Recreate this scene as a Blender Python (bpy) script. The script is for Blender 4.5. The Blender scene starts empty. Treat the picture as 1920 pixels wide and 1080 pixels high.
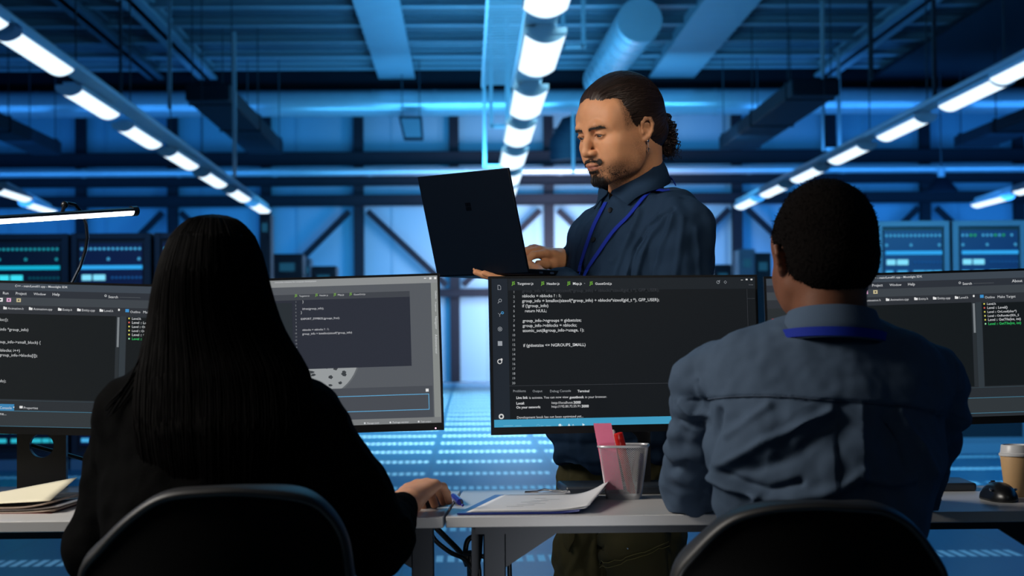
import bpy, bmesh, math, random
import numpy as np
from mathutils import Vector, Matrix, Euler

random.seed(7)
np.random.seed(7)
SC = bpy.context.scene
COL = SC.collection
R = math.radians
V = Vector

# ------------------------------------------------------------------ camera
F_PX = 3500.0
CAM_H = 1.06
cam_data = bpy.data.cameras.new('camera')
cam = bpy.data.objects.new('camera', cam_data)
COL.objects.link(cam)
cam_data.sensor_width = 36.0
cam_data.lens = 36.0 * F_PX / 1920.0
cam_data.clip_end = 200
CAM_M = (Matrix.Translation((0, 0, CAM_H)) @ Matrix.Rotation(R(-1.41), 4, 'Z')
         @ Matrix.Rotation(R(90 + 1.54), 4, 'X') @ Matrix.Rotation(R(-0.45), 4, 'Z'))
cam.matrix_world = CAM_M
SC.camera = cam
cam_data.dof.use_dof = True
cam_data.dof.focus_distance = 3.92
cam_data.dof.aperture_fstop = 6.6
CAM_INV = CAM_M.inverted()
CAM_P = CAM_M.translation.copy()


def ray(px, py):
    d = V(((px - 960) / F_PX, (540 - py) / F_PX, -1.0))
    return (CAM_M.to_3x3() @ d)


def W(px, py, Y):
    """the point of the hall seen at a photo pixel, Y metres down the hall"""
    d = ray(px, py)
    return CAM_P + d * ((Y - CAM_P.y) / d.y)


def WZ(px, py, z):
    d = ray(px, py)
    return CAM_P + d * ((z - CAM_P.z) / d.z)


def lin(c):
    out = []
    for v in c:
        v = v / 255.0
        out.append(v / 12.92 if v <= 0.04045 else ((v + 0.055) / 1.055) ** 2.4)
    return tuple(out)


# ------------------------------------------------------------------ materials
def mat(name, rgb, rough=0.5, metal=0.0, noise=0.0, nscale=20.0, bump=0.0, bscale=60.0,
        spec=0.5, emit=None, estr=1.0, coat=0.0, sheen=0.0, alpha=None, stretch=None, trans=0.0):
    m = bpy.data.materials.new(name)
    m.use_nodes = True
    nt = m.node_tree
    b = nt.nodes['Principled BSDF']
    c = lin(rgb)
    b.inputs['Base Color'].default_value = (*c, 1)
    b.inputs['Roughness'].default_value = rough
    b.inputs['Metallic'].default_value = metal
    b.inputs['Specular IOR Level'].default_value = spec
    b.inputs['Coat Weight'].default_value = coat
    b.inputs['Sheen Weight'].default_value = sheen
    b.inputs['Transmission Weight'].default_value = trans
    if emit is not None:
        b.inputs['Emission Color'].default_value = (*lin(emit), 1)
        b.inputs['Emission Strength'].default_value = estr
    if noise or bump:
        tc = nt.nodes.new('ShaderNodeTexCoord')
        src = tc.outputs['Object']
        if stretch:
            mp = nt.nodes.new('ShaderNodeMapping')
            mp.inputs['Scale'].default_value = stretch
            nt.links.new(src, mp.inputs['Vector'])
            src = mp.outputs['Vector']
    if noise:
        n = nt.nodes.new('ShaderNodeTexNoise')
        n.inputs['Scale'].default_value = nscale
        n.inputs['Detail'].default_value = 4
        nt.links.new(src, n.inputs['Vector'])
        mx = nt.nodes.new('ShaderNodeMix')
        mx.data_type = 'RGBA'
        mx.inputs[6].default_value = (*[max(0, v * (1 - noise)) for v in c], 1)
        mx.inputs[7].default_value = (*[min(1, v * (1 + noise)) for v in c], 1)
        nt.links.new(n.outputs['Fac'], mx.inputs[0])
        nt.links.new(mx.outputs[2], b.inputs['Base Color'])
    if bump:
        n2 = nt.nodes.new('ShaderNodeTexNoise')
        n2.inputs['Scale'].default_value = bscale
        n2.inputs['Detail'].default_value = 3
        nt.links.new(src, n2.inputs['Vector'])
        bp = nt.nodes.new('ShaderNodeBump')
        bp.inputs['Strength'].default_value = bump
        bp.inputs['Distance'].default_value = 0.01
        nt.links.new(n2.outputs['Fac'], bp.inputs['Height'])
        nt.links.new(bp.outputs['Normal'], b.inputs['Normal'])
    return m


_em = {}


def glow(rgb, s=1.0):
    k = (tuple(rgb), s)
    if k not in _em:
        m = bpy.data.materials.new('light_%d_%d_%d' % tuple(rgb))
        m.use_nodes = True
        b = m.node_tree.nodes['Principled BSDF']
        b.inputs['Base Color'].default_value = (0.005, 0.005, 0.005, 1)
        b.inputs['Roughness'].default_value = 0.5
        b.inputs['Specular IOR Level'].default_value = 0.1
        b.inputs['Emission Color'].default_value = (*lin(rgb), 1)
        b.inputs['Emission Strength'].default_value = s
        _em[k] = m
    return _em[k]


# ------------------------------------------------------------------ objects
def tag(o, label=None, cat=None, group=None, kind=None):
    if label: o['label'] = label
    if cat: o['category'] = cat
    if group: o['group'] = group
    if kind: o['kind'] = kind
    return o


def thing(name, label, cat, loc=(0, 0, 0), group=None, rot=(0, 0, 0)):
    o = bpy.data.objects.new(name, None)
    o.empty_display_size = 0.1
    COL.objects.link(o)
    o.location = loc
    o.rotation_euler = rot
    return tag(o, label, cat, group)


def copy_tree(o, parent=None):
    c = o.copy()
    COL.objects.link(c)
    if parent is not None:
        c.parent = parent
    for ch in list(o.children):
        copy_tree(ch, c)
    return c


def link_mesh(name, me, m, parent=None, smooth=None):
    o = bpy.data.objects.new(name, me)
    COL.objects.link(o)
    for mm in (m if isinstance(m, (list, tuple)) else [m]):
        me.materials.append(mm)
    if smooth is not None:
        me.polygons.foreach_set('use_smooth', [True] * len(me.polygons))
        if smooth < 180:
            me.set_sharp_from_angle(angle=R(smooth))
    if parent is not None:
        o.parent = parent
    return o


class MB:
    """collects shapes of one part and links them as one mesh object"""

    def __init__(self):
        self.v, self.f, self.mi, self.cur = [], [], [], 0

    def add(self, vs, fs):
        n = len(self.v)
        self.v += [tuple(p) for p in vs]
        self.f += [tuple(i + n for i in f) for f in fs]
        self.mi += [self.cur] * len(fs)
        return self

    def box(self, c, s, rot=None, M=None):
        hx, hy, hz = s[0] / 2, s[1] / 2, s[2] / 2
        vs = [V((x, y, z)) for x in (-hx, hx) for y in (-hy, hy) for z in (-hz, hz)]
        if rot is not None:
            e = Euler(rot).to_matrix()
            vs = [e @ p for p in vs]
        vs = [p + V(c) for p in vs]
        if M is not None:
            vs = [M @ p for p in vs]
        return self.add(vs, [(0, 1, 3, 2), (4, 6, 7, 5), (0, 4, 5, 1), (2, 3, 7, 6), (0, 2, 6, 4), (1, 5, 7, 3)])

    def b2(self, x0, x1, y0, y1, z0, z1, M=None):
        return self.box(((x0 + x1) / 2, (y0 + y1) / 2, (z0 + z1) / 2), (x1 - x0, y1 - y0, z1 - z0), M=M)

    def bar(self, a, b, w, h, up=(0, 0, 1)):
        a, b = V(a), V(b)
        d = (b - a).normalized()
        u = V(up)
        if abs(d.dot(u)) > 0.98: u = V((0, 1, 0))
        s = d.cross(u).normalized()
        t = s.cross(d)
        vs = [p + s * (i * w / 2) + t * (j * h / 2) for p in (a, b) for i in (-1, 1) for j in (-1, 1)]
        return self.add(vs, [(0, 2, 3, 1), (4, 5, 7, 6), (0, 1, 5, 4), (2, 6, 7, 3), (0, 4, 6, 2), (1, 3, 7, 5)])

    def tube(self, pts, r, n=8, caps=True, flat=1.0):
        pts = [V(p) for p in pts]
        rs = r if isinstance(r, (list, tuple)) else [r] * len(pts)
        rings = []
        prev = None
        for i, p in enumerate(pts):
            d = (pts[min(i + 1, len(pts) - 1)] - pts[max(i - 1, 0)])
            if d.length < 1e-9: d = V((0, 0, 1))
            d.normalize()
            if prev is None:
                u = V((0, 0, 1)) if abs(d.z) < 0.9 else V((1, 0, 0))
                s = d.cross(u).normalized()
            else:
                s = (prev - d * prev.dot(d))
                s = s.normalized() if s.length > 1e-6 else d.orthogonal().normalized()
            prev = s
            t = d.cross(s)
            rings.append([p + (s * math.cos(2 * math.pi * k / n) + t * (flat * math.sin(2 * math.pi * k / n))) * rs[i] for k in range(n)])
        vs = [q for ring in rings for q in ring]
        fs = []
        for i in range(len(pts) - 1):
            for k in range(n):
                a, b = i * n + k, i * n + (k + 1) % n
                fs.append((a, b, b + n, a + n))
        if caps:
            fs.append(tuple(range(n - 1, -1, -1)))
            fs.append(tuple((len(pts) - 1) * n + k for k in range(n)))
        return self.add(vs, fs)

    def ribbon(self, pts, w, th, side=None, nrm=None):
        """flat strap along pts; side = width direction(s), nrm = thickness direction(s)"""
        vs, fs = [], []
        for i, p in enumerate(pts):
            p = V(p)
            s = V(side[i] if isinstance(side, list) else side).normalized() * (w / 2)
            t = V(nrm[i] if isinstance(nrm, list) else nrm).normalized() * (th / 2)
            vs += [p - s - t, p + s - t, p + s + t, p - s + t]
        for i in range(len(pts) - 1):
            a = i * 4
            for k in range(4):
                fs.append((a + k, a + (k + 1) % 4, a + 4 + (k + 1) % 4, a + 4 + k))
        fs += [(3, 2, 1, 0), tuple(len(vs) - 4 + k for k in range(4))]
        return self.add(vs, fs)

    def lathe(self, prof, n=32, c=(0, 0, 0), M=None):
        vs, fs = [], []
        for r, z in prof:
            for k in range(n):
                a = 2 * math.pi * k / n
                p = V((c[0] + r * math.cos(a), c[1] + r * math.sin(a), c[2] + z))
                vs.append(M @ p if M is not None else p)
        m = len(prof)
        for i in range(m - 1):
            for k in range(n):
                a, b = i * n + k, i * n + (k + 1) % n
                fs.append((a, b, b + n, a + n))
        if prof[0][0] > 1e-6: fs.append(tuple(range(n - 1, -1, -1)))
        if prof[-1][0] > 1e-6: fs.append(tuple((m - 1) * n + k for k in range(n)))
        return self.add(vs, fs)

    def prism(self, pts, d):
        """closed polygon of 3-D points extruded by vector d"""
        n = len(pts)
        d = V(d)
        vs = [V(p) for p in pts] + [V(p) + d for p in pts]
        fs = [tuple(range(n - 1, -1, -1)), tuple(range(n, 2 * n))]
        fs += [(k, (k + 1) % n, n + (k + 1) % n, n + k) for k in range(n)]
        return self.add(vs, fs)

    def sphere(self, c, r, n=16, M=None):
        rr = r if isinstance(r, (list, tuple)) else (r, r, r)
        vs, fs = [], []
        m = n // 2
        for i in range(m + 1):
            ph = math.pi * i / m
            for k in range(n):
                th = 2 * math.pi * k / n
                p = V((c[0] + rr[0] * math.sin(ph) * math.cos(th), c[1] + rr[1] * math.sin(ph) * math.sin(th), c[2] + rr[2] * math.cos(ph)))
                vs.append(M @ p if M is not None else p)
        for i in range(m):
            for k in range(n):
                a, b = i * n + k, i * n + (k + 1) % n
                fs.append((a, a + n, b + n, b))
        return self.add(vs, fs)

    def build(self, name, m, parent=None, smooth=35, bevel=0.0, seg=2):
        me = bpy.data.meshes.new(name)
        me.from_pydata(self.v, [], self.f)
        bm = bmesh.new()
        bm.from_mesh(me)
        bmesh.ops.remove_doubles(bm, verts=bm.verts, dist=1e-6)
        bmesh.ops.recalc_face_normals(bm, faces=bm.faces)
        bm.to_mesh(me)
        bm.free()
        if len(set(self.mi)) > 1 and len(me.polygons) == len(self.mi):
            me.polygons.foreach_set('material_index', self.mi)
        o = link_mesh(name, me, m, parent, smooth)
        if bevel:
            md = o.modifiers.new('bevel', 'BEVEL')
            md.width = bevel
            md.segments = seg
            md.limit_method = 'ANGLE'
            md.angle_limit = R(40)
        return o


# ------------------------------------------------------------------ text
def text_into(mb, s, origin, ux, uz, size, align='LEFT', bold=0.0, spacing=1.0):
    """lettering as flat faces: origin is the baseline start; ux, uz unit axes"""
    cu = bpy.data.curves.new('t', 'FONT')
    cu.body = s
    cu.size = size
    cu.align_x = align
    cu.resolution_u = 2
    cu.space_character = spacing
    if bold: cu.offset = bold
    ob = bpy.data.objects.new('t', cu)
    COL.objects.link(ob)
    dg = bpy.context.evaluated_depsgraph_get()
    me = ob.evaluated_get(dg).to_mesh()
    vs = [origin + ux * v.co.x + uz * v.co.y for v in me.vertices]
    fs = [tuple(p.vertices) for p in me.polygons]
    mb.add(vs, fs)
    w = max((v.co.x for v in me.vertices), default=0)
    ob.evaluated_get(dg).to_mesh_clear()
    bpy.data.objects.remove(ob)
    bpy.data.curves.remove(cu)
    return w


# ------------------------------------------------------------------ smooth solid modelling
class Sdf:
    def __init__(self, xs, ys, zs):
        self.ax = [np.asarray(a, dtype=np.float64) for a in (xs, ys, zs)]
        self.D = np.full([len(a) for a in self.ax], 1.0, dtype=np.float32)
        self.M = None

    def frame(self, M=None):
        self.M = M

    def _sl(self, lo, hi):
        if self.M is not None:
            cs = [self.M @ V((x, y, z)) for x in (lo[0], hi[0]) for y in (lo[1], hi[1]) for z in (lo[2], hi[2])]
            lo = [min(c[i] for c in cs) for i in range(3)]
            hi = [max(c[i] for c in cs) for i in range(3)]
        sl = []
        for i in range(3):
            a = np.searchsorted(self.ax[i], lo[i])
            b = np.searchsorted(self.ax[i], hi[i])
            if b <= a: return None, None
            sl.append(slice(a, b))
        X, Y, Z = np.meshgrid(*[self.ax[i][sl[i]] for i in range(3)], indexing='ij', sparse=True)
        if self.M is not None:
            inv = self.M.inverted()
            P = [inv[r][0] * X + inv[r][1] * Y + inv[r][2] * Z + inv[r][3] for r in range(3)]
        else:
            P = [X, Y, Z]
        return tuple(sl), P

    def _op(self, sl, d, k, op):
        a = self.D[sl]
        d = d.astype(np.float32)
        if op == 'u':
            if k > 0:
                h = np.clip(0.5 + 0.5 * (a - d) / k, 0, 1)
                self.D[sl] = a * (1 - h) + d * h - k * h * (1 - h)
            else:
                self.D[sl] = np.minimum(a, d)
        elif op == 's':
            if k > 0:
                h = np.clip(0.5 - 0.5 * (a + d) / k, 0, 1)
                self.D[sl] = a * (1 - h) - d * h + k * h * (1 - h)
            else:
                self.D[sl] = np.maximum(a, -d)

    def cone(self, a, b, ra, rb, k=0.02, op='u', flat=None):
        """rounded cone; flat=(dir, factor) squashes it along dir"""
        a, b = V(a), V(b)
        m = max(ra, rb) * (1.0 if not flat else max(1, flat[1])) + 2 * k + 0.012
        lo = [min(a[i], b[i]) - m for i in range(3)]
        hi = [max(a[i], b[i]) + m for i in range(3)]
        sl, P = self._sl(lo, hi)
        if sl is None: return self
        ba = b - a
        L2 = max(ba.dot(ba), 1e-12)
        q = [P[i] - a[i] for i in range(3)]
        t = np.clip((q[0] * ba[0] + q[1] * ba[1] + q[2] * ba[2]) / L2, 0, 1)
        e = [q[i] - t * ba[i] for i in range(3)]
        if flat:
            n = V(flat[0]).normalized()
            dn = e[0] * n[0] + e[1] * n[1] + e[2] * n[2]
            f = 1.0 / flat[1] - 1.0
            e = [e[i] + n[i] * dn * f for i in range(3)]
            d = np.sqrt(e[0] ** 2 + e[1] ** 2 + e[2] ** 2) - (ra + t * (rb - ra))
            d = d * min(1.0, flat[1])
        else:
            d = np.sqrt(e[0] ** 2 + e[1] ** 2 + e[2] ** 2) - (ra + t * (rb - ra))
        self._op(sl, d, k, op)
        return self

    def chain(self, pts, rs, k=0.01, op='u', flat=None):
        for i in range(len(pts) - 1):
            self.cone(pts[i], pts[i + 1], rs[i], rs[i + 1], k, op, flat)
        return self

    def ell(self, c, r, k=0.02, op='u', rot=None):
        m = 2 * k + 0.012
        R3 = Euler(rot).to_matrix() if rot is not None else None
        mr = max(r) if rot is not None else None
        lo = [c[i] - (mr or r[i]) - m for i in range(3)]
        hi = [c[i] + (mr or r[i]) + m for i in range(3)]
        sl, P = self._sl(lo, hi)
        if sl is None: return self
        q = [P[i] - c[i] for i in range(3)]
        if R3 is not None:
            Rt = R3.transposed()
            q = [Rt[i][0] * q[0] + Rt[i][1] * q[1] + Rt[i][2] * q[2] for i in range(3)]
        k0 = np.sqrt(sum((q[i] / r[i]) ** 2 for i in range(3)))
        k1 = np.sqrt(sum((q[i] / (r[i] * r[i])) ** 2 for i in range(3))) + 1e-9
        d = k0 * (k0 - 1.0) / k1
        self._op(sl, d, k, op)
        return self

    def half(self, p, n, k=0.0):
        """cut away what lies on the n side of the plane through p"""
        n = V(n).normalized()
        X, Y, Z = np.meshgrid(*self.ax, indexing='ij', sparse=True)
        d = (X - p[0]) * n[0] + (Y - p[1]) * n[1] + (Z - p[2]) * n[2]
        self._op((slice(None),) * 3, -d, k, 's')
        return self

    def mesh(self, name):
        D = self.D
        S = D < 0
        nx, ny, nz = D.shape
        cnt = np.zeros((nx - 1, ny - 1, nz - 1), np.uint8)
        for i in (0, 1):
            for j in (0, 1):
                for k in (0, 1):
                    cnt += S[i:nx - 1 + i, j:ny - 1 + j, k:nz - 1 + k]
        act = (cnt > 0) & (cnt < 8)
        idx = np.argwhere(act)
        ids = np.full(act.shape, -1, np.int32)
        ids[act] = np.arange(len(idx))
        acc = np.zeros((len(idx), 3))
        num = np.zeros(len(idx))
        I, J, K = idx.T
        corner = {}
        for i in (0, 1):
            for j in (0, 1):
                for k in (0, 1):
                    corner[i, j, k] = D[I + i, J + j, K + k].astype(np.float64)
        for c0 in list(corner):
            for axis in range(3):
                if c0[axis] == 0:
                    c1 = tuple(1 if a == axis else c0[a] for a in range(3))
                    v0, v1 = corner[c0], corner[c1]
                    cr = (v0 < 0) != (v1 < 0)
                    t = np.where(cr, v0 / np.where(cr, v0 - v1, 1), 0)
                    p = np.stack([np.full(len(idx), float(c0[a])) for a in range(3)], 1)
                    p[:, axis] += t
                    acc += p * cr[:, None]
                    num += cr
        loc = acc / num[:, None]
        co = np.empty_like(loc)
        for a in range(3):
            ax = self.ax[a]
            b = idx[:, a]
            co[:, a] = ax[b] + loc[:, a] * (ax[b + 1] - ax[b])
        quads = []
        for axis in range(3):
            o1, o2 = [a for a in range(3) if a != axis]
            s0 = [slice(1, -1)] * 3
            s1 = [slice(1, -1)] * 3
            s0[axis] = slice(0, -1)
            s1[axis] = slice(1, None)
            A, B = S[tuple(s0)], S[tuple(s1)]
            e = np.argwhere(A != B)
            if len(e) == 0: continue
            inside = A[tuple(e.T)]
            base = e.copy()
            base[:, o1] += 1
            base[:, o2] += 1

            def cell(d1, d2):
                q = base.copy()
                q[:, o1] += d1
                q[:, o2] += d2
                return ids[tuple(q.T)]
            q = np.stack([cell(-1, -1), cell(0, -1), cell(0, 0), cell(-1, 0)], 1)
            flip = inside if axis != 1 else ~inside
            q[~flip] = q[~flip][:, ::-1]
            quads.append(q)
        q = np.concatenate(quads)
        q = q[(q >= 0).all(1)]
        me = bpy.data.meshes.new(name)
        me.vertices.add(len(co))
        me.vertices.foreach_set('co', co.ravel())
        me.loops.add(len(q) * 4)
        me.polygons.add(len(q))
        me.loops.foreach_set('vertex_index', q.ravel().astype(np.int32))
        me.polygons.foreach_set('loop_start', np.arange(len(q), dtype=np.int32) * 4)
        me.update(calc_edges=True)
        me.validate()
        return me


def axis_grid(lo, hi, fine=(), h=0.004, hf=0.002):
    """grid line positions: spacing h, and hf inside the fine intervals"""
    out = [lo]
    while out[-1] < hi:
        x = out[-1]
        out.append(x + (hf if any(a <= x <= b for a, b in fine) else h))
    return np.array(out)


def get_co(me):
    co = np.empty(len(me.vertices) * 3)
    me.vertices.foreach_get('co', co)
    return co.reshape(-1, 3)


def get_no(me):
    no = np.empty(len(me.vertices) * 3)
    me.vertices.foreach_get('normal', no)
    return no.reshape(-1, 3)


def set_co(me, co):
    me.vertices.foreach_set('co', np.ascontiguousarray(co).ravel())
    me.update()


def relax(me, it=2, w=0.5):
    """soften the voxel steps"""
    n = len(me.vertices)
    ed = np.empty(len(me.edges) * 2, np.int32)
    me.edges.foreach_get('vertices', ed)
    ed = ed.reshape(-1, 2)
    deg = np.bincount(ed.ravel(), minlength=n).astype(float)
    co = get_co(me)
    for i in range(it * 2):
        acc = np.zeros_like(co)
        for a in range(3):
            acc[:, a] = np.bincount(ed[:, 0], co[ed[:, 1], a], n) + np.bincount(ed[:, 1], co[ed[:, 0], a], n)
        f = w if i % 2 == 0 else -w * 1.04
        co = co + f * (acc / deg[:, None] - co)
    set_co(me, co)


def noise3(p, s, seed=0):
    """smooth noise of points, about -1..1; s is an angular frequency"""
    from mathutils import noise as mn
    off = V((seed * 7.31, seed * 3.17, seed * 5.71))
    q = np.asarray(p) * (s / 4.5)
    return np.array([mn.noise(V(v) + off) for v in q.tolist()]) * 1.6


def seg_dist(p, a, b):
    a, b = np.array(a), np.array(b)
    ba = b - a
    t = np.clip(((p - a) @ ba) / (ba @ ba), 0, 1)
    return np.linalg.norm(p - a - t[:, None] * ba, axis=1), t


def set_attr(me, name, val):
    at = me.attributes.new(name, 'FLOAT', 'POINT')
    at.data.foreach_set('value', np.ascontiguousarray(val, dtype=np.float32))
# ================================================================== THE HALL
FLOOR_Y0, WALL_Y = -4.0, 46.0
HALL_X0, HALL_X1 = -22.0, 24.0
CEIL_Z = 7.45

M_wall = mat('painted_wall_panels', (84, 125, 150), rough=0.55, noise=0.10, nscale=0.5)
M_wall_side = mat('painted_side_wall', (70, 86, 104), rough=0.6, noise=0.10, nscale=0.5)
M_steel = mat('dark_structural_steel', (13, 19, 30), rough=0.6, noise=0.15, nscale=3, spec=0.1)
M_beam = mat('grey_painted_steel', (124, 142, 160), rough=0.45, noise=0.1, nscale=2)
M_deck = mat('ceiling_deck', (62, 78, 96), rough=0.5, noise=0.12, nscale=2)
M_purlin = mat('ceiling_purlin', (118, 134, 150), rough=0.4)
M_duct = mat('galvanised_duct', (160, 175, 190), rough=0.26, metal=0.45, noise=0.08, nscale=4)
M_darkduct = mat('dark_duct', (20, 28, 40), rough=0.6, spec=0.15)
M_rod = mat('suspension_rod', (165, 178, 190), rough=0.35, metal=0.4)
M_darkrod = mat('dark_rod', (30, 40, 54), rough=0.5)
M_housing = mat('lamp_housing', (170, 184, 198), rough=0.4)
M_rack = mat('rack_frame', (112, 128, 146), rough=0.4, noise=0.06, nscale=5)
M_rackdark = mat('rack_dark', (18, 26, 40), rough=0.45)
M_plinth = mat('rack_plinth', (120, 140, 160), rough=0.4)


def floor_material():
    m = bpy.data.materials.new('raised_floor_tiles')
    m.use_nodes = True
    nt = m.node_tree
    b = nt.nodes['Principled BSDF']
    N, L = nt.nodes.new, nt.links.new
    tc = N('ShaderNodeTexCoord')
    sp = N('ShaderNodeSeparateXYZ')
    L(tc.outputs['Object'], sp.inputs[0])

    def math_(op, a, bb=None, c=None):
        n = N('ShaderNodeMath')
        n.operation = op
        for i, v in enumerate((a, bb, c)):
            if v is None: continue
            if isinstance(v, (int, float)): n.inputs[i].default_value = v
            else: L(v, n.inputs[i])
        return n.outputs[0]

    def inside(coord, period, offset, lo, hi):
        a = math_('FLOORED_MODULO', math_('SUBTRACT', coord, offset), period)
        g = math_('GREATER_THAN', a, lo)
        l = math_('LESS_THAN', a, hi)
        return math_('MULTIPLY', g, l)
    x, y = sp.outputs[0], sp.outputs[1]
    rows = inside(y, 1.42, 9.03 - 0.13, 0.0, 0.26)
    slots = inside(x, 0.0545, 0.01, 0.0, 0.034)
    grp = inside(x, 1.0, -0.27, 0.0, 0.935)
    mask = math_('MULTIPLY', math_('MULTIPLY', rows, slots), grp)
    seam = math_('MAXIMUM', inside(x, 1.0, -0.305, 0.0, 0.006), inside(y, 0.71, 9.03 - 0.36, 0.0, 0.006))
    n1 = N('ShaderNodeTexNoise')
    n1.inputs['Scale'].default_value = 0.8
    L(tc.outputs['Object'], n1.inputs['Vector'])
    base = N('ShaderNodeMix')
    base.data_type = 'RGBA'
    base.inputs[6].default_value = (*lin((40, 92, 124)), 1)
    base.inputs[7].default_value = (*lin((48, 102, 134)), 1)
    L(n1.outputs['Fac'], base.inputs[0])
    mx = N('ShaderNodeMix')
    mx.data_type = 'RGBA'
    L(mask, mx.inputs[0])
    L(base.outputs[2], mx.inputs[6])
    mx.inputs[7].default_value = (*lin((240, 248, 252)), 1)
    mx2 = N('ShaderNodeMix')
    mx2.data_type = 'RGBA'
    L(seam, mx2.inputs[0])
    L(mx.outputs[2], mx2.inputs[6])
    mx2.inputs[7].default_value = (*lin((60, 76, 92)), 1)
    L(mx2.outputs[2], b.inputs['Base Color'])
    rg = math_('ADD', math_('MULTIPLY', mask, 0.25), 0.33)
    L(rg, b.inputs['Roughness'])
    b.inputs['Specular IOR Level'].default_value = 0.16
    return m


M_floor = floor_material()


def structure(o, label):
    return tag(o, label, None, None, 'structure')


mb = MB()
mb.b2(HALL_X0, HALL_X1, FLOOR_Y0, WALL_Y, -0.1, 0)
structure(mb.build('floor', M_floor, smooth=None), 'raised technical floor with rows of slotted vent tiles')

# wall panels: shallow standing seams between panels, in one wall mesh
mb = MB()
x = HALL_X0
cols_px = [152, 324, 499, 673, 852, 1029, 1205, 1382, 1559, 1735, 1911]
COLX = [W(p, 400, WALL_Y - 0.2).x for p in cols_px]
mb.b2(HALL_X0, HALL_X1, WALL_Y, WALL_Y + 0.2, 0, CEIL_Z)
sx = COLX[0] - 10 * 1.17
while sx < HALL_X1:
    mb.b2(sx + 0.56, sx + 0.61, WALL_Y - 0.03, WALL_Y + 0.001, 0, CEIL_Z)
    sx += 1.17
structure(mb.build('wall_back', M_wall, smooth=None), 'far end wall of pale panels lit blue')
mb = MB().b2(HALL_X0 - 0.2, HALL_X0, FLOOR_Y0, WALL_Y + 0.2, 0, CEIL_Z)
structure(mb.build('wall_left', M_wall_side, smooth=None), 'left side wall of the hall')
mb = MB().b2(HALL_X1, HALL_X1 + 0.2, FLOOR_Y0, WALL_Y + 0.2, 0, CEIL_Z)
structure(mb.build('wall_right', M_wall_side, smooth=None), 'right side wall of the hall')
mb = MB().b2(HALL_X0 - 0.2, HALL_X1 + 0.2, FLOOR_Y0 - 0.2, FLOOR_Y0, 0, CEIL_Z)
structure(mb.build('wall_front', M_wall_side, smooth=None), 'wall of the hall behind the viewer')
# corrugated deck
mb = MB()
ys = np.arange(FLOOR_Y0, WALL_Y + 0.01, 0.35)
pts = []
for i, yy in enumerate(ys):
    z = CEIL_Z + (0.0 if i % 2 == 0 else 0.07)
    pts += [(yy, z), (yy + 0.30, z)]
vs, fs = [], []
for yy, z in pts:
    vs += [(HALL_X0 - 0.2, yy, z), (HALL_X1 + 0.2, yy, z)]
for i in range(len(pts) - 1):
    fs.append((2 * i, 2 * i + 1, 2 * i + 3, 2 * i + 2))
mb.add(vs, fs)
mb.b2(HALL_X0 - 0.2, HALL_X1 + 0.2, FLOOR_Y0 - 0.2, WALL_Y + 0.3, CEIL_Z + 0.08, CEIL_Z + 0.14)
structure(mb.build('ceiling', M_deck, smooth=None), 'ribbed metal roof deck')

ORD = ['first', 'second', 'third', 'fourth', 'fifth', 'sixth', 'seventh', 'eighth', 'ninth', 'tenth', 'eleventh', 'twelfth', 'thirteenth', 'fourteenth']


def solo(mb, name, label, cat, m, group=None, smooth=35, bevel=0.0):
    return tag(mb.build(name, m, None, smooth, bevel), label, cat, group)


# ---- steel frame against the far wall
for i, cx in enumerate(COLX):
    mb = MB()
    y0 = WALL_Y - 0.30
    for xx in (-0.12, 0.08):
        mb.b2(cx + xx, cx + xx + 0.04, y0, y0 + 0.24, 0, CEIL_Z - 0.1)
    mb.b2(cx - 0.09, cx + 0.09, y0 + 0.09, y0 + 0.15, 0, CEIL_Z - 0.1)
    mb.b2(cx - 0.12, cx + 0.12, y0 - 0.01, y0 + 0.01, 0, CEIL_Z - 0.1)
    solo(mb, 'steel_column', 'dark steel column against the far wall, %s from the left of those in view' % ORD[i], 'column', M_steel, 'steel columns of the far wall')


def zrow(py):
    return W(874, py, WALL_Y - 0.4).z


girders = [
    (297, 0.32, 'upper'), (339, 0.22, 'second'), (375, 0.27, 'third'), (549, 0.20, 'fourth'), (722, 0.16, 'lowest')]
for py, h, nm in girders:
    z = zrow(py)
    mb = MB()
    mb.b2(HALL_X0 + 0.1, HALL_X1 - 0.1, WALL_Y - 0.46, WALL_Y - 0.32, z - h / 2, z + h / 2)
    mb.b2(HALL_X0 + 0.1, HALL_X1 - 0.1, WALL_Y - 0.52, WALL_Y - 0.32, z + h / 2 - 0.03, z + h / 2)
    mb.b2(HALL_X0 + 0.1, HALL_X1 - 0.1, WALL_Y - 0.52, WALL_Y - 0.32, z - h / 2, z - h / 2 + 0.03)
    lab = {'upper': 'dark horizontal wall girder just above the thin bright pipe',
           'second': 'dark horizontal wall girder just below the thin bright pipe',
           'third': 'dark horizontal wall girder where the diagonal braces start',
           'fourth': 'dark horizontal wall girder where the diagonal braces meet low down',
           'lowest': 'thin dark horizontal rail along the foot of the far wall'}[nm]
    solo(mb, 'wall_girder', lab, 'girder', M_steel, 'horizontal girders of the far wall')
za, zb = zrow(375) - 0.26, zrow(549) + 0.185
hubs = {1: 'second', 3: 'fourth', 5: 'sixth', 7: 'eighth', 9: 'tenth'}
for i in hubs:
    for d, side in ((-1, 'left'), (1, 'right')):
        j = i + d
        if not 0 <= j < len(COLX): continue
        mb = MB()
        mb.bar((COLX[i] + d * 0.22, WALL_Y - 0.40, za), (COLX[j] - d * 0.20, WALL_Y - 0.40, zb), 0.10, 0.15)
        solo(mb, 'diagonal_brace', 'dark diagonal brace falling to the %s from the head of the %s wall column' % (side, hubs[i]), 'brace', M_steel, 'diagonal braces of the far wall')

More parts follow.
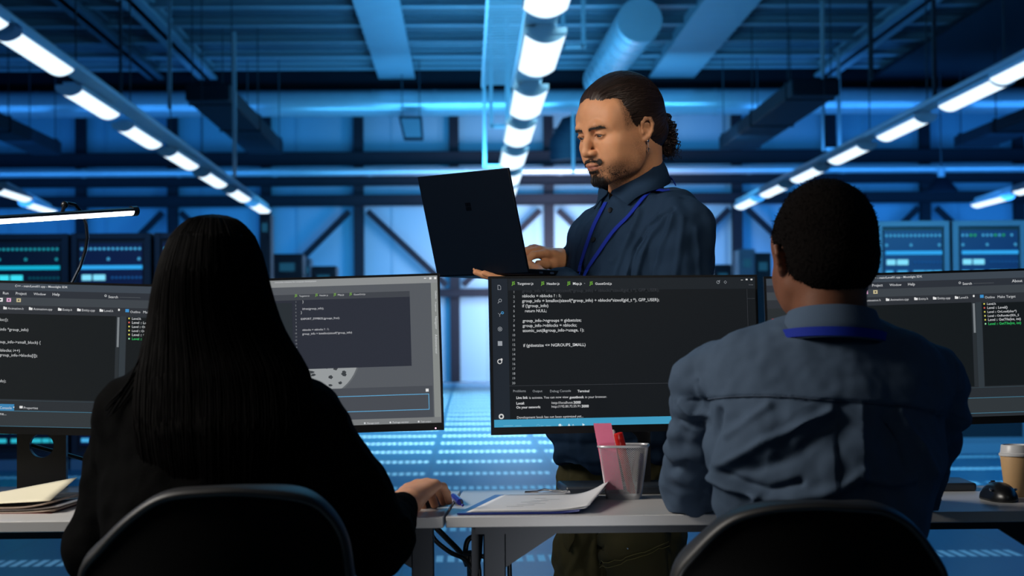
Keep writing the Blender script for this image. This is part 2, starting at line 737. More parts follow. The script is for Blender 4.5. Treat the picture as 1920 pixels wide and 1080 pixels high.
# ---- thin pipe along the wall between the two upper girders
zp = W(874, 321, 45.2).z
pipe = thing('hanging_pipe', 'thin bright pipe running across the far wall between two dark girders', 'pipe', (0, 45.2, zp))
mb = MB().tube([(HALL_X0 + 0.2, 0, 0), (HALL_X1 - 0.2, 0, 0)], 0.105, 16)
mb.build('pipe_run', M_duct, pipe)
for k in range(-9, 11):
    mb = MB().tube([(k * 2.3 - 0.05, 0, 0), (k * 2.3 + 0.05, 0, 0)], 0.122, 16)
    mb.build('pipe_collar', M_duct, pipe)

# ---- big round duct across the hall, under the cross girder
GY = 43.4
zd = W(874, 193, GY).z
duct = thing('round_duct', 'large round silver air duct running right across the hall', 'duct', (0, GY, zd))
mb = MB().tube([(HALL_X0 + 0.2, 0, 0), (HALL_X1 - 0.2, 0, 0)], 0.31, 28)
mb.build('duct_run', M_duct, duct)
for k, px in enumerate([70, 212, 318, 432, 700, 815, 1340, 1490, 1710, 1870]):
    xx = W(px, 193, GY).x
    mb = MB().tube([(xx - 0.03, 0, 0), (xx + 0.03, 0, 0)], 0.325, 28)
    mb.build('duct_collar', M_duct, duct)
zt = W(874, 158, 43.9).z
mb = MB()
mb.b2(HALL_X0 + 0.1, HALL_X1 - 0.1, 43.75, 43.95, zt - 0.13, CEIL_Z - 0.02)
mb.b2(HALL_X0 + 0.1, HALL_X1 - 0.1, 43.6, 44.1, zt - 0.16, zt - 0.12)
solo(mb, 'cross_girder', 'deep dark cross girder just above the large round duct', 'girder', M_steel)

# ---- purlins under the deck
for i, yy in enumerate([26.5, 28.6, 30.7, 32.8, 34.9, 37.0, 39.1, 41.2, 43.0]):
    mb = MB()
    mb.b2(HALL_X0 + 0.1, HALL_X1 - 0.1, yy - 0.05, yy + 0.05, CEIL_Z - 0.14, CEIL_Z - 0.005)
    mb.b2(HALL_X0 + 0.1, HALL_X1 - 0.1, yy - 0.11, yy + 0.11, CEIL_Z - 0.17, CEIL_Z - 0.13)
    solo(mb, 'ceiling_purlin', 'pale purlin crossing under the roof deck, %s from the near end' % ORD[i], 'purlin', M_purlin, 'purlins under the roof deck')

# ---- main beams running down the hall
zbm = W(745, 147, 43.4).z


def ceiling_beam(px_l, px_r, label, m, drop=0.0):
    x0, x1 = W(px_l, 147, 43.4).x, W(px_r, 147, 43.4).x
    mb = MB()
    z = zbm - drop
    if x1 - x0 > 0.6:
        mb.b2(x0, x1, 14, 43.5, z, CEIL_Z - 0.01)
        mb.b2(x0 - 0.05, x0, 14, 43.5, z, z + 0.05)
        mb.b2(x1, x1 + 0.05, 14, 43.5, z, z + 0.05)
    else:
        mb.b2(x0, x1, 14, 43.5, z, z + 0.07)
        c = (x0 + x1) / 2
        mb.b2(c - 0.06, c + 0.06, 14, 43.5, z, CEIL_Z - 0.01)
        mb.b2(x0, x1, 14, 43.5, CEIL_Z - 0.10, CEIL_Z - 0.03)
    return solo(mb, 'ceiling_beam', label, 'beam', m, 'ceiling beams running down the hall')


ceiling_beam(714, 774, 'wide pale ceiling beam running down the hall left of the middle lamp row', M_beam)
ceiling_beam(1222, 1298, 'wide pale ceiling beam running down the hall right of the middle lamp row', M_beam)
ceiling_beam(372, 406, 'narrow ceiling beam running down the hall nearest the left lamp row', M_beam)
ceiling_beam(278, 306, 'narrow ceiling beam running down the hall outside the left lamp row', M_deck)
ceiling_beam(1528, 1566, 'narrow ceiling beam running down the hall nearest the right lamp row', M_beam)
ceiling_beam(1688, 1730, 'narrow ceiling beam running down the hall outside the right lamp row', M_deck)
# dark smooth ceiling panel on the right
x0, x1 = W(1640, 147, 43.4).x, W(1640, 147, 43.4).x + 6.5
mb = MB().b2(x0, x1, 20, 43.5, CEIL_Z - 0.34, CEIL_Z - 0.24)
solo(mb, 'ceiling_baffle', 'broad dark acoustic baffle under the roof on the right side', 'baffle', M_darkduct)

# ---- box ducts hanging below the round duct
def box_duct(pxl, pxr, pyb, Yend, Ynear, h, label):
    p0, p1 = W(pxl, pyb, Yend), W(pxr, pyb, Yend)
    mb = MB()
    mb.b2(p0.x, p1.x, Ynear, Yend, p0.z, p0.z + h)
    o = thing('box_duct', label, 'duct', (0, 0, 0), 'dark box ducts')
    mb.build('duct_body', M_darkduct, o, bevel=0.03)
    for yy in (Ynear + 0.6, (Ynear + Yend) / 2, Yend - 0.5):
        MB().b2(p0.x - 0.02, p1.x + 0.02, yy - 0.04, yy + 0.04, p0.z - 0.02, p0.z + h + 0.02).build('duct_flange', M_darkduct, o)
        for xx in (p0.x + 0.04, p1.x - 0.04):
            MB().tube([(xx, yy, p0.z + h), (xx, yy, CEIL_Z)], 0.012, 6).build('hanger_rod', M_darkrod, o)
    return o


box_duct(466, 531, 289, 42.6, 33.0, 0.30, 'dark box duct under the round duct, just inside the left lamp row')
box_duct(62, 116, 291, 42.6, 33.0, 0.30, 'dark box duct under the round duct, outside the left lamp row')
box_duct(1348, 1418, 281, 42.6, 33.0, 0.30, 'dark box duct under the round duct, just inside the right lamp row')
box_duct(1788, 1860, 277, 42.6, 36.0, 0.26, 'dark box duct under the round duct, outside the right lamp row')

# ---- suspended heater panel
hp = W(770, 240, 42.5)
heater = thing('unit_heater', 'small dark grey unit heater hanging under the duct left of the middle lamps', 'heater', hp)
MB().prism([(-0.28, 0, 0.28), (0.26, 0, 0.27), (0.29, 0, -0.26), (-0.16, 0, -0.26)], (0, 0.35, 0)).build('heater_body', M_darkduct, heater, bevel=0.02)
MB().prism([(-0.22, -0.015, 0.22), (0.21, -0.015, 0.21), (0.24, -0.015, -0.21), (-0.12, -0.015, -0.21)], (0, 0.016, 0)).build('grille', mat('heater_grille', (70, 84, 100), rough=0.5), heater)
for xx in (-0.2, 0.2):
    MB().tube([(xx, 0.2, 0.25), (xx, 0.2, CEIL_Z - hp.z)], 0.012, 6).build('hanger_rod', M_darkrod, heater)

# ---- spiral duct coming down the hall right of the middle lamps
def ribbed_tube(pts, r, name, label, mm=M_duct, ribs=14):
    o = thing(name, label, 'duct', (0, 0, 0))
    MB().tube(pts, r, 24).build('duct_run', mm, o)
    pts = [V(p) for p in pts]
    seglen = [(pts[i + 1] - pts[i]).length for i in range(len(pts) - 1)]
    tot = sum(seglen)
    for k in range(ribs):
        s = tot * (k + 0.5) / ribs
        i = 0
        while s > seglen[i]:
            s -= seglen[i]
            i += 1
        d = (pts[i + 1] - pts[i]).normalized()
        p = pts[i] + d * s
        MB().tube([p - d * 0.03, p + d * 0.03], r * 1.04, 24).build('duct_rib', mm, o)
    return o


a, b = W(1196, 44, 30.4), W(1122, 152, 42.8)
ribbed_tube([b, a, a + (a - b).normalized() * 0.5], 0.36, 'spiral_duct', 'ribbed silver spiral duct coming down the hall just right of the middle lamps', ribs=9)
fl = W(1200, 18, 29.0)
mb = MB().b2(fl.x - 0.75, fl.x + 0.75, fl.y - 0.25, fl.y + 0.25, a.z + 0.42, a.z + 0.66)
solo(mb, 'vent_plenum', 'pale boxy plenum on top of the ribbed spiral duct', 'plenum', M_duct, bevel=0.02)
e0, e1, e2, e3 = W(1105, 240, 42.0), W(1070, 246, 42.0), W(1060, 268, 42.0), W(1062, 300, 42.0)
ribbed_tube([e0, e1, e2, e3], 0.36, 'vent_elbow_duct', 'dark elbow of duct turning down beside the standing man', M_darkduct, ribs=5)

# ---- cable ladder left of the middle lamps
cl = thing('cable_ladder', 'pale cable ladder hung beside the middle lamp row near the roof', 'cable tray', (0, 0, 0))
p_far, p_near = W(938, 112, 36.0), W(952, 0, 27.0)
zc = p_far.z
xl = p_far.x
for dx in (-0.32, 0.32):
    MB().b2(xl + dx - 0.02, xl + dx + 0.02, 24, 40, zc, zc + 0.10).build('side_rail', M_rod, cl)
for k in range(52):
    yy = 24.15 + k * 0.305
    MB().b2(xl - 0.32, xl + 0.32, yy - 0.025, yy + 0.025, zc + 0.02, zc + 0.05).build('rung', M_rod, cl)

# ---- suspension rods and frames
def rod(px, py0, py1, Y, label, r=0.03, m=None):
    p = W(px, py1, Y)
    q = W(px, py0, Y)
    mb = MB().b2(p.x - r, p.x + r, Y - r, Y + r, p.z, q.z)
    return solo(mb, 'hanger_rod', label, 'rod', m or M_rod, 'hanging rods')


def hanger(px, w_px, py1, Y, label):
    """square drop frame: two posts and a cross bar hanging from the roof"""
    o = thing('drop_frame', label, 'drop frame', (0, 0, 0), 'pale drop frames')
    p = W(px, py1, Y)
    q = W(px + w_px, py1, Y)
    r = 0.035
    for s in (p, q):
        MB().b2(s.x - r, s.x + r, Y - r, Y + r, p.z, CEIL_Z - 0.1).build('post', M_rod, o)
    MB().b2(p.x, q.x, Y - r, Y + r, p.z, p.z + 2 * r).build('cross_bar', M_rod, o)
    return o


hanger(909, 46, 315, 40.5, 'tall pale drop frame just left of the middle lamp row')
hanger(921, 30, 240, 36.5, 'shorter pale drop frame just left of the middle lamp row')
hanger(1094, -38, 90, 33.0, 'short pale drop frame right of the middle lamp row near the roof')
hanger(1544, 30, 283, 40.5, 'pale drop frame beside the right lamp row')
rod(1543, 0, 138, 32, 'pale rod hanging from the roof above the drop frame of the right lamp row')
rod(440, 60, 332, 32, 'pale rod hanging inside the left lamp row to below the thin pipe')
rod(318, 0, 205, 30, 'long grey rod hanging from the roof left of the middle, ending at the round duct', m=M_beam)
rod(226, 0, 190, 33, 'dark rod hanging from the roof over the left lamp row', 0.025, M_darkrod)
rod(1634, 0, 150, 30, 'dark rod hanging from the roof beside the right lamp row', 0.03, M_darkrod)
rod(1753, 0, 190, 28, 'dark rod hanging from the roof outside the right lamp row', 0.03, M_darkrod)
rod(1075, 210, 325, 38, 'pale rod hanging between the middle lamps and the standing man', 0.03)

# ---- rows of linear lamps
def lamp_mesh(width, length):
    n = 10
    hw = width / 2
    sag = width * 0.20
    vs, fs = [], []
    for yy in (-length / 2, length / 2):
        for k in range(n + 1):
            t = -1 + 2 * k / n
            vs.append((hw * t, yy, -sag * (1 - t * t)))
    m = n + 1
    for k in range(n):
        fs.append((k, k + 1, m + k + 1, m + k))
    top = len(vs)
    vs += [(-hw, -length / 2, 0.01), (hw, -length / 2, 0.01), (hw, length / 2, 0.01), (-hw, length / 2, 0.01)]
    fs += [(top + 3, top + 2, top + 1, top)]
    fs += [(top, 0, m, top + 3), (n, top + 1, top + 2, m + n)]
    dif = MB().add(vs, fs)
    hb = MB()
    for e in (0, 1):
        yy = (-1, 1)[e] * (length / 2 + 0.012)
        arc = [(vs[e * m + k][0], yy, vs[e * m + k][2] - 0.006) for k in range(n + 1)] + [(hw, yy, 0.02), (-hw, yy, 0.02)]
        hb.prism(arc, (0, -0.012 if e else 0.012, 0))
    hb.b2(-hw - 0.012, hw + 0.012, -length / 2 - 0.02, length / 2 + 0.02, 0.012, 0.07)
    hb.b2(-hw * 0.5, hw * 0.5, -length / 2, length / 2, 0.07, 0.105)
    return dif, hb


M_lamp = glow((216, 239, 255), 1.6)
M_trunk = M_housing


def lamp_row(pts_px, width, rowname, ends):
    """pts_px: pixel centres; ends: z of the row"""
    zl = ends
    first = None
    xs = []
    for i, (px, py) in enumerate(pts_px):
        p = WZ(px, py, zl)
        xs.append(p)
        lab = 'white linear ceiling lamp of the %s, %s from the near end' % (rowname, ORD[i])
        if first is None:
            o = thing('pendant_lamp', lab, 'lamp', p, 'linear lamps of the ' + rowname)
            d, h = lamp_mesh(width, 2.42)
            d.build('diffuser', M_lamp, o, smooth=30)
            h.build('lamp_housing', M_housing, o)
            first = o
        else:
            o = copy_tree(first)
            o.location = p
            o['label'] = lab
    y0, y1 = xs[0].y, xs[-1].y
    a, b = xs[0], xs[-1]
    mb = MB().bar(a - (b - a).normalized() * 1.2 + V((0, 0, 0.1365)), b + (b - a).normalized() * 1.2 + V((0, 0, 0.1365)), width * 0.8, 0.06)
    tr = solo(mb, 'hanging_trunking', 'long grey trunking carrying the lamps of the ' + rowname, 'trunking', M_trunk)
    yy = 18.0
    while yy < (22 if rowname.startswith('middle') else 33) and y0 < 30:
        t = (yy - a.y) / (b.y - a.y)
        p = a + (b - a) * t
        MB().b2(p.x - 0.008, p.x + 0.008, yy - 0.008, yy + 0.008, p.z + 0.16, CEIL_Z + 0.03).build('suspension_wire', M_darkrod, tr)
        yy += 3.7


ZL = CAM_H + 3.0
lamp_row([(-80, 3), (65, 101), (168, 194), (259, 256), (336, 300), (395, 337), (444, 366), (484, 390)], 0.30, 'left lamp row', ZL)
lamp_row([(1034, -30), (1014, 100), (990, 192), (974, 250), (963, 297), (956, 333), (950, 358)], 0.40, 'middle lamp row', ZL)
lamp_row([(1938, 121), (1828, 178), (1697, 241), (1596, 289), (1518, 327), (1455, 357), (1404, 381)], 0.30, 'right lamp row', ZL)
lamp_row([(20, 365), (72, 390)], 0.30, 'far left lamp row', ZL)
lamp_row([(1945, 352), (1860, 378)], 0.30, 'far right lamp row', ZL)
pb = WZ(1627, 267, ZL)

# ---- pendant fixture on the right of the wall
pf = W(1765, 348, 42.8)
fx = thing('bay_lamp', 'small unlit bay lamp hanging before the far wall on the right', 'lamp', pf)
MB().lathe([(0.05, 0.22), (0.16, 0.16), (0.36, -0.08), (0.38, -0.14), (0.30, -0.14), (0.0, -0.10)], 20).build('reflector', M_steel, fx)
MB().tube([(0, 0, 0.2), (0, 0, CEIL_Z + 0.03 - pf.z)], 0.015, 6).build('cable', M_darkrod, fx)
MB().tube([(0, 0, 0.1), (0, 0, 0.42)], 0.09, 12).build('gear_box', M_beam, fx)

# ---- distant cabinets on the floor
def cabinet(pxl, pxr, pyt, Y, d, m, label, door=True):
    p0, p1 = W(pxl, pyt, Y), W(pxr, pyt, Y)
    w, h = p1.x - p0.x, p0.z
    o = thing('equipment_cabinet', label, 'cabinet', ((p0.x + p1.x) / 2, Y, 0), 'equipment cabinets by the far wall')
    MB().b2(-w / 2, w / 2, 0, d, 0.08, h).build('cabinet_body', m, o, bevel=0.015)
    MB().b2(-w / 2 + 0.04, w / 2 - 0.04, 0.04, d - 0.04, 0, 0.085).build('plinth', M_plinth, o)
    fr = MB().b2(-w / 2 + 0.03, w / 2 - 0.03, -0.03, 0.002, 0.14, h - 0.06).build('cabinet_door', m, o, bevel=0.008)
    MB().b2(w / 2 - 0.10, w / 2 - 0.07, -0.06, -0.025, h * 0.45, h * 0.45 + 0.16).build('handle', M_rod, fr)
    MB().b2(-w / 4, w / 4, -0.034, -0.028, h - 0.30, h - 0.16).build('display', glow((40, 110, 150), 0.4), fr)
    return o


M_cabd = mat('cabinet_dark_blue', (26, 36, 52), rough=0.45)
M_cabl = mat('cabinet_pale', (110, 130, 150), rough=0.45)
cabinet(510, 567, 476, 32, 0.7, M_cabd, 'tall dark cabinet by the far wall, right of the seated woman')
cabinet(583, 630, 499, 34, 0.7, M_cabd, 'lower dark cabinet by the far wall, left of the held laptop')
cabinet(570, 582, 484, 36, 0.6, M_cabl, 'narrow pale post cabinet by the far wall between two dark cabinets')
cabinet(1338, 1372, 496, 34, 0.6, M_cabd, 'low dark cabinet by the far wall, just right of the standing man')
cabinet(1386, 1416, 467, 30, 0.6, M_cabl, 'tall pale cabinet by the far wall, left of the seated man')
cabinet(1414, 1446, 474, 31, 0.6, M_cabd, 'tall dark cabinet by the far wall, half behind the head of the seated man')
cabinet(486, 507, 400, 30, 0.5, M_cabd, 'slim tall dark cabinet by the far wall, behind the head of the seated woman')

# ---- server racks
def led_row(mb, xs, z, r=0.014):
    for xx in xs:
        mb.sphere((xx, -0.004, z), (r, 0.004, r), 8)


def rack(px_c, Y, w, h, label, body, teal=False, green=False):
    c = W(px_c, 600, Y)
    o = thing('server_rack', label, 'server rack', (c.x, Y, 0), 'server racks')
    MB().b2(-w / 2, w / 2, 0.03, 0.9, 0.06, h).build('rack_cabinet', M_rackdark, o)
    MB().b2(-w / 2, w / 2, -0.03, 0.88, 0, 0.085).build('plinth', M_plinth, o)
    t = 0.05
    mb = MB()
    mb.b2(-w / 2, -w / 2 + t, 0, 0.05, 0.08, h)
    mb.b2(w / 2 - t, w / 2, 0, 0.05, 0.08, h)
    mb.b2(-w / 2 + t, w / 2 - t, 0, 0.05, h - t, h)
    mb.b2(-w / 2 + t, w / 2 - t, 0, 0.05, 0.08, 0.14)
    mb.build('door_frame', body, o, bevel=0.004)
    iw = w / 2 - t - 0.02
    cbar = (20, 180, 215) if teal else (50, 170, 245)
    cled = (30, 150, 170) if teal else (70, 170, 225)
    dim = (12, 80, 100) if teal else (24, 84, 150)
    n = 0
    pitch = 0.42
    z = h - t - 0.08
    k = 0
    while z > 0.45:
        ub = MB().b2(-iw, iw, 0.006, 0.03, z - pitch + 0.05, z + 0.045)
        mats = [RACKM[teal]]

        def lights(xs, zz, r, rgb, e):
            mats.append(glow(rgb, e))
            ub.cur = len(mats) - 1
            led_row(ub, xs, zz, r)
        xs = np.linspace(-iw * 0.92, iw * 0.92, 14)
        lights(xs if not green else [x for i, x in enumerate(xs) if i in (0, 1, 5, 6, 7, 9, 12)], z, 0.0125, cled, 0.9)
        if green:
            lights([x for i, x in enumerate(xs) if i in (2, 3, 8, 10)], z, 0.0125, (40, 170, 110), 0.9)
        lights([-iw * 0.92, -0.02, iw * 0.9], z - 0.085, 0.014, cled, 0.8)
        lights(np.linspace(iw * 0.05, iw * 0.95, 8), z - 0.24, 0.012, dim, 0.8)
        mats.append(glow((80, 190, 250) if not teal else (50, 200, 225), 0.8))
        ub.cur = len(mats) - 1
        for a, bb in ((-0.95, -0.7), (-0.55, -0.2), (0.0, 0.4), (0.44, 0.66), (0.7, 0.97)):
            ub.b2(iw * a, iw * bb, -0.005, 0.004, z - 0.345, z - 0.312)
        me = bpy.data.meshes.new('server_unit')
        me.from_pydata(ub.v, [], ub.f)
        me.polygons.foreach_set('material_index', ub.mi)
        u = link_mesh('server_unit', me, mats, o)
        MB().b2(-iw * 0.95, iw, -0.006, 0.004, z - 0.170, z - 0.138).build('light_bar', glow(cbar, 0.95), u)
        m1 = MB()
        m1.b2(-iw * 0.92, -iw * 0.62, -0.005, 0.004, z - 0.262, z - 0.215)
        m1.b2(-iw * 0.56, -iw * 0.18, -0.005, 0.004, z - 0.262, z - 0.215)
        m1.build('display', glow((130, 225, 255) if not teal else (60, 225, 245), 1.0), u)
        z -= pitch
        k += 1
    return o


RACKM = {True: mat('server_face_teal', (14, 34, 58), rough=0.4), False: mat('server_face_blue', (18, 44, 92), rough=0.4)}
M_rackL = mat('rack_frame_dark', (24, 34, 50), rough=0.45)
rack(53, 15.6, 0.66, 1.96, 'dark server rack with teal lights, left of the desk lamp stem', M_rackL, teal=True)
rack(208, 15.6, 0.66, 1.96, 'dark server rack with blue lights, behind the desk lamp stem', M_rackL)
rack(364, 15.6, 0.66, 1.96, 'dark server rack half hidden behind the head of the seated woman', M_rackL)
rack(1567, 16.6, 0.66, 2.08, 'pale framed server rack hidden behind the head of the seated man', M_rack)
rack(1714, 16.6, 0.66, 2.08, 'pale framed server rack with all blue lights, right of the seated man', M_rack)
rack(1857, 16.6, 0.66, 2.08, 'pale framed server rack with some green lights', M_rack, green=True)

# ================================================================== LIGHT OF THE HALL
def area(name, loc, rot, sx, sy, energy, rgb, spread=180):
    l = bpy.data.lights.new(name, 'AREA')
    l.shape = 'RECTANGLE'
    l.size, l.size_y = sx, sy
    l.energy = energy
    l.color = lin(rgb) if max(rgb) > 1 else rgb
    l.spread = R(spread)
    o = bpy.data.objects.new(name, l)
    COL.objects.link(o)
    o.location = loc
    o.rotation_euler = rot
    o.visible_camera = False
    return o


wd = bpy.data.worlds.new('hall_air')
SC.world = wd
wd.use_nodes = True
wd.node_tree.nodes['Background'].inputs[0].default_value = (0.02, 0.10, 0.30, 1)
wd.node_tree.nodes['Background'].inputs[1].default_value = 0.05

BL = (0.05, 0.36, 1.0)
BL2 = (0.09, 0.55, 1.0)
BL3 = (1.0, 0.84, 0.92)
# added unseen area lights washing the wall, roof, floor and racks
area('wall_wash', (2.3, 41.5, 2.3), (R(90), 0, 0), 2.6, 3.0, 540, BL3, 120)
area('wall_wash', (-1.5, 40.5, 2.4), (R(90), 0, 0), 5, 3.0, 290, BL2)
area('wall_wash', (-10.0, 40.5, 2.6), (R(90), 0, 0), 9, 3.0, 330, BL)
area('wall_wash', (11.0, 40.5, 2.6), (R(90), 0, 0), 9, 3.0, 520, BL)
area('wall_wash', (2.0, 39.5, 4.75), (R(92), 0, 0), 8, 0.8, 420, BL2)
area('wall_wash', (-9.5, 39.5, 4.75), (R(92), 0, 0), 9, 0.8, 150, BL)
area('wall_wash', (12, 39.5, 4.75), (R(92), 0, 0), 9, 0.8, 190, BL)
area('roof_wash', (0.8, 33, 4.3), (R(180), 0, 0), 3, 14, 680, BL2)
area('roof_wash', (-8.0, 33, 4.3), (R(180), 0, 0), 5, 14, 10, BL2)
area('roof_wash', (10.0, 33, 4.3), (R(180), 0, 0), 5, 14, 8, BL2)
area('floor_wash', (0.6, 27, 4.2), (0, 0, 0), 2.5, 20, 1450, (0.40, 0.84, 1.0), 110)
area('floor_wash', (0.5, 13, 4.2), (0, 0, 0), 3, 14, 160, BL2)
area('floor_wash', (-6, 16, 4.2), (0, 0, 0), 5, 26, 95, BL)
area('floor_wash', (7, 16, 4.2), (0, 0, 0), 5, 26, 175, BL)
area('rack_wash', (4.3, 11.5, 3.2), (R(62), 0, 0), 3, 0.6, 110, BL2, 120)
area('rack_wash', (-3.4, 11.5, 3.2), (R(62), 0, 0), 2, 0.6, 14, BL, 120)
# ================================================================== THE DESKS
DESK_Z = 0.76
M_desk = mat('white_desk_laminate', (194, 192, 190), rough=0.35, noise=0.02, nscale=3)
M_leg = mat('desk_steel', (25, 32, 41), rough=0.45, metal=0.3, noise=0.08, nscale=6)
M_black = mat('black_plastic', (10, 11, 13), rough=0.45)
M_blackm = mat('matte_black', (8, 8, 9), rough=0.7)
M_chrome = mat('chrome_steel', (200, 200, 205), rough=0.18, metal=1.0)


def attach(o, root):
    o.parent = root
    o.matrix_parent_inverse = (Matrix.Translation(root.location) @ root.rotation_euler.to_matrix().to_4x4()).inverted()
    return o


YF = WZ(1000, 967.5, DESK_Z).y          # front edge of the desks
YB = WZ(1000, 918.5, DESK_Z).y          # back edge
TH = 0.0185
seam_f = WZ(835, 968, DESK_Z)
seam_b = WZ(867, 918.5, DESK_Z)


def desk(label, quad, legs_x, gus):
    """quad: near-left, near-right, far-right, far-left corners of the top"""
    c = sum((V((q[0], q[1], 0)) for q in quad), V((0, 0, 0))) / 4
    root = thing('work_desk', label, 'desk', (c.x, c.y, 0), 'white desks')
    mb = MB().prism([V((q[0], q[1], DESK_Z - TH)) for q in quad], (0, 0, TH))
    attach(mb.build('desktop', M_desk, None, bevel=0.0015), root)
    x0, x1 = min(q[0] for q in quad) + 0.05, max(q[0] for q in quad) - 0.05
    mb = MB().b2(x0, x1, YF + 0.045, YF + 0.075, DESK_Z - TH - 0.016, DESK_Z - TH)
    attach(mb.build('front_rail', M_leg), root)
    mb = MB().b2(x0, x1, YB - 0.10, YB - 0.07, DESK_Z - TH - 0.016, DESK_Z - TH)
    attach(mb.build('back_rail', M_leg), root)
    for lx in legs_x:
        mb = MB().b2(lx - 0.019, lx + 0.019, YF + 0.05, YF + 0.11, 0.025, DESK_Z - TH)
        leg = attach(mb.build('leg', M_leg, None, bevel=0.002), root)
        mb = MB().b2(lx - 0.025, lx + 0.025, YF + 0.02, YB - 0.02, 0, 0.026)
        attach(mb.build('foot', M_leg, None, bevel=0.004), root)
    for lx, s in gus:
        z = DESK_Z - TH - 0.0165
        mb = MB().prism([(lx, YF + 0.048, z + 0.002), (lx + s * 0.088, YF + 0.048, z + 0.002), (lx + s * 0.084, YF + 0.048, z - 0.002), (lx + s * 0.004, YF + 0.048, z - 0.054), (lx, YF + 0.048, z - 0.056)], (0, 0.022, 0))
        attach(mb.build('gusset', M_leg), root)
    return root


xr = seam_f.x
LEGX = W(925, 1000, YF + 0.2).x
desk_r = desk('white desk on the right with clipboard, pen cup and coffee cup',
              [(xr + 0.001, YF), (xr + 1.12, YF), (xr + 1.12, YB), (seam_b.x + 0.001, YB)], [LEGX, LEGX + 0.975], [(LEGX + 0.019, 1), (LEGX + 0.956, -1)])
desk_l = desk('white desk on the left in front of the seated woman',
              [(xr - 1.12, YF - 0.004), (xr - 0.0035, YF - 0.004), (seam_b.x - 0.0035, YB), (xr - 1.12, YB)],
              [W(796, 1000, YF + 0.2).x, W(796, 1000, YF + 0.2).x - 0.975], [(W(796, 1000, YF + 0.2).x - 0.019, -1)])
# small hook plate under the right desk
hk = W(899, 1000, YF + 0.1)
mb = MB().prism([(hk.x - 0.014, YF + 0.10, DESK_Z - TH), (hk.x + 0.008, YF + 0.10, DESK_Z - TH), (hk.x + 0.004, YF + 0.10, DESK_Z - TH - 0.06), (hk.x - 0.010, YF + 0.10, DESK_Z - TH - 0.12), (hk.x - 0.014, YF + 0.10, DESK_Z - TH - 0.09)], (0, 0.003, 0))
attach(mb.build('cable_hook', M_leg), desk_r)

# ================================================================== MONITORS
M_bezel = mat('monitor_bezel', (12, 13, 15), rough=0.35)
M_back = mat('monitor_back', (22, 24, 28), rough=0.5)


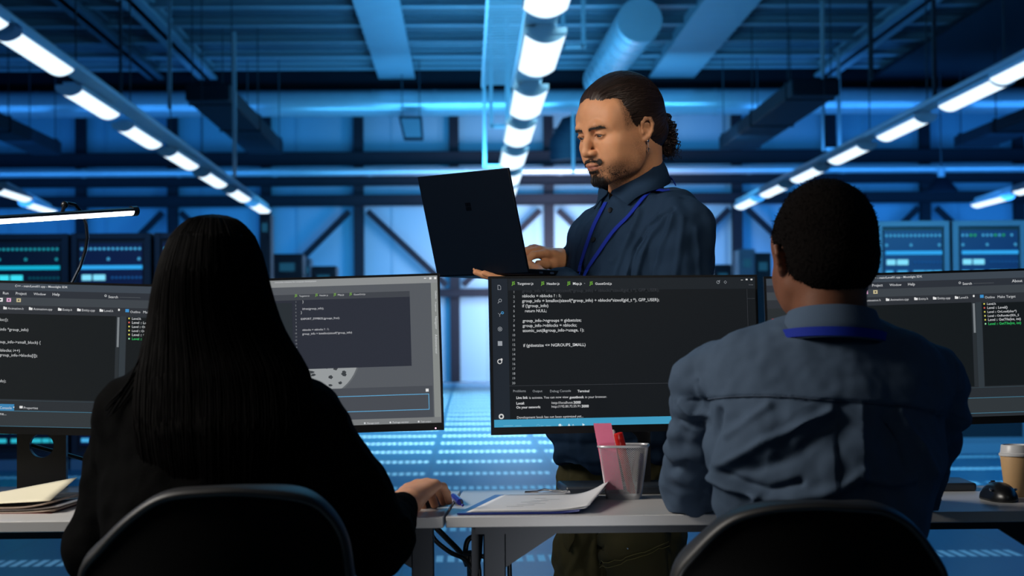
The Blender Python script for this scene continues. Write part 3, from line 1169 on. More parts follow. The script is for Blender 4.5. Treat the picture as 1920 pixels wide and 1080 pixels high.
class Mon:
    def __init__(self, label, TL, TR, BL, Yl, Yr, back=0.012, width=None):
        tl, tr = W(*TL, Yl), W(*TR, Yr)
        self.ux = (tr - tl).normalized()
        bl = W(*BL, Yl - back)
        up = tl - bl
        up -= self.ux * up.dot(self.ux)
        self.uz = up.normalized()
        self.n = self.ux.cross(self.uz)          # towards the viewer
        self.tl = tl
        self.w = (tr - tl).length if width is None else width
        self.h = up.length
        self.M = Matrix((
            (self.ux.x, -self.n.x, self.uz.x, tl.x), (self.ux.y, -self.n.y, self.uz.y, tl.y),
            (self.ux.z, -self.n.z, self.uz.z, tl.z), (0, 0, 0, 1)))
        w, h = self.w, self.h
        mid = self.M @ V((w / 2, 0.05, -h))
        self.root = thing('monitor', label, 'monitor', (mid.x, mid.y, DESK_Z), 'desk monitors')
        self.S = (0.0045, 0.0045, 0.0045, 0.0145)  # bezel left, top, right, bottom
        mb = MB()
        l, t, r, b = self.S
        mb.b2(0, w, 0, 0.012, -t, 0, self.M)
        mb.b2(0, w, 0, 0.012, -h, -h + b, self.M)
        mb.b2(0, l, 0, 0.012, -h + b, -t, self.M)
        mb.b2(w - r, w, 0, 0.012, -h + b, -t, self.M)
        attach(mb.build('bezel', M_bezel, None), self.root)
        mb = MB().b2(0.002, w - 0.002, 0.0121, 0.022, -h + 0.002, -0.002, self.M)
        mb.b2(w * 0.2, w * 0.8, 0.0221, 0.045, -h * 0.85, -h * 0.2, self.M)
        attach(mb.build('rear_housing', M_back, None, bevel=0.003), self.root)
        # stand
        py = mid.y + 0.01
        cx = (self.M @ V((w / 2, 0.0, -h))).x
        zt = (self.M @ V((w / 2, 0.06, -h * 0.45))).z
        yoff = (self.M @ V((w / 2, 0.050, -h * 0.45))).y
        cw = 0.0475
        zb = DESK_Z + 0.016
        # column with the round cable hole
        zc, rc = (self.M @ V((w / 2, 0, -h))).z - 0.024, 0.0235
        mb = MB()
        n = 24
        ang = [math.pi / 2 + 2 * math.pi * k / n for k in range(n)]
        circ = [(cx + rc * math.cos(a), zc + rc * math.sin(a)) for a in ang]

        def edge(a):
            dx, dz = math.cos(a), math.sin(a)
            ts = []
            if abs(dx) > 1e-6: ts.append((cw if dx > 0 else -cw) / dx)
            if dz > 1e-6: ts.append((zt - zc) / dz)
            if dz < -1e-6: ts.append((zb - zc) / dz)
            tt = min(v for v in ts if v > 0)
            return (cx + dx * tt, zc + dz * tt)
        # add the exact corners
        angs = sorted(set([a % (2 * math.pi) for a in ang] + [math.atan2(z_ - zc, x_ - cx) % (2 * math.pi) for x_ in (cx - cw, cx + cw) for z_ in (zt, zb)]))
        inn = [(cx + rc * math.cos(a), zc + rc * math.sin(a)) for a in angs]
        out = [edge(a) for a in angs]
        m_ = len(angs)
        vs = [(x_, yoff, z_) for x_, z_ in inn] + [(x_, yoff, z_) for x_, z_ in out] + [(x_, yoff + 0.018, z_) for x_, z_ in inn] + [(x_, yoff + 0.018, z_) for x_, z_ in out]
        fs = []
        for k in range(m_):
            q = (k + 1) % m_
            fs += [(k, q, m_ + q, m_ + k), (2 * m_ + k, 3 * m_ + k, 3 * m_ + q, 2 * m_ + q), (k, 2 * m_ + k, 2 * m_ + q, q), (m_ + k, m_ + q, 3 * m_ + q, 3 * m_ + k)]
        mb.add(vs, fs)
        self.stand = attach(mb.build('stand_column', M_black, None), self.root)
        yb = yoff + 0.05
        mb = MB().prism([(cx - 0.125, yoff - 0.105, DESK_Z), (cx + 0.125, yoff - 0.105, DESK_Z), (cx + 0.135, yb, DESK_Z), (cx - 0.135, yb, DESK_Z)], (0, 0, 0.016))
        attach(mb.build('stand_base', mat('stand_base_grey', (46, 52, 60), rough=0.35) if 'stand_base_grey' not in bpy.data.materials else bpy.data.materials['stand_base_grey'], None, bevel=0.004), self.root)
        self.cx, self.zc, self.yoff = cx, zc, yoff
        self.layers = {}

    def loc(self, px, py):
        d = ray(px, py)
        t = (self.tl - CAM_P).dot(self.n) / d.dot(self.n)
        p = CAM_P + d * t - self.tl
        return p.dot(self.ux), p.dot(self.uz)

    def P(self, x, z, lay):
        return self.tl + self.ux * x + self.uz * z + self.n * (lay * 0.00035 - 0.0012)

    def mbuf(self, key):
        return self.layers.setdefault(key, MB())

    def rect(self, key, x0, z0, x1, z1, lay=1):
        self.mbuf(key).add([self.P(x0, z0, lay), self.P(x1, z0, lay), self.P(x1, z1, lay), self.P(x0, z1, lay)], [(0, 1, 2, 3)])

    def text(self, key, s, x, z, width=None, size=0.009, lay=3, align='LEFT', bold=0.0, ux=None, uz=None):
        mb = MB()
        ux, uz = ux or self.ux, uz or self.uz
        w = text_into(mb, s, V((0, 0, 0)), V((1, 0, 0)), V((0, 0, 1)), 1.0, 'LEFT', bold)
        sc = (width / w) if width else size
        off = -w * sc if align == 'RIGHT' else 0
        o = self.P(x, z, lay)
        self.mbuf(key).add([o + ux * (v[0] * sc + off) + uz * (v[2] * sc) for v in mb.v], mb.f)

    def disc(self, key, x, z, r, lay=3, n=14):
        self.mbuf(key).add([self.P(x + r * math.cos(2 * math.pi * k / n), z + r * math.sin(2 * math.pi * k / n), lay) for k in range(n)], [tuple(range(n))])

    def ring(self, key, x, z, r, th, lay=3, n=16):
        vs = [self.P(x + q * math.cos(2 * math.pi * k / n), z + q * math.sin(2 * math.pi * k / n), lay) for k in range(n) for q in (r, r - th)]
        self.mbuf(key).add(vs, [(2 * k, 2 * ((k + 1) % n), 2 * ((k + 1) % n) + 1, 2 * k + 1) for k in range(n)])

    def poly(self, key, pts, lay=3):
        self.mbuf(key).add([self.P(x, z, lay) for x, z in pts], [tuple(range(len(pts)))])

    def finish(self, screen_rgb):
        l, t, r, b = self.S
        mb = MB().add([self.P(l, -self.h + b, 0), self.P(self.w - r, -self.h + b, 0), self.P(self.w - r, -t, 0), self.P(l, -t, 0)], [(0, 1, 2, 3)])
        mats = [glow(screen_rgb, 1.0)]
        for (name, rgb), m in self.layers.items():
            mm = glow(rgb, 1.0)
            if mm not in mats: mats.append(mm)
            mb.cur = mats.index(mm)
            mb.add(m.v, m.f)
        me = bpy.data.meshes.new('screen')
        me.from_pydata(mb.v, [], mb.f)
        me.polygons.foreach_set('material_index', mb.mi)
        return attach(link_mesh('screen', me, mats, None), self.root)


# ---------------------------------------------------------------- middle monitor
mC = Mon('black monitor with dark code editor behind the pen cup, blue bar along its screen bottom',
         (917, 518), (1419.5, 515), (922, 816), 3.58, 3.67)
U = mC.loc


def crect(key, x0, y0, x1, y1, lay=1):
    a, b = mC.loc(x0, y0), mC.loc(x1, y1)
    mC.rect(key, a[0], b[1], b[0], a[1], lay)


def ctext(key, s, x0, y, x1=None, **k):
    a = mC.loc(x0, y)
    w = None if x1 is None else mC.loc(x1, y)[0] - a[0]
    mC.text(key, s, a[0], a[1], w, **k)


K_side, K_tab = ('side_bar', (30, 37, 46)), ('tab_bar', (28, 33, 38))
TXT, DIMT, NUM = ('code_text', (206, 208, 210)), ('faded_text', (52, 55, 60)), ('line_numbers', (150, 154, 158))
MENU, ICON, JS = ('terminal_text', (205, 206, 208)), ('icons', (150, 155, 162)), ('file_icons', (112, 172, 58))
lx = mC.S[0]
sl = lambda x, y: mC.loc(x, y)
zb_ = -mC.h + mC.S[3]
mC.rect(K_side, lx, zb_ + 0.0146, sl(953, 600)[0], -mC.S[1], 1)
mC.rect(K_tab, sl(954, 600)[0], sl(1170, 543)[1], mC.w - mC.S[2], -mC.S[1], 1)
mC.rect(('status_bar', (62, 152, 190)), lx, zb_, mC.w - mC.S[2], zb_ + 0.0145, 1)
mC.rect(('divider_lines', (58, 61, 66)), sl(955, 724)[0], sl(955, 724)[1], mC.w - 0.016, sl(955, 724)[1] + 0.0007, 2)
mC.rect(('divider_lines', (58, 61, 66)), sl(1402, 600)[0], sl(1402, 560)[1] - 0.22, sl(1402, 600)[0] + 0.0006, sl(1402, 542)[1], 2)
mC.rect(('divider_lines', (58, 61, 66)), sl(1402, 600)[0], sl(1402, 560)[1], mC.w - 0.006, sl(1402, 560)[1] + 0.0007, 2)
for nm, x0, x1, ic in (('Targetver.js', 970, 1000, 960), ('Header.js', 1025, 1049, 1015), ('Map.js', 1074, 1091, 1064), ('GuestGrid.js', 1116, 1147, 1106)):
    ctext(TXT, nm, x0, 534, x1, bold=0.012)
    ctext(JS, 'JS', ic, 533.6, ic + 5.6, bold=0.02)
ctext(NUM, '-', 1095, 533, 1097)
for k in range(20):
    y = 549.5 + k * 9.0
    s = str(k + 1)
    ctext(NUM, s, 964.5 - 2.2 * len(s), y, None, size=0.0064, bold=0.01)
code = [(0, 979, 1236, 'group_info = kmalloc(sizeof(*group_info) + nblocks*sizeof(gid_t *), GFP_USER);', DIMT),
        (1, 979, 1052, 'nblocks = nblocks ? : 1;', TXT),
        (2, 979, 1236, 'group_info = kmalloc(sizeof(*group_info) + nblocks*sizeof(gid_t *), GFP_USER);', TXT),
        (3, 979, 1028, 'if (!group_info)', TXT), (4, 984, 1025, 'return NULL;', TXT),
        (6, 980, 1090, 'group_info->ngroups = gidsetsize;', TXT), (7, 980, 1081.5, 'group_info->nblocks = nblocks;', TXT),
        (8, 980, 1095, 'atomic_set(&group_info->usage, 1);', TXT), (11, 981, 1098, 'if (gidsetsize <= NGROUPS_SMALL)', TXT)]
for ln, x0, x1, s, kk in code:
    ctext(kk, s, x0, 548.3 + ln * 9.28, x1, bold=0.006)
for s, x0, x1, kk in (('Problems', 962, 986, NUM), ('Output', 998.5, 1017, NUM), ('Debug Console', 1031, 1070.5, NUM), ('Terminal', 1083, 1105, TXT)):
    ctext(kk, s, x0, 735.5, x1, bold=0.02 if s == 'Terminal' else 0.0)
ctext(MENU, 'Live link', 968, 748, 990, bold=0.025)
ctext(MENU, 'is activate. You can now view', 992, 747.8, 1066)
ctext(MENU, 'guestbook', 1068, 747, 1095, bold=0.025)
ctext(MENU, 'in your browser.', 1097, 746.5, 1138)
ctext(MENU, 'Local:', 968, 758.5, 983.5, bold=0.025)
ctext(MENU, 'http://localhost:', 1034, 757.5, 1075)
ctext(MENU, '3000', 1075.5, 757, 1089, bold=0.03)
ctext(MENU, 'On your network:', 968, 766, 1013.5, bold=0.025)
ctext(MENU, 'http://192.80.72.55.91:', 1034, 764.5, 1090)
ctext(MENU, '3000', 1090.5, 764, 1104, bold=0.03)
ctext(MENU, 'Development book has not been optimized yet...', 969, 785, 1094)
SB = ('status_text', (205, 228, 236))
ctext(SB, '1', 1053, 800, 1054.5); ctext(SB, '0', 1073, 800, 1076)
ctext(SB, 'Ln 13', 1257, 796.5, 1273)
for a, b in ((944, 962), (966, 978), (1014, 1019), (1024, 1033), (1100, 1112), (1150, 1183)):
    p0, p1 = mC.loc(a, 798.5), mC.loc(b, 798.5)
    mC.rect(('status_marks', (110, 180, 208)), p0[0], p0[1] - 0.0006, p1[0], p0[1] + 0.0006, 2)
p = mC.loc(1050, 797.5); mC.disc(SB, p[0], p[1], 0.0029, 2)
p = mC.loc(1067, 797.5); mC.poly(SB, [(p[0] - 0.0034, p[1] - 0.0026), (p[0] + 0.0034, p[1] - 0.0026), (p[0], p[1] + 0.0034)], 2)
p = mC.loc(1094, 796.5); mC.poly(SB, [(p[0] - 0.002, p[1] - 0.003), (p[0] + 0.003, p[1]), (p[0] - 0.002, p[1] + 0.003)], 2)
p = mC.loc(1009, 798.5); mC.ring(('status_marks', (110, 180, 208)), p[0], p[1], 0.003, 0.0007, 2)
# side icons
p = mC.loc(936, 539)
mC.poly(ICON, [(p[0] - 0.0030, p[1] - 0.0045), (p[0] + 0.0034, p[1] - 0.0045), (p[0] + 0.0034, p[1] + 0.0022), (p[0] + 0.0010, p[1] + 0.0047), (p[0] - 0.0030, p[1] + 0.0047)])
mC.poly(('side_bar_icon_centre', (30, 37, 46)), [(p[0] - 0.0022, p[1] - 0.0037), (p[0] + 0.0026, p[1] - 0.0037), (p[0] + 0.0026, p[1] + 0.0018), (p[0] + 0.0006, p[1] + 0.0038), (p[0] - 0.0022, p[1] + 0.0038)], 4)
p = mC.loc(937, 564); mC.ring(ICON, p[0] + 0.0008, p[1] + 0.0006, 0.0032, 0.0009)
mC.poly(ICON, [(p[0] - 0.0016, p[1] - 0.0014), (p[0] - 0.0008, p[1] - 0.002), (p[0] - 0.0034, p[1] - 0.0052), (p[0] - 0.0042, p[1] - 0.0046)])
p = mC.loc(937, 590)
for d in ((-0.003, 0.003), (0.003, 0.003), (0.0, -0.0038)):
    mC.poly(ICON, [(p[0] - 0.0004, p[1]), (p[0] + 0.0004, p[1]), (p[0] + d[0] + 0.0005, p[1] + d[1]), (p[0] + d[0] - 0.0005, p[1] + d[1])])
p = mC.loc(942, 586.5); mC.ring(('blue_badge', (70, 160, 220)), p[0], p[1], 0.0026, 0.001, 4)
p = mC.loc(937.5, 617); mC.ring(ICON, p[0], p[1], 0.0042, 0.0010); mC.disc(ICON, p[0], p[1], 0.0016)
p = mC.loc(937.5, 644); mC.poly(ICON, [(p[0] - 0.0042, p[1] - 0.0044), (p[0] + 0.0044, p[1] - 0.0044), (p[0] + 0.0044, p[1] + 0.0044), (p[0] - 0.0042, p[1] + 0.0044)])
LI = ('bright_icons', (205, 205, 205))
p = mC.loc(937.5, 677.5); mC.ring(LI, p[0] - 0.0004, p[1] - 0.0004, 0.0048, 0.0016); mC.disc(LI, p[0] + 0.003, p[1] + 0.0034, 0.0022, 4)
p = mC.loc(940, 781); mC.ring(LI, p[0], p[1], 0.0052, 0.0026)
p = mC.loc(1346.5, 529); mC.ring(ICON, p[0], p[1], 0.0032, 0.0008); mC.poly(ICON, [(p[0] + 0.0004, p[1] + 0.0006), (p[0] + 0.0012, p[1]), (p[0] + 0.0042, p[1] + 0.0034), (p[0] + 0.0034, p[1] + 0.0040)])
p = mC.loc(1360, 529); mC.ring(ICON, p[0], p[1], 0.0032, 0.0008, n=4)
for xx in (1391, 1400, 1409):
    p = mC.loc(xx, 524); mC.rect(LI, p[0] - 0.002, p[1] - 0.0014, p[0] + 0.002, p[1] + (0.0014 if xx > 1391 else -0.0006), 3)
for xx in (1405, 1408, 1411):
    p = mC.loc(xx, 534); mC.disc(ICON, p[0], p[1], 0.0006)
mC.finish((19, 23, 27))

# ---------------------------------------------------------------- second monitor from the left (grey windows)
mB = Mon('black monitor with a grey desktop and open code window, right of the seated woman',
         (331, 527.5), (824, 512), (341, 822), 3.62, 3.61)


def mk(mon):
    def rect(key, x0, y0, x1, y1, lay=1):
        a, b = mon.loc(x0, y0), mon.loc(x1, y1)
        mon.rect(key, a[0], min(a[1], b[1]), b[0], max(a[1], b[1]), lay)

    def text(key, s, x0, y, x1=None, align='LEFT', **k):
        a = mon.loc(x0, y)
        w = None if x1 is None else mon.loc(x1, y)[0] - a[0]
        if align == 'RIGHT':
            mon.text(key, s, a[0], a[1], None, align='RIGHT', **k)
        else:
            mon.text(key, s, a[0], a[1], w, **k)
    return rect, text


br, bt = mk(mB)
GB = ('title_bar', (138, 141, 142))
z0 = mB.loc(816, 530)[1]
mB.rect(GB, mB.S[0], z0, mB.w - mB.S[2], -mB.S[1], 1)
mB.rect(('scroll_strip', (132, 136, 134)), mB.loc(811, 650)[0], -mB.h + mB.S[3], mB.w - mB.S[2], z0, 1)
zt_ = -mB.h + mB.S[3]
mB.rect(('bottom_bar', (118, 121, 122)), mB.S[0], zt_, mB.w - mB.S[2], zt_ + 0.011, 2)
xa, za_ = mB.loc(768, 549.5)
xb, zb2 = mB.loc(768, 686)
mB.rect(('code_window', (41, 45, 56)), 0.06, zb2, xa, za_ - 0.007, 2)
mB.rect(('code_window_tabs', (62, 66, 73)), 0.06, za_ - 0.007, xa, za_ + 0.004, 2)
mB.rect(('code_window_side', (37, 44, 50)), 0.06, zb2, mB.loc(548, 600)[0], za_ - 0.012, 3)
WT = ('window_text', (205, 207, 210))
bt(WT, 'innovative solutions for computer development', 515, 531, 593)
for nm, x0, x1, ic in (('Targetver.js', 561, 580, 553), ('Header.js', 599, 615, 591.5), ('Map.js', 633, 645, 626), ('GuestGrid.js', 663, 685, 655.5)):
    y = 556.5 - (x0 - 561) * 0.028
    bt(WT, nm, x0, y, x1, lay=4)
    bt(('file_icons', (120, 172, 66)), 'JS', ic, y - .4, ic + 4.4, lay=4, bold=0.02)
xc_ = mB.loc(556, 600)[0]
for k in range(17):
    z = mB.loc(556, 567.5 + k * 6.55)[1]
    mB.text(NUM, str(k + 1), xc_, z, None, size=0.0042, lay=4, align='RIGHT')
for s, x0, x1, y in (('}', 567, 569, 568), ('kfree(group_info);', 567, 607, 581), ('}', 564, 566, 588), ('EXPORT_SYMBOL(groups_free);', 564, 637, 600), ('nblocks = nblocks ? : 1;', 567, 617, 620.5), ('group_info = kmalloc(sizeof(*group_info)', 567, 660, 628)):
    bt(WT, s, x0, y, x1, lay=4)
for xx in (797, 807, 816):
    p = mB.loc(xx, 522 - (xx - 797) * 0.03)
    mB.rect(('window_buttons', (225, 225, 225)), p[0] - 0.0022, p[1] - (0.0005 if xx == 797 else 0.002), p[0] + 0.0022, p[1] + (0.001 if xx == 797 else 0.002), 3)
# coin picture on the desktop
cx_, cz_ = mB.loc(592, 664)
rr = 0.083
DISC, SPOT = ('desktop_coin_picture', (148, 152, 154)), ('coin_picture_spots', (58, 62, 66))
mB.disc(('coin_picture_rim', (96, 100, 104)), cx_, cz_, rr + 0.003, 0.5, 48)
mB.disc(DISC, cx_, cz_, rr, 1, 48)
rs = random.Random(3)
for k in range(60):
    a, q = rs.uniform(0, 6.28), rr * math.sqrt(rs.uniform(0, 0.86))
    n = 5
    mB.poly(SPOT, [(cx_ + q * math.cos(a) + rs.uniform(.5, 1) * .006 * math.cos(6.28 * i / n), cz_ + q * math.sin(a) + rs.uniform(.4, 1) * .005 * math.sin(6.28 * i / n)) for i in range(n)], 1.5)
# lower panel
x1_, zz1 = mB.loc(811, 723)
zz0 = mB.loc(811, 782)[1]
mB.rect(('lower_panel', (70, 74, 81)), mB.S[0], zz0, x1_, zz1, 1.8)
bl = ('blue_outline', (96, 170, 215))
xq, zq1 = mB.loc(804.5, 738)
zq0 = mB.loc(804.5, 768)[1]
mB.rect(bl, 0.06, zq1 - 0.0012, xq, zq1, 3); mB.rect(bl, 0.06, zq0, xq, zq0 + 0.0012, 3); mB.rect(bl, xq - 0.0012, zq0, xq, zq1, 3)
p = mB.loc(801, 731.5); mB.rect(('window_buttons', (225, 225, 225)), p[0] - 0.0028, p[1] - 0.0028, p[0] + 0.0028, p[1] + 0.0028, 3)
for s, x0, x1, y in (('Manage tools', 688, 711, 795.0), ('Package version', 736, 766, 793.5), ('Task output', 789, 808.5, 792)):
    bt(WT, s, x0, y, x1, lay=4)
    p = mB.loc(x0 - 4, y - 1.5); mB.disc(WT, p[0], p[1], 0.0018, 4)
for i, (y0, s, w_) in enumerate(((545, 'Outline', 15), (566, 'Properties', 18), (593, 'Navigator', 24), (627, 'Administrator', 36))):
    p = mB.loc(815.5, y0)
    mB.text(WT, s, p[0], p[1], w_ / 960, lay=4, ux=-mB.uz, uz=mB.ux)
mB.finish((84, 88, 94))
p = mB.M @ V((mB.w - 0.016, -0.0005, -mB.h + 0.004))
mb = MB().sphere(p, 0.0016, 10)
attach(mb.build('power_light', glow((255, 190, 220), 2.0), None), mB.root)

# ---------------------------------------------------------------- the two outer monitors show the same program
def ide(mon, ref, with_code):
    """ref: monitor whose photo pixels give the layout; the same layout is drawn on mon"""
    def q(px, py):
        return ref.loc(px, py)

    def rect(key, x0, y0, x1, y1, lay=1):
        a, b = q(x0, y0), q(x1, y1)
        mon.rect(key, max(a[0], mon.S[0]), min(a[1], b[1]), min(b[0], mon.w - mon.S[2]), max(a[1], b[1]), lay)

    def text(key, s, x0, y, x1=None, **k):
        a = q(x0, y + 1.2)
        w = None if x1 is None else q(x1, y)[0] - a[0]
        mon.text(key, s, a[0], a[1], w, **k)
    L_, R_ = -178, 330
    sk = lambda x: (x - 100) * 0.025        # the tilt of the reference picture

    def row(key, y0, y1, x0=L_, x1=R_, lay=1):
        a, b = q(100, y0), q(100, y1)
        xa, xb = q(x0, 650)[0], q(x1, 650)[0]
        mon.rect(key, max(xa, mon.S[0]), b[1], min(xb, mon.w - mon.S[2]), a[1], lay)
    T_ = ('window_text', (205, 207, 210))
    row(('title_bar', (60, 69, 79)), 531, 546)
    row(('menu_bar', (43, 48, 56)), 546, 559)
    row(('tool_bar', (60, 66, 72)), 559, 574)
    row(('tab_bar', (44, 48, 54)), 574, 590)
    row(('editor_panel', (19, 24, 27)), 590, 750, -110, 216)
    row(('project_panel', (38, 43, 46)), 590, 750, L_, -112)
    row(('outline_panel', (19, 24, 27)), 592, 750, 236, R_)
    row(('side_gutter', (48, 56, 62)), 590, 752, 224, 235)
    row(('scroll_bar', (120, 126, 130)), 592, 648, 218.5, 222.5, 2)
    row(('scroll_track', (40, 46, 50)), 648, 750, 218.5, 222.5, 2)
    row(('console_panel', (47, 53, 57)), 773, 801)
    row(('blue_lines', (66, 112, 134)), 771.5, 772.7, lay=2)
    row(('blue_lines', (66, 112, 134)), 800.5, 801.7, lay=2)
    row(('blue_lines', (52, 66, 74)), 752, 753, lay=2)
    row(('console_tab', (56, 128, 176)), 759.5, 771.5, -20, 30, 2)
    text(T_, 'C++ - main/Level01.cpp - Moonlight SDK', 28, 538.5 + sk(28), 127, bold=0.01)
    for s, x0, x1 in (('Run', 5, 16), ('Project', 29, 50), ('Window', 63, 86), ('Help', 98, 112), ('Search', 203, 221), ('About', 298, 318)):
        text(T_, s, x0, 553 + sk(x0) + (2 if s == 'Search' else 0), x1, bold=0.006)
    p = q(198, 554.5); mon.ring(T_, p[0], p[1], 0.0022, 0.0008)
    p0 = q(224, 557.5); mon.rect(('search_line', (92, 97, 102)), p0[0], p0[1], p0[0] + 0.04, p0[1] + 0.0006, 3)
    for xx, c in ((1, (225, 225, 225)), (16.5, (225, 170, 205)), (35, (190, 178, 140))):
        p = q(xx, 564.5 + sk(xx))
        mon.rect(('tool_icons_%d' % xx if False else 'tool_icon', c), p[0] - 0.0042, p[1] - 0.0036, p[0] + 0.0042, p[1] + 0.0036, 3)
        mon.disc(('tool_icon_centre', (60, 62, 68)), p[0], p[1], 0.0016, 4)
    for s, x0, x1 in (('Animation.h', 14.5, 44), ('Animation.cpp', 62.5, 98), ('Entity.h', 117, 135), ('Entity.cpp', 153, 178), ('Level.h', 195, 212)):
        y = 581 + sk(x0)
        text(T_, s, x0, y, x1)
        p = q(x0 - 5, y - 1)
        mon.rect(('folder_icons', (222, 222, 222)), p[0] - 0.0034, p[1] - 0.0022, p[0] + 0.0034, p[1] + 0.0020, 3)
        mon.rect(('folder_icons', (222, 222, 222)), p[0] - 0.0034, p[1] + 0.0020, p[0] - 0.0002, p[1] + 0.0031, 3)
    p = q(223, 581); mon.rect(('folder_icons', (222, 222, 222)), p[0] - 0.0016, p[1] - 0.002, p[0] + 0.0016, p[1] + 0.002, 3)
    p = q(239, 582.5); mon.rect(('outline_icon', (60, 140, 200)), p[0] - 0.004, p[1] - 0.003, p[0] + 0.003, p[1] + 0.003, 3)
    text(T_, 'Outline', 244, 582 + sk(244), 263)
    text(T_, 'Make Target', 268, 582 + sk(268), 303)
    wid = {'Level.h': 17, 'Level :: Level()': 39, 'Level :: OnLoad(char*)': 56, 'Level :: OnRender(SDL_S': 60, 'Level :: GetTile(int, int)': 63}
    items = [('Level.h', (215, 205, 90)), ('Level :: Level()', (215, 95, 85)), ('Level :: OnLoad(char*)', (210, 205, 95)), ('Level :: OnRender(SDL_S', (205, 205, 105)), ('Level :: GetTile(int, int)', (215, 205, 95)), ('Level :: GetTile(int, int)', (150, 220, 170))]
    for k, (s, c) in enumerate(items):
        y = 598.2 + k * 7.6
        kk = T_ if k < 5 else ('green_text', (50, 195, 100))
        text(kk, s, 247, y, 247 + wid[s], bold=0.008)
        p = q(242, y - 1.2); mon.disc(('outline_dots', c), p[0], p[1], 0.0016)
    text(T_, 'Console', -1, 765.5, 22, lay=4)
    p = q(26, 763.5); mon.disc(T_, p[0], p[1], 0.0012, 4)
    text(T_, 'Properties', 44, 765.5, 71)
    p = q(39.5, 763.5); mon.rect(('folder_icons', (222, 222, 222)), p[0] - 0.003, p[1] - 0.0022, p[0] + 0.003, p[1] + 0.0024, 3)
    if with_code:
        for s, xe, y in (('data = kmalloc();', 15, 602), ('free(struct group_info *group_info)', 53, 621), ('if (group_info->blocks[0] != group_info->small_block) {', 76, 645), ('for (i = 0; i < group_info->nblocks; i++)', 37, 660), ('free_page((unsigned long)group_info->blocks[i]);', 70, 669.5), ('free(group_info);', 11, 717)):
            a = q(xe, y)
            sub = [s]
            mb_ = MB()
            w = text_into(mb_, s, V((0, 0, 0)), V((1, 0, 0)), V((0, 0, 1)), 1.0)
            sz = 0.0078
            vis = s
            while w * sz > a[0] - 0.075:
                vis = vis[1:]
                mb_ = MB()
                w = text_into(mb_, vis, V((0, 0, 0)), V((1, 0, 0)), V((0, 0, 1)), 1.0)
            mon.text(('code_text', (206, 208, 210)), vis, a[0], a[1], None, size=sz, align='RIGHT')
        text(T_, 'Run time...', -22, 776.5, 12)
    else:
        for k, (s, c) in enumerate((('Gradle', (205, 50, 38)), ('src/C++', (150, 195, 215)), ('bin', (180, 205, 215)))):
            p = q(-164.5, 606 + k * 11.5)
            mon.rect(('tree_icon', c), p[0] - 0.0036, p[1] - 0.0034, p[0] + 0.0036, p[1] + 0.0034, 3)
            mon.text(T_, s, p[0] + 0.008, p[1] - 0.0024, None, size=0.0078, bold=0.01)
    mon.finish((40, 45, 50))


mA = Mon('leftmost black monitor with program windows, above the paper stack', (-178, 521.5), (327, 534), (-185, 809.5), 3.60, 3.61, back=0.0)
mD = Mon('rightmost black monitor with program windows, half hidden by the seated man', (1432, 518.5), (1937, 502.5), (1441, 808), 3.62, 3.61, back=0.0)
ide(mA, mA, True)
ide(mD, mA, False)

# cable behind the left stand
mb = MB()
c0 = V((mA.cx + 0.12, mA.yoff + 0.09, 0.80))
mb.tube([(mA.cx - 0.035, mA.yoff + 0.03, mA.zc + 0.002), (mA.cx, mA.yoff + 0.03, mA.zc - 0.008), (mA.cx + 0.03, mA.yoff + 0.05, mA.zc - 0.018), (mA.cx + 0.07, mA.yoff + 0.08, 0.825), (mA.cx + 0.11, mA.yoff + 0.08, 0.800), (mA.cx + 0.16, mA.yoff + 0.08, 0.775), (mA.cx + 0.2, mA.yoff + 0.06, 0.764)], 0.004, 8)
solo(mb, 'monitor_cable', 'black cable crossing behind the round hole of the leftmost monitor stand', 'cable', M_black)

# ================================================================== DESK LAMP
M_lampbody = mat('lamp_bar_black', (20, 20, 22), rough=0.35)
e_r, e_l = W(256, 395.5, 3.80), W(-150, 421, 3.42)
dl = thing('desk_lamp', 'slim LED desk lamp bar glowing white on a curved stem over the leftmost monitor', 'desk lamp', (0, 0, 0))
ax = (e_r - e_l).normalized()
sd = ax.cross(V((0, 0, 1))).normalized()
upv = sd.cross(ax)
mb = MB()
n = 12
for p, q_ in ((e_l, e_r),):
    vs = []
    for e in (e_l, e_r - ax * 0.012):
        for k in range(n + 1):
            a = math.pi * k / n
            vs.append(e + sd * (0.011 * math.cos(a)) + upv * (0.007 * math.sin(a) + 0.001))
    fs = [(k, k + 1, n + 2 + k, n + 1 + k) for k in range(n)] + [tuple(range(n + 1)), tuple(range(n + 1, 2 * n + 2)), (0, n + 1, 2 * n + 1, n)]
    mb.add(vs, fs)
bar_ = mb.build('lamp_bar', M_lampbody, None)
bar_.parent = dl
mb = MB()
vs = []
for e in (e_l, e_r - ax * 0.014):
    for k in range(n + 1):
        a = math.pi * k / n
        vs.append(e + sd * (0.0105 * math.cos(a)) - upv * (0.0085 * math.sin(a)))
mb.add(vs, [(k, k + 1, n + 2 + k, n + 1 + k) for k in range(n)] + [tuple(range(n + 1)), tuple(range(n + 1, 2 * n + 2)), (0, n + 1, 2 * n + 1, n)])
mb.build('diffuser', glow((255, 250, 248), 9.0), dl)
mb = MB().tube([e_r - ax * 0.014, e_r], 0.0105, 14)
mb.build('end_cap', M_lampbody, dl)
ps = [W(136, 528, 3.76), W(150, 500, 3.76), W(160, 470, 3.76), W(164, 445, 3.75), W(161, 420, 3.73), W(152, 396, 3.71), W(141, 384, 3.70), W(128, 381, 3.69), W(120, 386, 3.68)]
foot = W(124, 545, 3.76)
mb = MB().tube([V((mA.cx - 0.175, YB - 0.026, DESK_Z + 0.028)), V((mA.cx - 0.175, YB + 0.03, DESK_Z + 0.09)), V((mA.cx - 0.10, 3.77, DESK_Z + 0.20)), foot] + ps, 0.0036, 10)
mb.build('stem', mat('lamp_stem', (70, 76, 84), rough=0.25, metal=0.9), dl)
j = W(121, 384, 3.68)
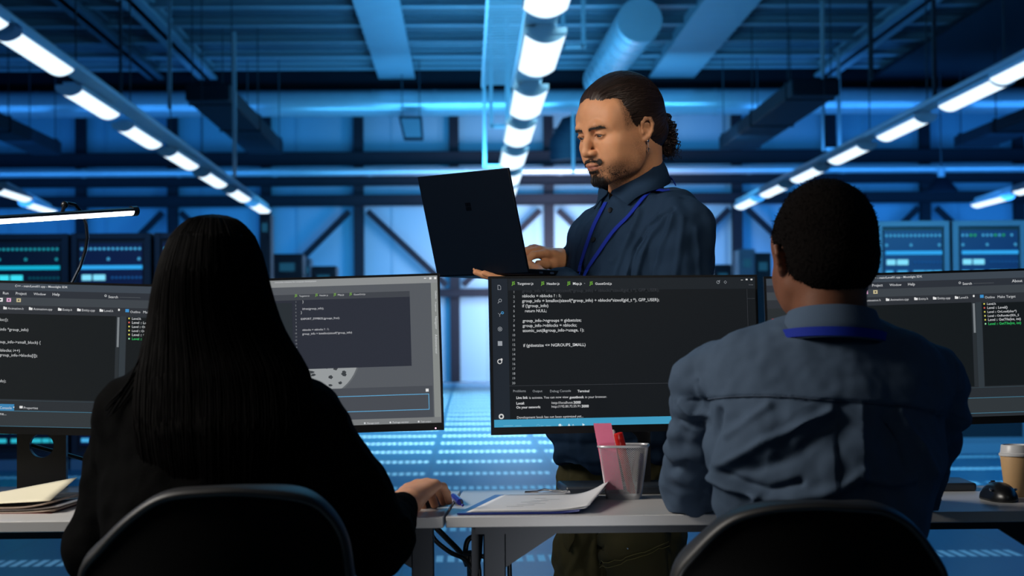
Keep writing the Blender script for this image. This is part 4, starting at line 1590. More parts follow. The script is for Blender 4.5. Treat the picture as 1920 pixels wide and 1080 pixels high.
MB().sphere(j, 0.0075, 14).build('joint', M_lampbody, dl)
mid = e_l + ax * ((j.x - e_l.x) / ax.x)
MB().tube([j, mid + V((0, 0, 0.006))], 0.004, 8).build('bracket', M_lampbody, dl)
MB().b2(mA.cx - 0.20, mA.cx - 0.15, YB - 0.05, YB - 0.002, DESK_Z, DESK_Z + 0.03).build('clamp', M_lampbody, dl, bevel=0.003)


# ================================================================== PAPER, CLIPBOARD, PENS
def sheet(name, label, cat, corner, ux, uy, w, h, lift, m, nx=16, ny=8, th=0.0008, parent=None, group=None):
    """a sheet of paper: lift(u, v) -> height"""
    vs, fs = [], []
    for j in range(ny + 1):
        for i in range(nx + 1):
            u, v = i / nx, j / ny
            p = V(corner) + V(ux) * (u * w) + V(uy) * (v * h)
            vs.append((p.x, p.y, p.z + lift(u, v)))
    for j in range(ny):
        for i in range(nx):
            a = j * (nx + 1) + i
            fs.append((a, a + 1, a + nx + 2, a + nx + 1))
    me = bpy.data.meshes.new(name)
    me.from_pydata(vs, [], fs)
    o = link_mesh(name, me, m, None, 60)
    md = o.modifiers.new('thickness', 'SOLIDIFY')
    md.thickness = th
    md.offset = 1
    if parent is not None: attach(o, parent)
    else: tag(o, label, cat, group)
    return o


M_cream = mat('manila_card', (232, 224, 196), rough=0.6)
M_paper = mat('white_paper', (222, 222, 224), rough=0.6)
M_brown = mat('worn_paper_edges', (150, 132, 118), rough=0.7, noise=0.2, nscale=120)
M_red = mat('dark_red_card', (110, 44, 38), rough=0.6)
f0 = WZ(96, 962, DESK_Z + 0.001)
ux_, uy_ = V((-1, 0.03, 0)), V((0.08, 1, 0)).normalized()
o = sheet('folder', 'dark red card folder at the bottom of the paper stack', 'folder', (f0.x, f0.y, DESK_Z + 0.0005), ux_, uy_, 0.30, 0.20, lambda u, v: 0, M_red, th=0.0015)
z = DESK_Z + 0.0025
for k, (dx, dy, mm, lab) in enumerate(((0.004, 0.004, M_brown, 'worn brown-edged paper sheaf lying directly on the dark red folder'), (0.010, 0.012, M_paper, 'white paper sheaf with a curled corner in the middle of the paper stack'), (0.000, 0.006, M_brown, 'worn brown-edged paper sheaf directly under the cream folder'))):
    c_ = 0.004 + 0.003 * k
    sheet('paper_sheaf', lab, 'papers', (f0.x + dx, f0.y + dy, z), ux_, uy_, 0.295, 0.19, lambda u, v, c_=c_: c_ * max(0, 1 - u * 4) ** 2, mm, th=0.003, group='paper sheaves in the stack')
    z += 0.0042
sheet('folder', 'open cream card folder on top of the paper stack, its corner lifted', 'folder', (f0.x - 0.004, f0.y + 0.006, z + 0.001), V((-1, 0.02, 0)), V((0.03, 1, 0)).normalized(), 0.30, 0.20,
      lambda u, v: 0.006 * max(0, 1 - u * 2.2) + 0.026 * v * max(0, 1 - u * 1.6), M_cream, th=0.0008)

# clipboard
M_clipb = mat('blue_clipboard', (44, 58, 140), rough=0.35)
a0, a1 = WZ(857, 962, DESK_Z + 0.004), WZ(1088, 962.5, DESK_Z + 0.004)
b1 = WZ(1116, 936, DESK_Z + 0.004)
b0 = WZ(905, 926, DESK_Z + 0.004)
cb = thing('clipboard', 'blue clipboard with curled white papers on the right desk', 'clipboard', ((a0.x + a1.x) / 2, a0.y + 0.1, DESK_Z))
cw_ = a1.x - a0.x
cvec = V((0.070, 0.365, 0))
mb = MB()
nx_ = 20
vs = []
for zz in (0.0, 0.003):
    for j_ in (0, 1):
        for i in range(nx_ + 1):
            u = i / nx_
            c_ = 0.012 * max(0, (u - 0.82) / 0.18) ** 1.5
            vs.append(V((a0.x, a0.y, DESK_Z + 0.001)) + V((cw_ * u, 0, c_ * (0.3 + 0.7 * j_) + zz)) + cvec * j_)
m_ = nx_ + 1
fs = []
for i in range(nx_):
    fs += [(i, i + 1, m_ + i + 1, m_ + i), (2 * m_ + i, 2 * m_ + i + 1, 3 * m_ + i + 1, 3 * m_ + i), (i, i + 1, 2 * m_ + i + 1, 2 * m_ + i), (m_ + i, m_ + i + 1, 3 * m_ + i + 1, 3 * m_ + i)]
fs += [(0, m_, 3 * m_, 2 * m_), (nx_, m_ + nx_, 3 * m_ + nx_, 2 * m_ + nx_)]
mb.add(vs, fs)
attach(mb.build('board', M_clipb), cb)
# metal clip
cc = V((a0.x + cw_ * .5 + .064, a0.y + .335, 0))
mb = MB()
mb.b2(cc.x - 0.043, cc.x + 0.043, cc.y - 0.004, cc.y + 0.010, DESK_Z + 0.0085, DESK_Z + 0.0105)
mb.tube([(cc.x - 0.042, cc.y, DESK_Z + 0.011), (cc.x - 0.02, cc.y - 0.004, DESK_Z + 0.012), (cc.x - 0.006, cc.y - 0.006, DESK_Z + 0.016), (cc.x + 0.01, cc.y - 0.004, DESK_Z + 0.013), (cc.x + 0.042, cc.y, DESK_Z + 0.011)], 0.0018, 8)
attach(mb.build('metal_clip', M_chrome), cb)
for k, lab in enumerate(('lower printed white paper held on the blue clipboard', 'topmost printed white paper on the blue clipboard, its corner curling up')):
    s_ = sheet('paper_sheet', lab, 'paper', (a0.x + 0.016 + 0.006 * k, a0.y + 0.008 + 0.004 * k, DESK_Z + 0.0045 + 0.0013 * k), V((1, 0, 0)), V((0.2, 1, 0)).normalized(), 0.204, 0.335 - 0.004 * k,
               lambda u, v, k=k: (0.020 + 0.012 * k) * max(0, (u - 0.62) / 0.38) ** 2 * (0.25 + 0.75 * v), M_paper, nx=24, th=0.0005, group='papers on the clipboard')
    top_sheet = s_
mb = MB()
rs = random.Random(5)
for k in range(7):
    u0 = 0.25 + 0.07 * (k % 3) + 0.06 * (k // 3)
    vv = 0.25 + 0.09 * k
    p = V((a0.x + 0.022, a0.y + 0.012, DESK_Z + 0.0067)) + V((0.196 * u0, 0, 0)) + V((0.2, 1, 0)).normalized() * (0.30 * vv)
    mb.b2(p.x, p.x + 0.02 + 0.015 * rs.random(), p.y, p.y + 0.003, p.z, p.z + 0.0002)
t_ = mb.build('printing', mat('printed_grey_lines', (188, 193, 200), rough=0.6), None)
t_.parent = top_sheet

# blue pen pointing away, its clip towards the viewer
M_pen = mat('blue_pen_plastic', (36, 36, 140), rough=0.3)
pe = WZ(863, 941.5, DESK_Z + 0.006)
pn = thing('pen', 'blue ballpoint pen lying on the seam between the desks beside the clipboard', 'pen', (pe.x, pe.y, DESK_Z))
dirv = V((-0.10, 0.99, 0)).normalized()
mb = MB().tube([pe, pe + dirv * 0.012, pe + dirv * 0.09, pe + dirv * 0.13, pe + dirv * 0.142], [0.0058, 0.0066, 0.0062, 0.0055, 0.0012], 14)
attach(mb.build('barrel', M_pen), pn)
mb = MB().ribbon([pe + V((0.001, -0.001, 0.004)), pe + V((0.003, -0.010, 0.001)), pe + V((0.004, -0.022, -0.003))], 0.0035, 0.0012, V((1, 0.2, 0)), V((0, 0, 1)))
attach(mb.build('clip', M_chrome), pn)
mb = MB().sphere(pe + V((0.0042, -0.023, -0.0035)), 0.0026, 10)
attach(mb.build('clip_ball', M_pen), pn)

# ---------------------------------------------------------------- pen cup of wire mesh
pc0, pc1 = WZ(1131, 941, DESK_Z), WZ(1208, 942, DESK_Z)
pcx = WZ(1170, 934, DESK_Z)
cup = thing('pen_cup', 'square silver wire mesh pen cup on the right desk', 'pen cup', (pcx.x, pcx.y, DESK_Z), rot=(0, 0, R(-9)))
CH = 0.098


def cup_ring(s, t):
    """point of the tapered rounded-square cup wall: s 0..1 round, t 0..1 up"""
    hw = 0.0325 + (0.0455 - 0.0325) * t
    n = 5.0
    a = 2 * math.pi * s
    c, d = math.cos(a), math.sin(a)
    k = (abs(c) ** n + abs(d) ** n) ** (-1 / n)
    return V((hw * k * c, hw * k * d, 0.006 + (CH - 0.006) * t))


NS, NT = 72, 26
# equal arc steps
ss = np.linspace(0, 1, 721)
pp = np.array([cup_ring(s, 1.0) for s in ss])
al = np.concatenate([[0], np.cumsum(np.linalg.norm(np.diff(pp, axis=0), axis=1))])
sv = np.interp(np.linspace(0, al[-1], NS * 2 + 1), al, ss)[:-1]
vs, fs = [], []
idx = {}


def vid(i, j_):
    i %= NS * 2
    if (i, j_) not in idx:
        idx[i, j_] = len(vs)
        vs.append(cup_ring(sv[i], j_ / (NT * 2)))
    return idx[i, j_]


for j_ in range(0, NT * 2):
    for i in range(NS * 2):
        if (i + j_) % 2 == 0 and j_ + 2 <= NT * 2:
            fs.append((vid(i, j_), vid(i + 1, j_ + 1), vid(i, j_ + 2), vid(i - 1, j_ + 1)))
me = bpy.data.meshes.new('mesh_wall')
me.from_pydata(vs, [], fs)
M_mesh = mat('silver_wire_mesh', (186, 186, 190), rough=0.35, metal=0.35)
wo = link_mesh('mesh_wall', me, M_mesh, cup)
md = wo.modifiers.new('wire', 'WIREFRAME')
md.thickness = 0.0008
md.use_even_offset = False
mb = MB().tube([cup_ring(s, 1.0) for s in np.linspace(0, 1, 73)], 0.0026, 10, caps=False)
mb.build('rim', M_mesh, cup)
vs, fs = [], []
for s in np.linspace(0, 1, 73)[:-1]:
    p = cup_ring(s, 0.0)
    for k_, zz in ((1.0, 0.0), (1.02, 0.011), (0.96, 0.011), (0.96, 0.003)):
        vs.append((p.x * k_, p.y * k_, zz))
nn = 72
for k in range(nn):
    q = (k + 1) % nn
    for r_ in range(3):
        fs.append((k * 4 + r_, q * 4 + r_, q * 4 + r_ + 1, k * 4 + r_ + 1))
fs.append(tuple(k * 4 for k in range(nn)))
fs.append(tuple(k * 4 + 3 for k in range(nn)))
MB().add(vs, fs).build('base_plate', M_mesh, cup)

# things standing in the cup (top level: they only rest in it)
RC = Matrix.Translation((pcx.x, pcx.y, DESK_Z)) @ Matrix.Rotation(R(-9), 4, 'Z')


def in_cup(p):
    return RC @ V(p)


M_pink = mat('pink_sticky_notes', (255, 128, 165), rough=0.6)
tp0, tp1 = W(1113, 794, pcx.y - 0.030), W(1146, 793.5, pcx.y - 0.030)
bt0, bt1 = W(1136, 919, pcx.y - 0.020), W(1169, 918, pcx.y - 0.020)
mb = MB().prism([bt0, bt1, tp1, tp0], (0, 0.004, 0))
solo(mb, 'sticky_note_pad', 'tall pink sticky note strip standing in the pen cup', 'sticky notes', M_pink)
mk_t, mk_b = W(1159, 812, pcx.y - 0.004), W(1186, 930, pcx.y + 0.006)
mk_d = (mk_b - mk_t).normalized()
mkr = thing('marker_pen', 'red capped marker standing in the pen cup beside the pink strip', 'marker', mk_b)
M_redp = mat('red_plastic', (215, 28, 18), rough=0.35)
attach(MB().tube([mk_t, mk_t + mk_d * 0.001, mk_t + mk_d * 0.026], [0.0075, 0.0088, 0.0092], 18).build('cap', M_redp, None), mkr)
attach(MB().tube([mk_t + mk_d * 0.026, mk_b - mk_d * 0.004], [0.0080, 0.0078], 16).build('barrel', mat('marker_barrel', (180, 70, 66), rough=0.4), None), mkr)
w_t, w_b = W(1149, 806, pcx.y + 0.006), W(1166, 928, pcx.y + 0.012)
wp = thing('pen', 'white capped pen standing in the pen cup behind the pink strip', 'pen', w_b)
wd_ = (w_b - w_t).normalized()
attach(MB().tube([w_t, w_t + wd_ * 0.003, w_b], [0.0025, 0.0042, 0.0040], 12).build('barrel', mat('white_plastic', (205, 205, 200), rough=0.4), None), wp)
for k, (x_t, y_t, x_b, rgb, lab) in enumerate(((1196, 846, 1180, (168, 164, 158), 'short grey pencil stub leaning inside the pen cup on the right'), (1203, 850, 1198, (84, 80, 120), 'short violet grey pen leaning inside the pen cup at the far right'))):
    g_t, g_b = W(x_t, y_t, pcx.y + 0.004 + 0.008 * k), W(x_b, 928, pcx.y + 0.004 + 0.006 * k)
    gp = thing('pen', lab, 'pen', g_b)
    gd = (g_b - g_t).normalized()
    attach(MB().tube([g_t, g_t + gd * 0.004, g_b], [0.003, 0.005, 0.0048], 12).build('barrel', mat('pen_barrel', rgb, rough=0.35), None), gp)

# ---------------------------------------------------------------- coffee cup
ccp = WZ(1907, 931, DESK_Z)
cof = thing('coffee_cup', 'kraft paper coffee cup with white lid at the right end of the desk', 'cup', (ccp.x, ccp.y, DESK_Z))
M_kraft = mat('kraft_paper', (196, 158, 112), rough=0.6, noise=0.06, nscale=60)
M_lid = mat('white_lid', (205, 205, 206), rough=0.35)
MB().lathe([(0.0205, 0.0), (0.0215, 0.001), (0.0300, 0.076), (0.0296, 0.077), (0.0212, 0.002)], 40).build('paper_body', M_kraft, cof, smooth=40)
lid = MB().lathe([(0.0300, 0.0755), (0.0318, 0.0755), (0.0322, 0.0775), (0.0318, 0.0800), (0.0296, 0.0815), (0.0280, 0.0945), (0.0270, 0.0960), (0.0255, 0.0960), (0.0250, 0.0925), (0.0, 0.0925)], 40).build('lid', M_lid, cof, smooth=35)


# ---------------------------------------------------------------- mice
def mouse(label, px, py, rot, w=0.057, l=0.105, h=0.032):
    p = WZ(px, py, DESK_Z)
    o = thing('computer_mouse', label, 'mouse', (p.x, p.y, DESK_Z), rot=(0, 0, rot))
    g = Sdf(axis_grid(-w, w, h=0.0014), axis_grid(-l * .75, l * .75, h=0.0020), axis_grid(-0.004, h * 1.3, h=0.0014))
    g.ell((0, -0.006, 0.004), (w * 0.50, l * 0.50, h * 0.92), 0)
    g.ell((0, 0.020, 0.004), (w * 0.46, l * 0.36, h * 0.72), 0.012)
    g.half((0, 0, 0.0005), (0, 0, -1))
    g.half((w * 0.47, 0, 0), (1, 0, 0.35), 0.004).half((-w * 0.47, 0, 0), (-1, 0, 0.35), 0.004)
    link_mesh('shell', g.mesh('shell'), M_mouse, o, 180)
    MB().b2(-0.0006, 0.0006, 0.016, 0.05, 0.026, 0.0262 + 0.003).build('button_seam', M_blackm, o)
    MB().tube([(-0.003, 0.030, 0.0285), (0.003, 0.030, 0.0285)], 0.0055, 14).build('scroll_wheel', M_black, o)
    for s in (-1, 1):
        MB().sphere((s * w * 0.395, -0.022, 0.021), (0.0030, 0.007, 0.0028), 10).build('side_button', M_chrome, o)
    return o


M_mouse = mat('mouse_black', (16, 17, 19), rough=0.32)
mouse('black mouse standing before the coffee cup', 1873, 938, R(4))
mouse('black mouse under the right hand of the seated woman', 806, 948, R(-18), w=0.056, l=0.10, h=0.030)

# ---------------------------------------------------------------- cables under the desks
def hang(pts, label, r=0.0045):
    out = []
    P_ = [V(p) for p in pts]
    for i in range(len(P_) - 1):
        p0, p1, p2, p3 = P_[max(i - 1, 0)], P_[i], P_[i + 1], P_[min(i + 2, len(P_) - 1)]
        for k in range(6):
            t = k / 6
            out.append(0.5 * ((2 * p1) + (p2 - p0) * t + (2 * p0 - 5 * p1 + 4 * p2 - p3) * t * t + (3 * p1 - p0 - 3 * p2 + p3) * t ** 3))
    out.append(P_[-1])
    mb = MB().tube(out, r, 8)
    return solo(mb, 'power_cable', label, 'cable', M_black, 'cables hanging under the desk seam', smooth=180)


YC = 3.52
fl_ = lambda x, y: V((x, y, 0.005))
hang([W(806, 996, YC), W(818, 1015, YC), W(845, 1036, YC), W(870, 1048, YC), W(888, 1075, YC), W(900, 1110, YC), fl_(0.02, YC)], 'lower of the two black cables swooping from the left desk edge')
hang([W(816, 988, YC + .03), W(838, 1010, YC + .03), W(862, 1035, YC + .03), W(876, 1060, YC + .03), W(882, 1100, YC + .03), fl_(0.01, YC + .05)], 'upper of the two black cables swooping from the left desk edge', 0.0055)
hang([W(892, 1004, YC + .02), W(878, 1012, YC + .02), W(873, 1030, YC + .02), W(874, 1055, YC + .02), W(884, 1085, YC + .02), fl_(0.03, YC + .02)], 'black cable dropping in a loop beside the leg of the right desk', 0.005)
hang([W(868, 1036, YC - .02), W(890, 1040, YC - .02), W(918, 1046, YC - .02), W(945, 1052, YC), W(953, 1060, YC), W(956, 1090, YC), fl_(0.09, YC)], 'black cable running to the right behind the leg of the right desk')

# ================================================================== LAPTOP
TLp, TRp, BRp, BLp = (783.5, 332), (950.5, 314), (990, 507), (819, 513)
YLl, YLr = 4.06, 3.82
hl, hr = W(*BLp, YLl), W(*BRp, YLr)
lux = (hr - hl).normalized()
LW = (hr - hl).length
lt = W(*TLp, YLl - 0.036)
lup = lt - hl
lup -= lux * lup.dot(lux)
LH = lup.length
lup.normalize()
ln = lux.cross(lup)            # out of the lid's back, towards the viewer
LM = Matrix(((lux.x, -ln.x, lup.x, hl.x), (lux.y, -ln.y, lup.y, hl.y), (lux.z, -ln.z, lup.z, hl.z), (0, 0, 0, 1)))
lap = thing('laptop', 'dark blue open laptop held up by the standing man', 'laptop', tuple((hl + hr) / 2))
M_lap = mat('dark_blue_aluminium', (2, 10, 22), rough=0.5, metal=0.0, spec=0.12)
mb = MB().b2(0, LW, -0.0005, 0.0045, -0.005, LH, LM)
attach(mb.build('lid', M_lap, None, bevel=0.0015), lap)
mb = MB().b2(0.006, LW - 0.006, 0.0046, 0.0052, 0.012, LH - 0.006, LM)
attach(mb.build('screen', glow((205, 215, 225), 1.0), None), lap)
ec = LM @ V((LW * 0.505, -0.0008, LH * 0.66))
mb = MB()
s_ = 0.0085
for i in (0, 1):
    for k in (0, 1):
        mb.b2(LW * 0.505 - s_ + i * (s_ + 0.0006), LW * 0.505 - 0.0006 + i * (s_ + 0.0006), -0.0012, -0.0004, LH * 0.66 - s_ + k * (s_ + 0.0006), LH * 0.66 - 0.0006 + k * (s_ + 0.0006), LM)
attach(mb.build('emblem', mat('lid_emblem', (6, 9, 14), rough=0.2, metal=0.5), None), lap)
# base: runs from the hinge towards the man, tilted slightly
bdir = V((-ln.x, -ln.y, 0)).normalized()
bdir = (bdir + V((0, 0, -0.02))).normalized()
bup = bdir.cross(lux)
bup = bup if bup.z > 0 else -bup
BM = Matrix(((lux.x, bdir.x, bup.x, hl.x), (lux.y, bdir.y, bup.y, hl.y), (lux.z, bdir.z, bup.z, hl.z), (0, 0, 0, 1)))
mb = MB().b2(0, LW, 0.005, 0.222, -0.007, 0.003, BM)
attach(mb.build('keyboard_deck', M_lap, None, bevel=0.002), lap)
mb = MB()
for r_ in range(5):
    for k in range(14):
        mb.b2(0.018 + k * (LW - 0.036) / 14 + 0.001, 0.018 + (k + 1) * (LW - 0.036) / 14 - 0.001, 0.022 + r_ * 0.019, 0.022 + r_ * 0.019 + 0.016, 0.003, 0.0046, BM)
kb = mb.build('keys', M_black, None)
attach(kb, lap)
kb['kind'] = 'stuff'
mb = MB().b2(LW * 0.36, LW * 0.64, 0.135, 0.205, 0.0028, 0.0034, BM)
attach(mb.build('touchpad', M_black, None), lap)
for x_ in (LW * 0.18, LW * 0.82):
    mb = MB().tube([BM @ V((x_ - 0.02, 0.004, 0.000)), BM @ V((x_ + 0.02, 0.004, 0.000))], 0.003, 10)
    attach(mb.build('hinge', M_black, None), lap)
mb = MB()
for y_ in (0.03, 0.06, 0.09):
    mb.b2(LW - 0.0005, LW + 0.0004, y_, y_ + 0.010, -0.005, -0.001, BM)
attach(mb.build('ports', M_chrome, None), lap)


# ================================================================== CHAIRS
M_chair = mat('black_chair_fabric', (8, 8, 8), rough=0.9, bump=0.25, bscale=900, spec=0.08)
M_rim = mat('chair_rim_plastic', (24, 24, 24), rough=0.5)


def chair(label, outline_px, Y, seat_z=0.45):
    """outline_px: top edge of the backrest, left to right"""
    pts = [W(x, y, Y) for x, y in outline_px]
    xs = [p.x for p in pts]
    cx = (min(xs) + max(xs)) / 2
    root = thing('office_chair', label, 'chair', (cx, Y + 0.28, 0), 'office chairs')
    hwid = (max(xs) - min(xs)) / 2
    low = [V((cx + hwid * 1.0 * c, Y, 0)) for c in (1,)]
    # close the loop down to the lower edge of the back
    zlow = seat_z + 0.04
    right = [V((pts[-1].x + 0.004, Y, pts[-1].z - 0.06)), V((pts[-1].x - 0.01, Y, (pts[-1].z + zlow) / 2 - 0.03)), V((cx + hwid * 0.72, Y, zlow + 0.01)), V((cx + hwid * 0.4, Y, zlow - 0.01))]
    left = [V((2 * cx - p.x, Y, p.z)) for p in reversed(right)]
    left[-1].x = pts[0].x - 0.004
    left[-1].z = pts[0].z - 0.06
    loop = pts + right + left
    # smooth closed loop
    sm = []
    n = len(loop)
    for i in range(n):
        p0, p1, p2, p3 = loop[i - 1], loop[i], loop[(i + 1) % n], loop[(i + 2) % n]
        for k in range(6):
            t = k / 6
            sm.append(0.5 * ((2 * p1) + (p2 - p0) * t + (2 * p0 - 5 * p1 + 4 * p2 - p3) * t * t + (3 * p1 - p0 - 3 * p2 + p3) * t ** 3))
    cz = sum(p.z for p in sm) / len(sm)
    c = V((cx, Y, cz))

    def curve(p):           # the back wraps forward at its sides
        return V((p.x, p.y + 0.25 * ((p.x - cx) / hwid) ** 2 * 0.22, p.z))
    sm = [curve(p) for p in sm]
    mb = MB()
    rings = []
    for f in (1.0, 0.75, 0.5, 0.25):
        rings.append([curve(c + (V((p.x, Y, p.z)) - c) * f) for p in sm])
    m_ = len(sm)
    vs, fs = [], []
    for off in (0.0, 0.045):
        for rg in rings:
            vs += [q + V((0, off + (0.0 if off else -0.012) * 0, 0)) for q in rg]
        vs.append(c + V((0, off, 0)))
    tot = 4 * m_ + 1
    for s_, base in ((0, 0), (1, tot)):
        for r_ in range(3):
            for k in range(m_):
                q = (k + 1) % m_
                fs.append((base + r_ * m_ + k, base + r_ * m_ + q, base + (r_ + 1) * m_ + q, base + (r_ + 1) * m_ + k))
        for k in range(m_):
            fs.append((base + 3 * m_ + k, base + 3 * m_ + (k + 1) % m_, base + 4 * m_))
    for k in range(m_):
        q = (k + 1) % m_
        fs.append((k, q, tot + q, tot + k))
    mb.add(vs, fs)
    bk = attach(mb.build('backrest', M_chair, None, smooth=60), root)
    # rim round the edge
    loop2 = [p + V((0, 0.018, 0)) for p in sm] + [sm[0] + V((0, 0.018, 0))]
    mb = MB()
    vs, fs = [], []
    nn = 10
    for i, p in enumerate(sm):
        d = (sm[(i + 1) % m_] - sm[i - 1]).normalized()
        s_ = (p - c)
        s_.y = 0
        s_ = (s_ - d * s_.dot(d)).normalized()
        t_ = d.cross(s_)
        for k in range(nn):
            a = 2 * math.pi * k / nn
            vs.append(p + V((0, 0.022, 0)) + s_ * (0.0085 * math.cos(a)) + t_ * (0.030 * math.sin(a)))
    for i in range(m_):
        q = (i + 1) % m_
        for k in range(nn):
            k2 = (k + 1) % nn
            fs.append((i * nn + k, q * nn + k, q * nn + k2, i * nn + k2))
    mb.add(vs, fs)
    attach(mb.build('back_rim', M_rim, None, smooth=180), root)
    # seat, post and five star base
    sy = Y + 0.30
    g = MB().lathe([(0.0, -0.06), (0.19, -0.06), (0.225, -0.03), (0.22, -0.005), (0.18, 0.0), (0.0, 0.0)], 36, (0, 0, 0))
    g.v = [(x * 1.05 + cx, y + sy, z + seat_z) for x, y, z in g.v]
    attach(g.build('seat', M_chair, None, smooth=50), root)
    mb = MB().bar((cx, Y + 0.05, seat_z + 0.12), (cx, Y + 0.06, seat_z - 0.07), 0.06, 0.02)
    mb.bar((cx, Y + 0.06, seat_z - 0.07), (cx, sy, seat_z - 0.075), 0.06, 0.02)
    attach(mb.build('back_bracket', M_blackm, None), root)
    mb = MB().tube([(cx, sy, 0.10), (cx, sy, seat_z - 0.06)], 0.028, 16)
    attach(mb.build('gas_post', M_chrome, None), root)
    for k in range(5):
        a = 2 * math.pi * k / 5 + 0.3
        d = V((math.cos(a), math.sin(a), 0))
        mb = MB().bar(V((cx, sy, 0.115)), V((cx, sy, 0.085)) + d * 0.27, 0.04, 0.025)
        leg = attach(mb.build('base_arm', M_blackm, None, bevel=0.004), root)
        w0 = V((cx, sy, 0.03)) + d * 0.27
        s_ = V((-d.y, d.x, 0))
        mb = MB().tube([w0 - s_ * 0.02, w0 + s_ * 0.02], 0.03, 14).tube([w0, w0 + V((0, 0, 0.05))], 0.008, 8)
        o_ = mb.build('caster', M_blackm, None)
        o_.parent = leg
    return root


chair('black office chair with grey rim behind the seated man, on the right', [(1283, 1085), (1322, 1030), (1378, 978), (1440, 957), (1520, 951), (1585, 953), (1655, 958), (1712, 987), (1760, 1040), (1790, 1090)], 2.52)
chair('black office chair behind the seated woman, on the left', [(142, 1075), (186, 1025), (245, 972), (310, 934), (390, 925), (470, 924), (560, 934), (606, 966), (634, 1015), (645, 1075)], 2.46)
# ================================================================== PEOPLE
def skin_mat(name, rgb, dark_rgb=None, rough=0.5, lip=None):
    """skin; mesh attribute 'beard' darkens where hair grows, 'lip' reddens the mouth"""
    m = mat(name, rgb, rough=rough, spec=0.28)
    nt = m.node_tree
    b = nt.nodes['Principled BSDF']
    b.inputs['Subsurface Weight'].default_value = 0.12
    b.inputs['Subsurface Radius'].default_value = (0.012, 0.004, 0.002)
    b.inputs['Subsurface Scale'].default_value = 0.6
    tc = nt.nodes.new('ShaderNodeTexCoord')
    n = nt.nodes.new('ShaderNodeTexNoise')
    n.inputs['Scale'].default_value = 60
    n.inputs['Detail'].default_value = 4
    nt.links.new(tc.outputs['Object'], n.inputs['Vector'])
    mx = nt.nodes.new('ShaderNodeMix'); mx.data_type = 'RGBA'
    c = lin(rgb)
    mx.inputs[6].default_value = (c[0] * .88, c[1] * .84, c[2] * .82, 1)
    mx.inputs[7].default_value = (min(1, c[0] * 1.1), c[1] * 1.1, c[2] * 1.1, 1)
    nt.links.new(n.outputs['Fac'], mx.inputs[0])
    out = mx.outputs[2]
    for attr, col in (('lip', lip), ('beard', dark_rgb)):
        if col is None: continue
        at = nt.nodes.new('ShaderNodeAttribute'); at.attribute_name = attr
        m2 = nt.nodes.new('ShaderNodeMix'); m2.data_type = 'RGBA'
        fac = at.outputs['Fac']
        if attr == 'beard':
            n2 = nt.nodes.new('ShaderNodeTexNoise')
            n2.inputs['Scale'].default_value = 420
            nt.links.new(tc.outputs['Object'], n2.inputs['Vector'])
            mm = nt.nodes.new('ShaderNodeMath'); mm.operation = 'MULTIPLY_ADD'
            mm.inputs[1].default_value = 1.6
            mm.inputs[2].default_value = -0.25
            nt.links.new(n2.outputs['Fac'], mm.inputs[0])
            m3 = nt.nodes.new('ShaderNodeMath'); m3.operation = 'MULTIPLY'; m3.use_clamp = True
            nt.links.new(mm.outputs[0], m3.inputs[0]); nt.links.new(fac, m3.inputs[1])
            fac = m3.outputs[0]
        nt.links.new(fac, m2.inputs[0])
        nt.links.new(out, m2.inputs[6])
        m2.inputs[7].default_value = (*lin(col), 1)
        out = m2.outputs[2]
    nt.links.new(out, b.inputs['Base Color'])
    bp = nt.nodes.new('ShaderNodeBump')
    bp.inputs['Strength'].default_value = 0.05
    bp.inputs['Distance'].default_value = 0.004
    n4 = nt.nodes.new('ShaderNodeTexNoise'); n4.inputs['Scale'].default_value = 350
    nt.links.new(tc.outputs['Object'], n4.inputs['Vector'])
    nt.links.new(n4.outputs['Fac'], bp.inputs['Height'])
    nt.links.new(bp.outputs['Normal'], b.inputs['Normal'])
    return m


def cloth_mat(name, rgb, scale=1400, rough=0.85, bump=0.25, var=0.10, spec=0.15, sheen=0.0):
    m = mat(name, rgb, rough=rough, noise=var, nscale=14, bump=bump, bscale=scale, spec=spec, sheen=sheen)
    return m


def proj(co):
    """photo pixels of points"""
    A = np.array(CAM_INV)
    q = co @ A[:3, :3].T + A[:3, 3]
    return 960 + F_PX * q[:, 0] / -q[:, 2], 540 - F_PX * q[:, 1] / -q[:, 2]


def pl_dist(px, py, pts):
    """distance of pixels to a polyline, and the side it lies on"""
    P = np.stack([px, py], 1)
    best = np.full(len(px), 1e9)
    side = np.zeros(len(px))
    for (a, b) in zip(pts[:-1], pts[1:]):
        a, b = np.array(a, float), np.array(b, float)
        ba = b - a
        t = np.clip(((P - a) @ ba) / (ba @ ba), 0, 1)
        q = P - a - t[:, None] * ba
        d = np.linalg.norm(q, axis=1)
        s = np.sign(ba[0] * q[:, 1] - ba[1] * q[:, 0])
        m = d < best
        best[m] = d[m]
        side[m] = s[m]
    return best, side


def folds(me, ridges, steps=(), extra=None, face=None):
    """cloth folds: ridges = (pixel polyline, width px, height m); moves points along their normals"""
    co, no = get_co(me), get_no(me)
    px, py = proj(co)
    view = co - np.array(CAM_P)
    view /= np.linalg.norm(view, axis=1)[:, None]
    f = np.clip(-(view * no).sum(1) * 2.0, 0, 1) if face is None else face(co, no)
    d = np.zeros(len(co))
    for pts, w, a in ridges:
        ds, _ = pl_dist(px, py, pts)
        d += a * np.exp(-(ds / w) ** 2) * f
    for pts, w, a, *top in steps:      # a cloth edge: raised on one side of the line only
        ds, sd_ = pl_dist(px, py, pts)
        d += a * np.clip(0.5 + 0.5 * sd_ * ds / 1.2, 0, 1) * np.exp(-np.where(sd_ > 0, ds, ds * 3) / w) * f * (np.clip((py - top[0]) / 6, 0, 1) if top else 1)
    if extra is not None: d += extra(co, no, px, py)
    set_co(me, co + no * d[:, None])


FZ = 0.86


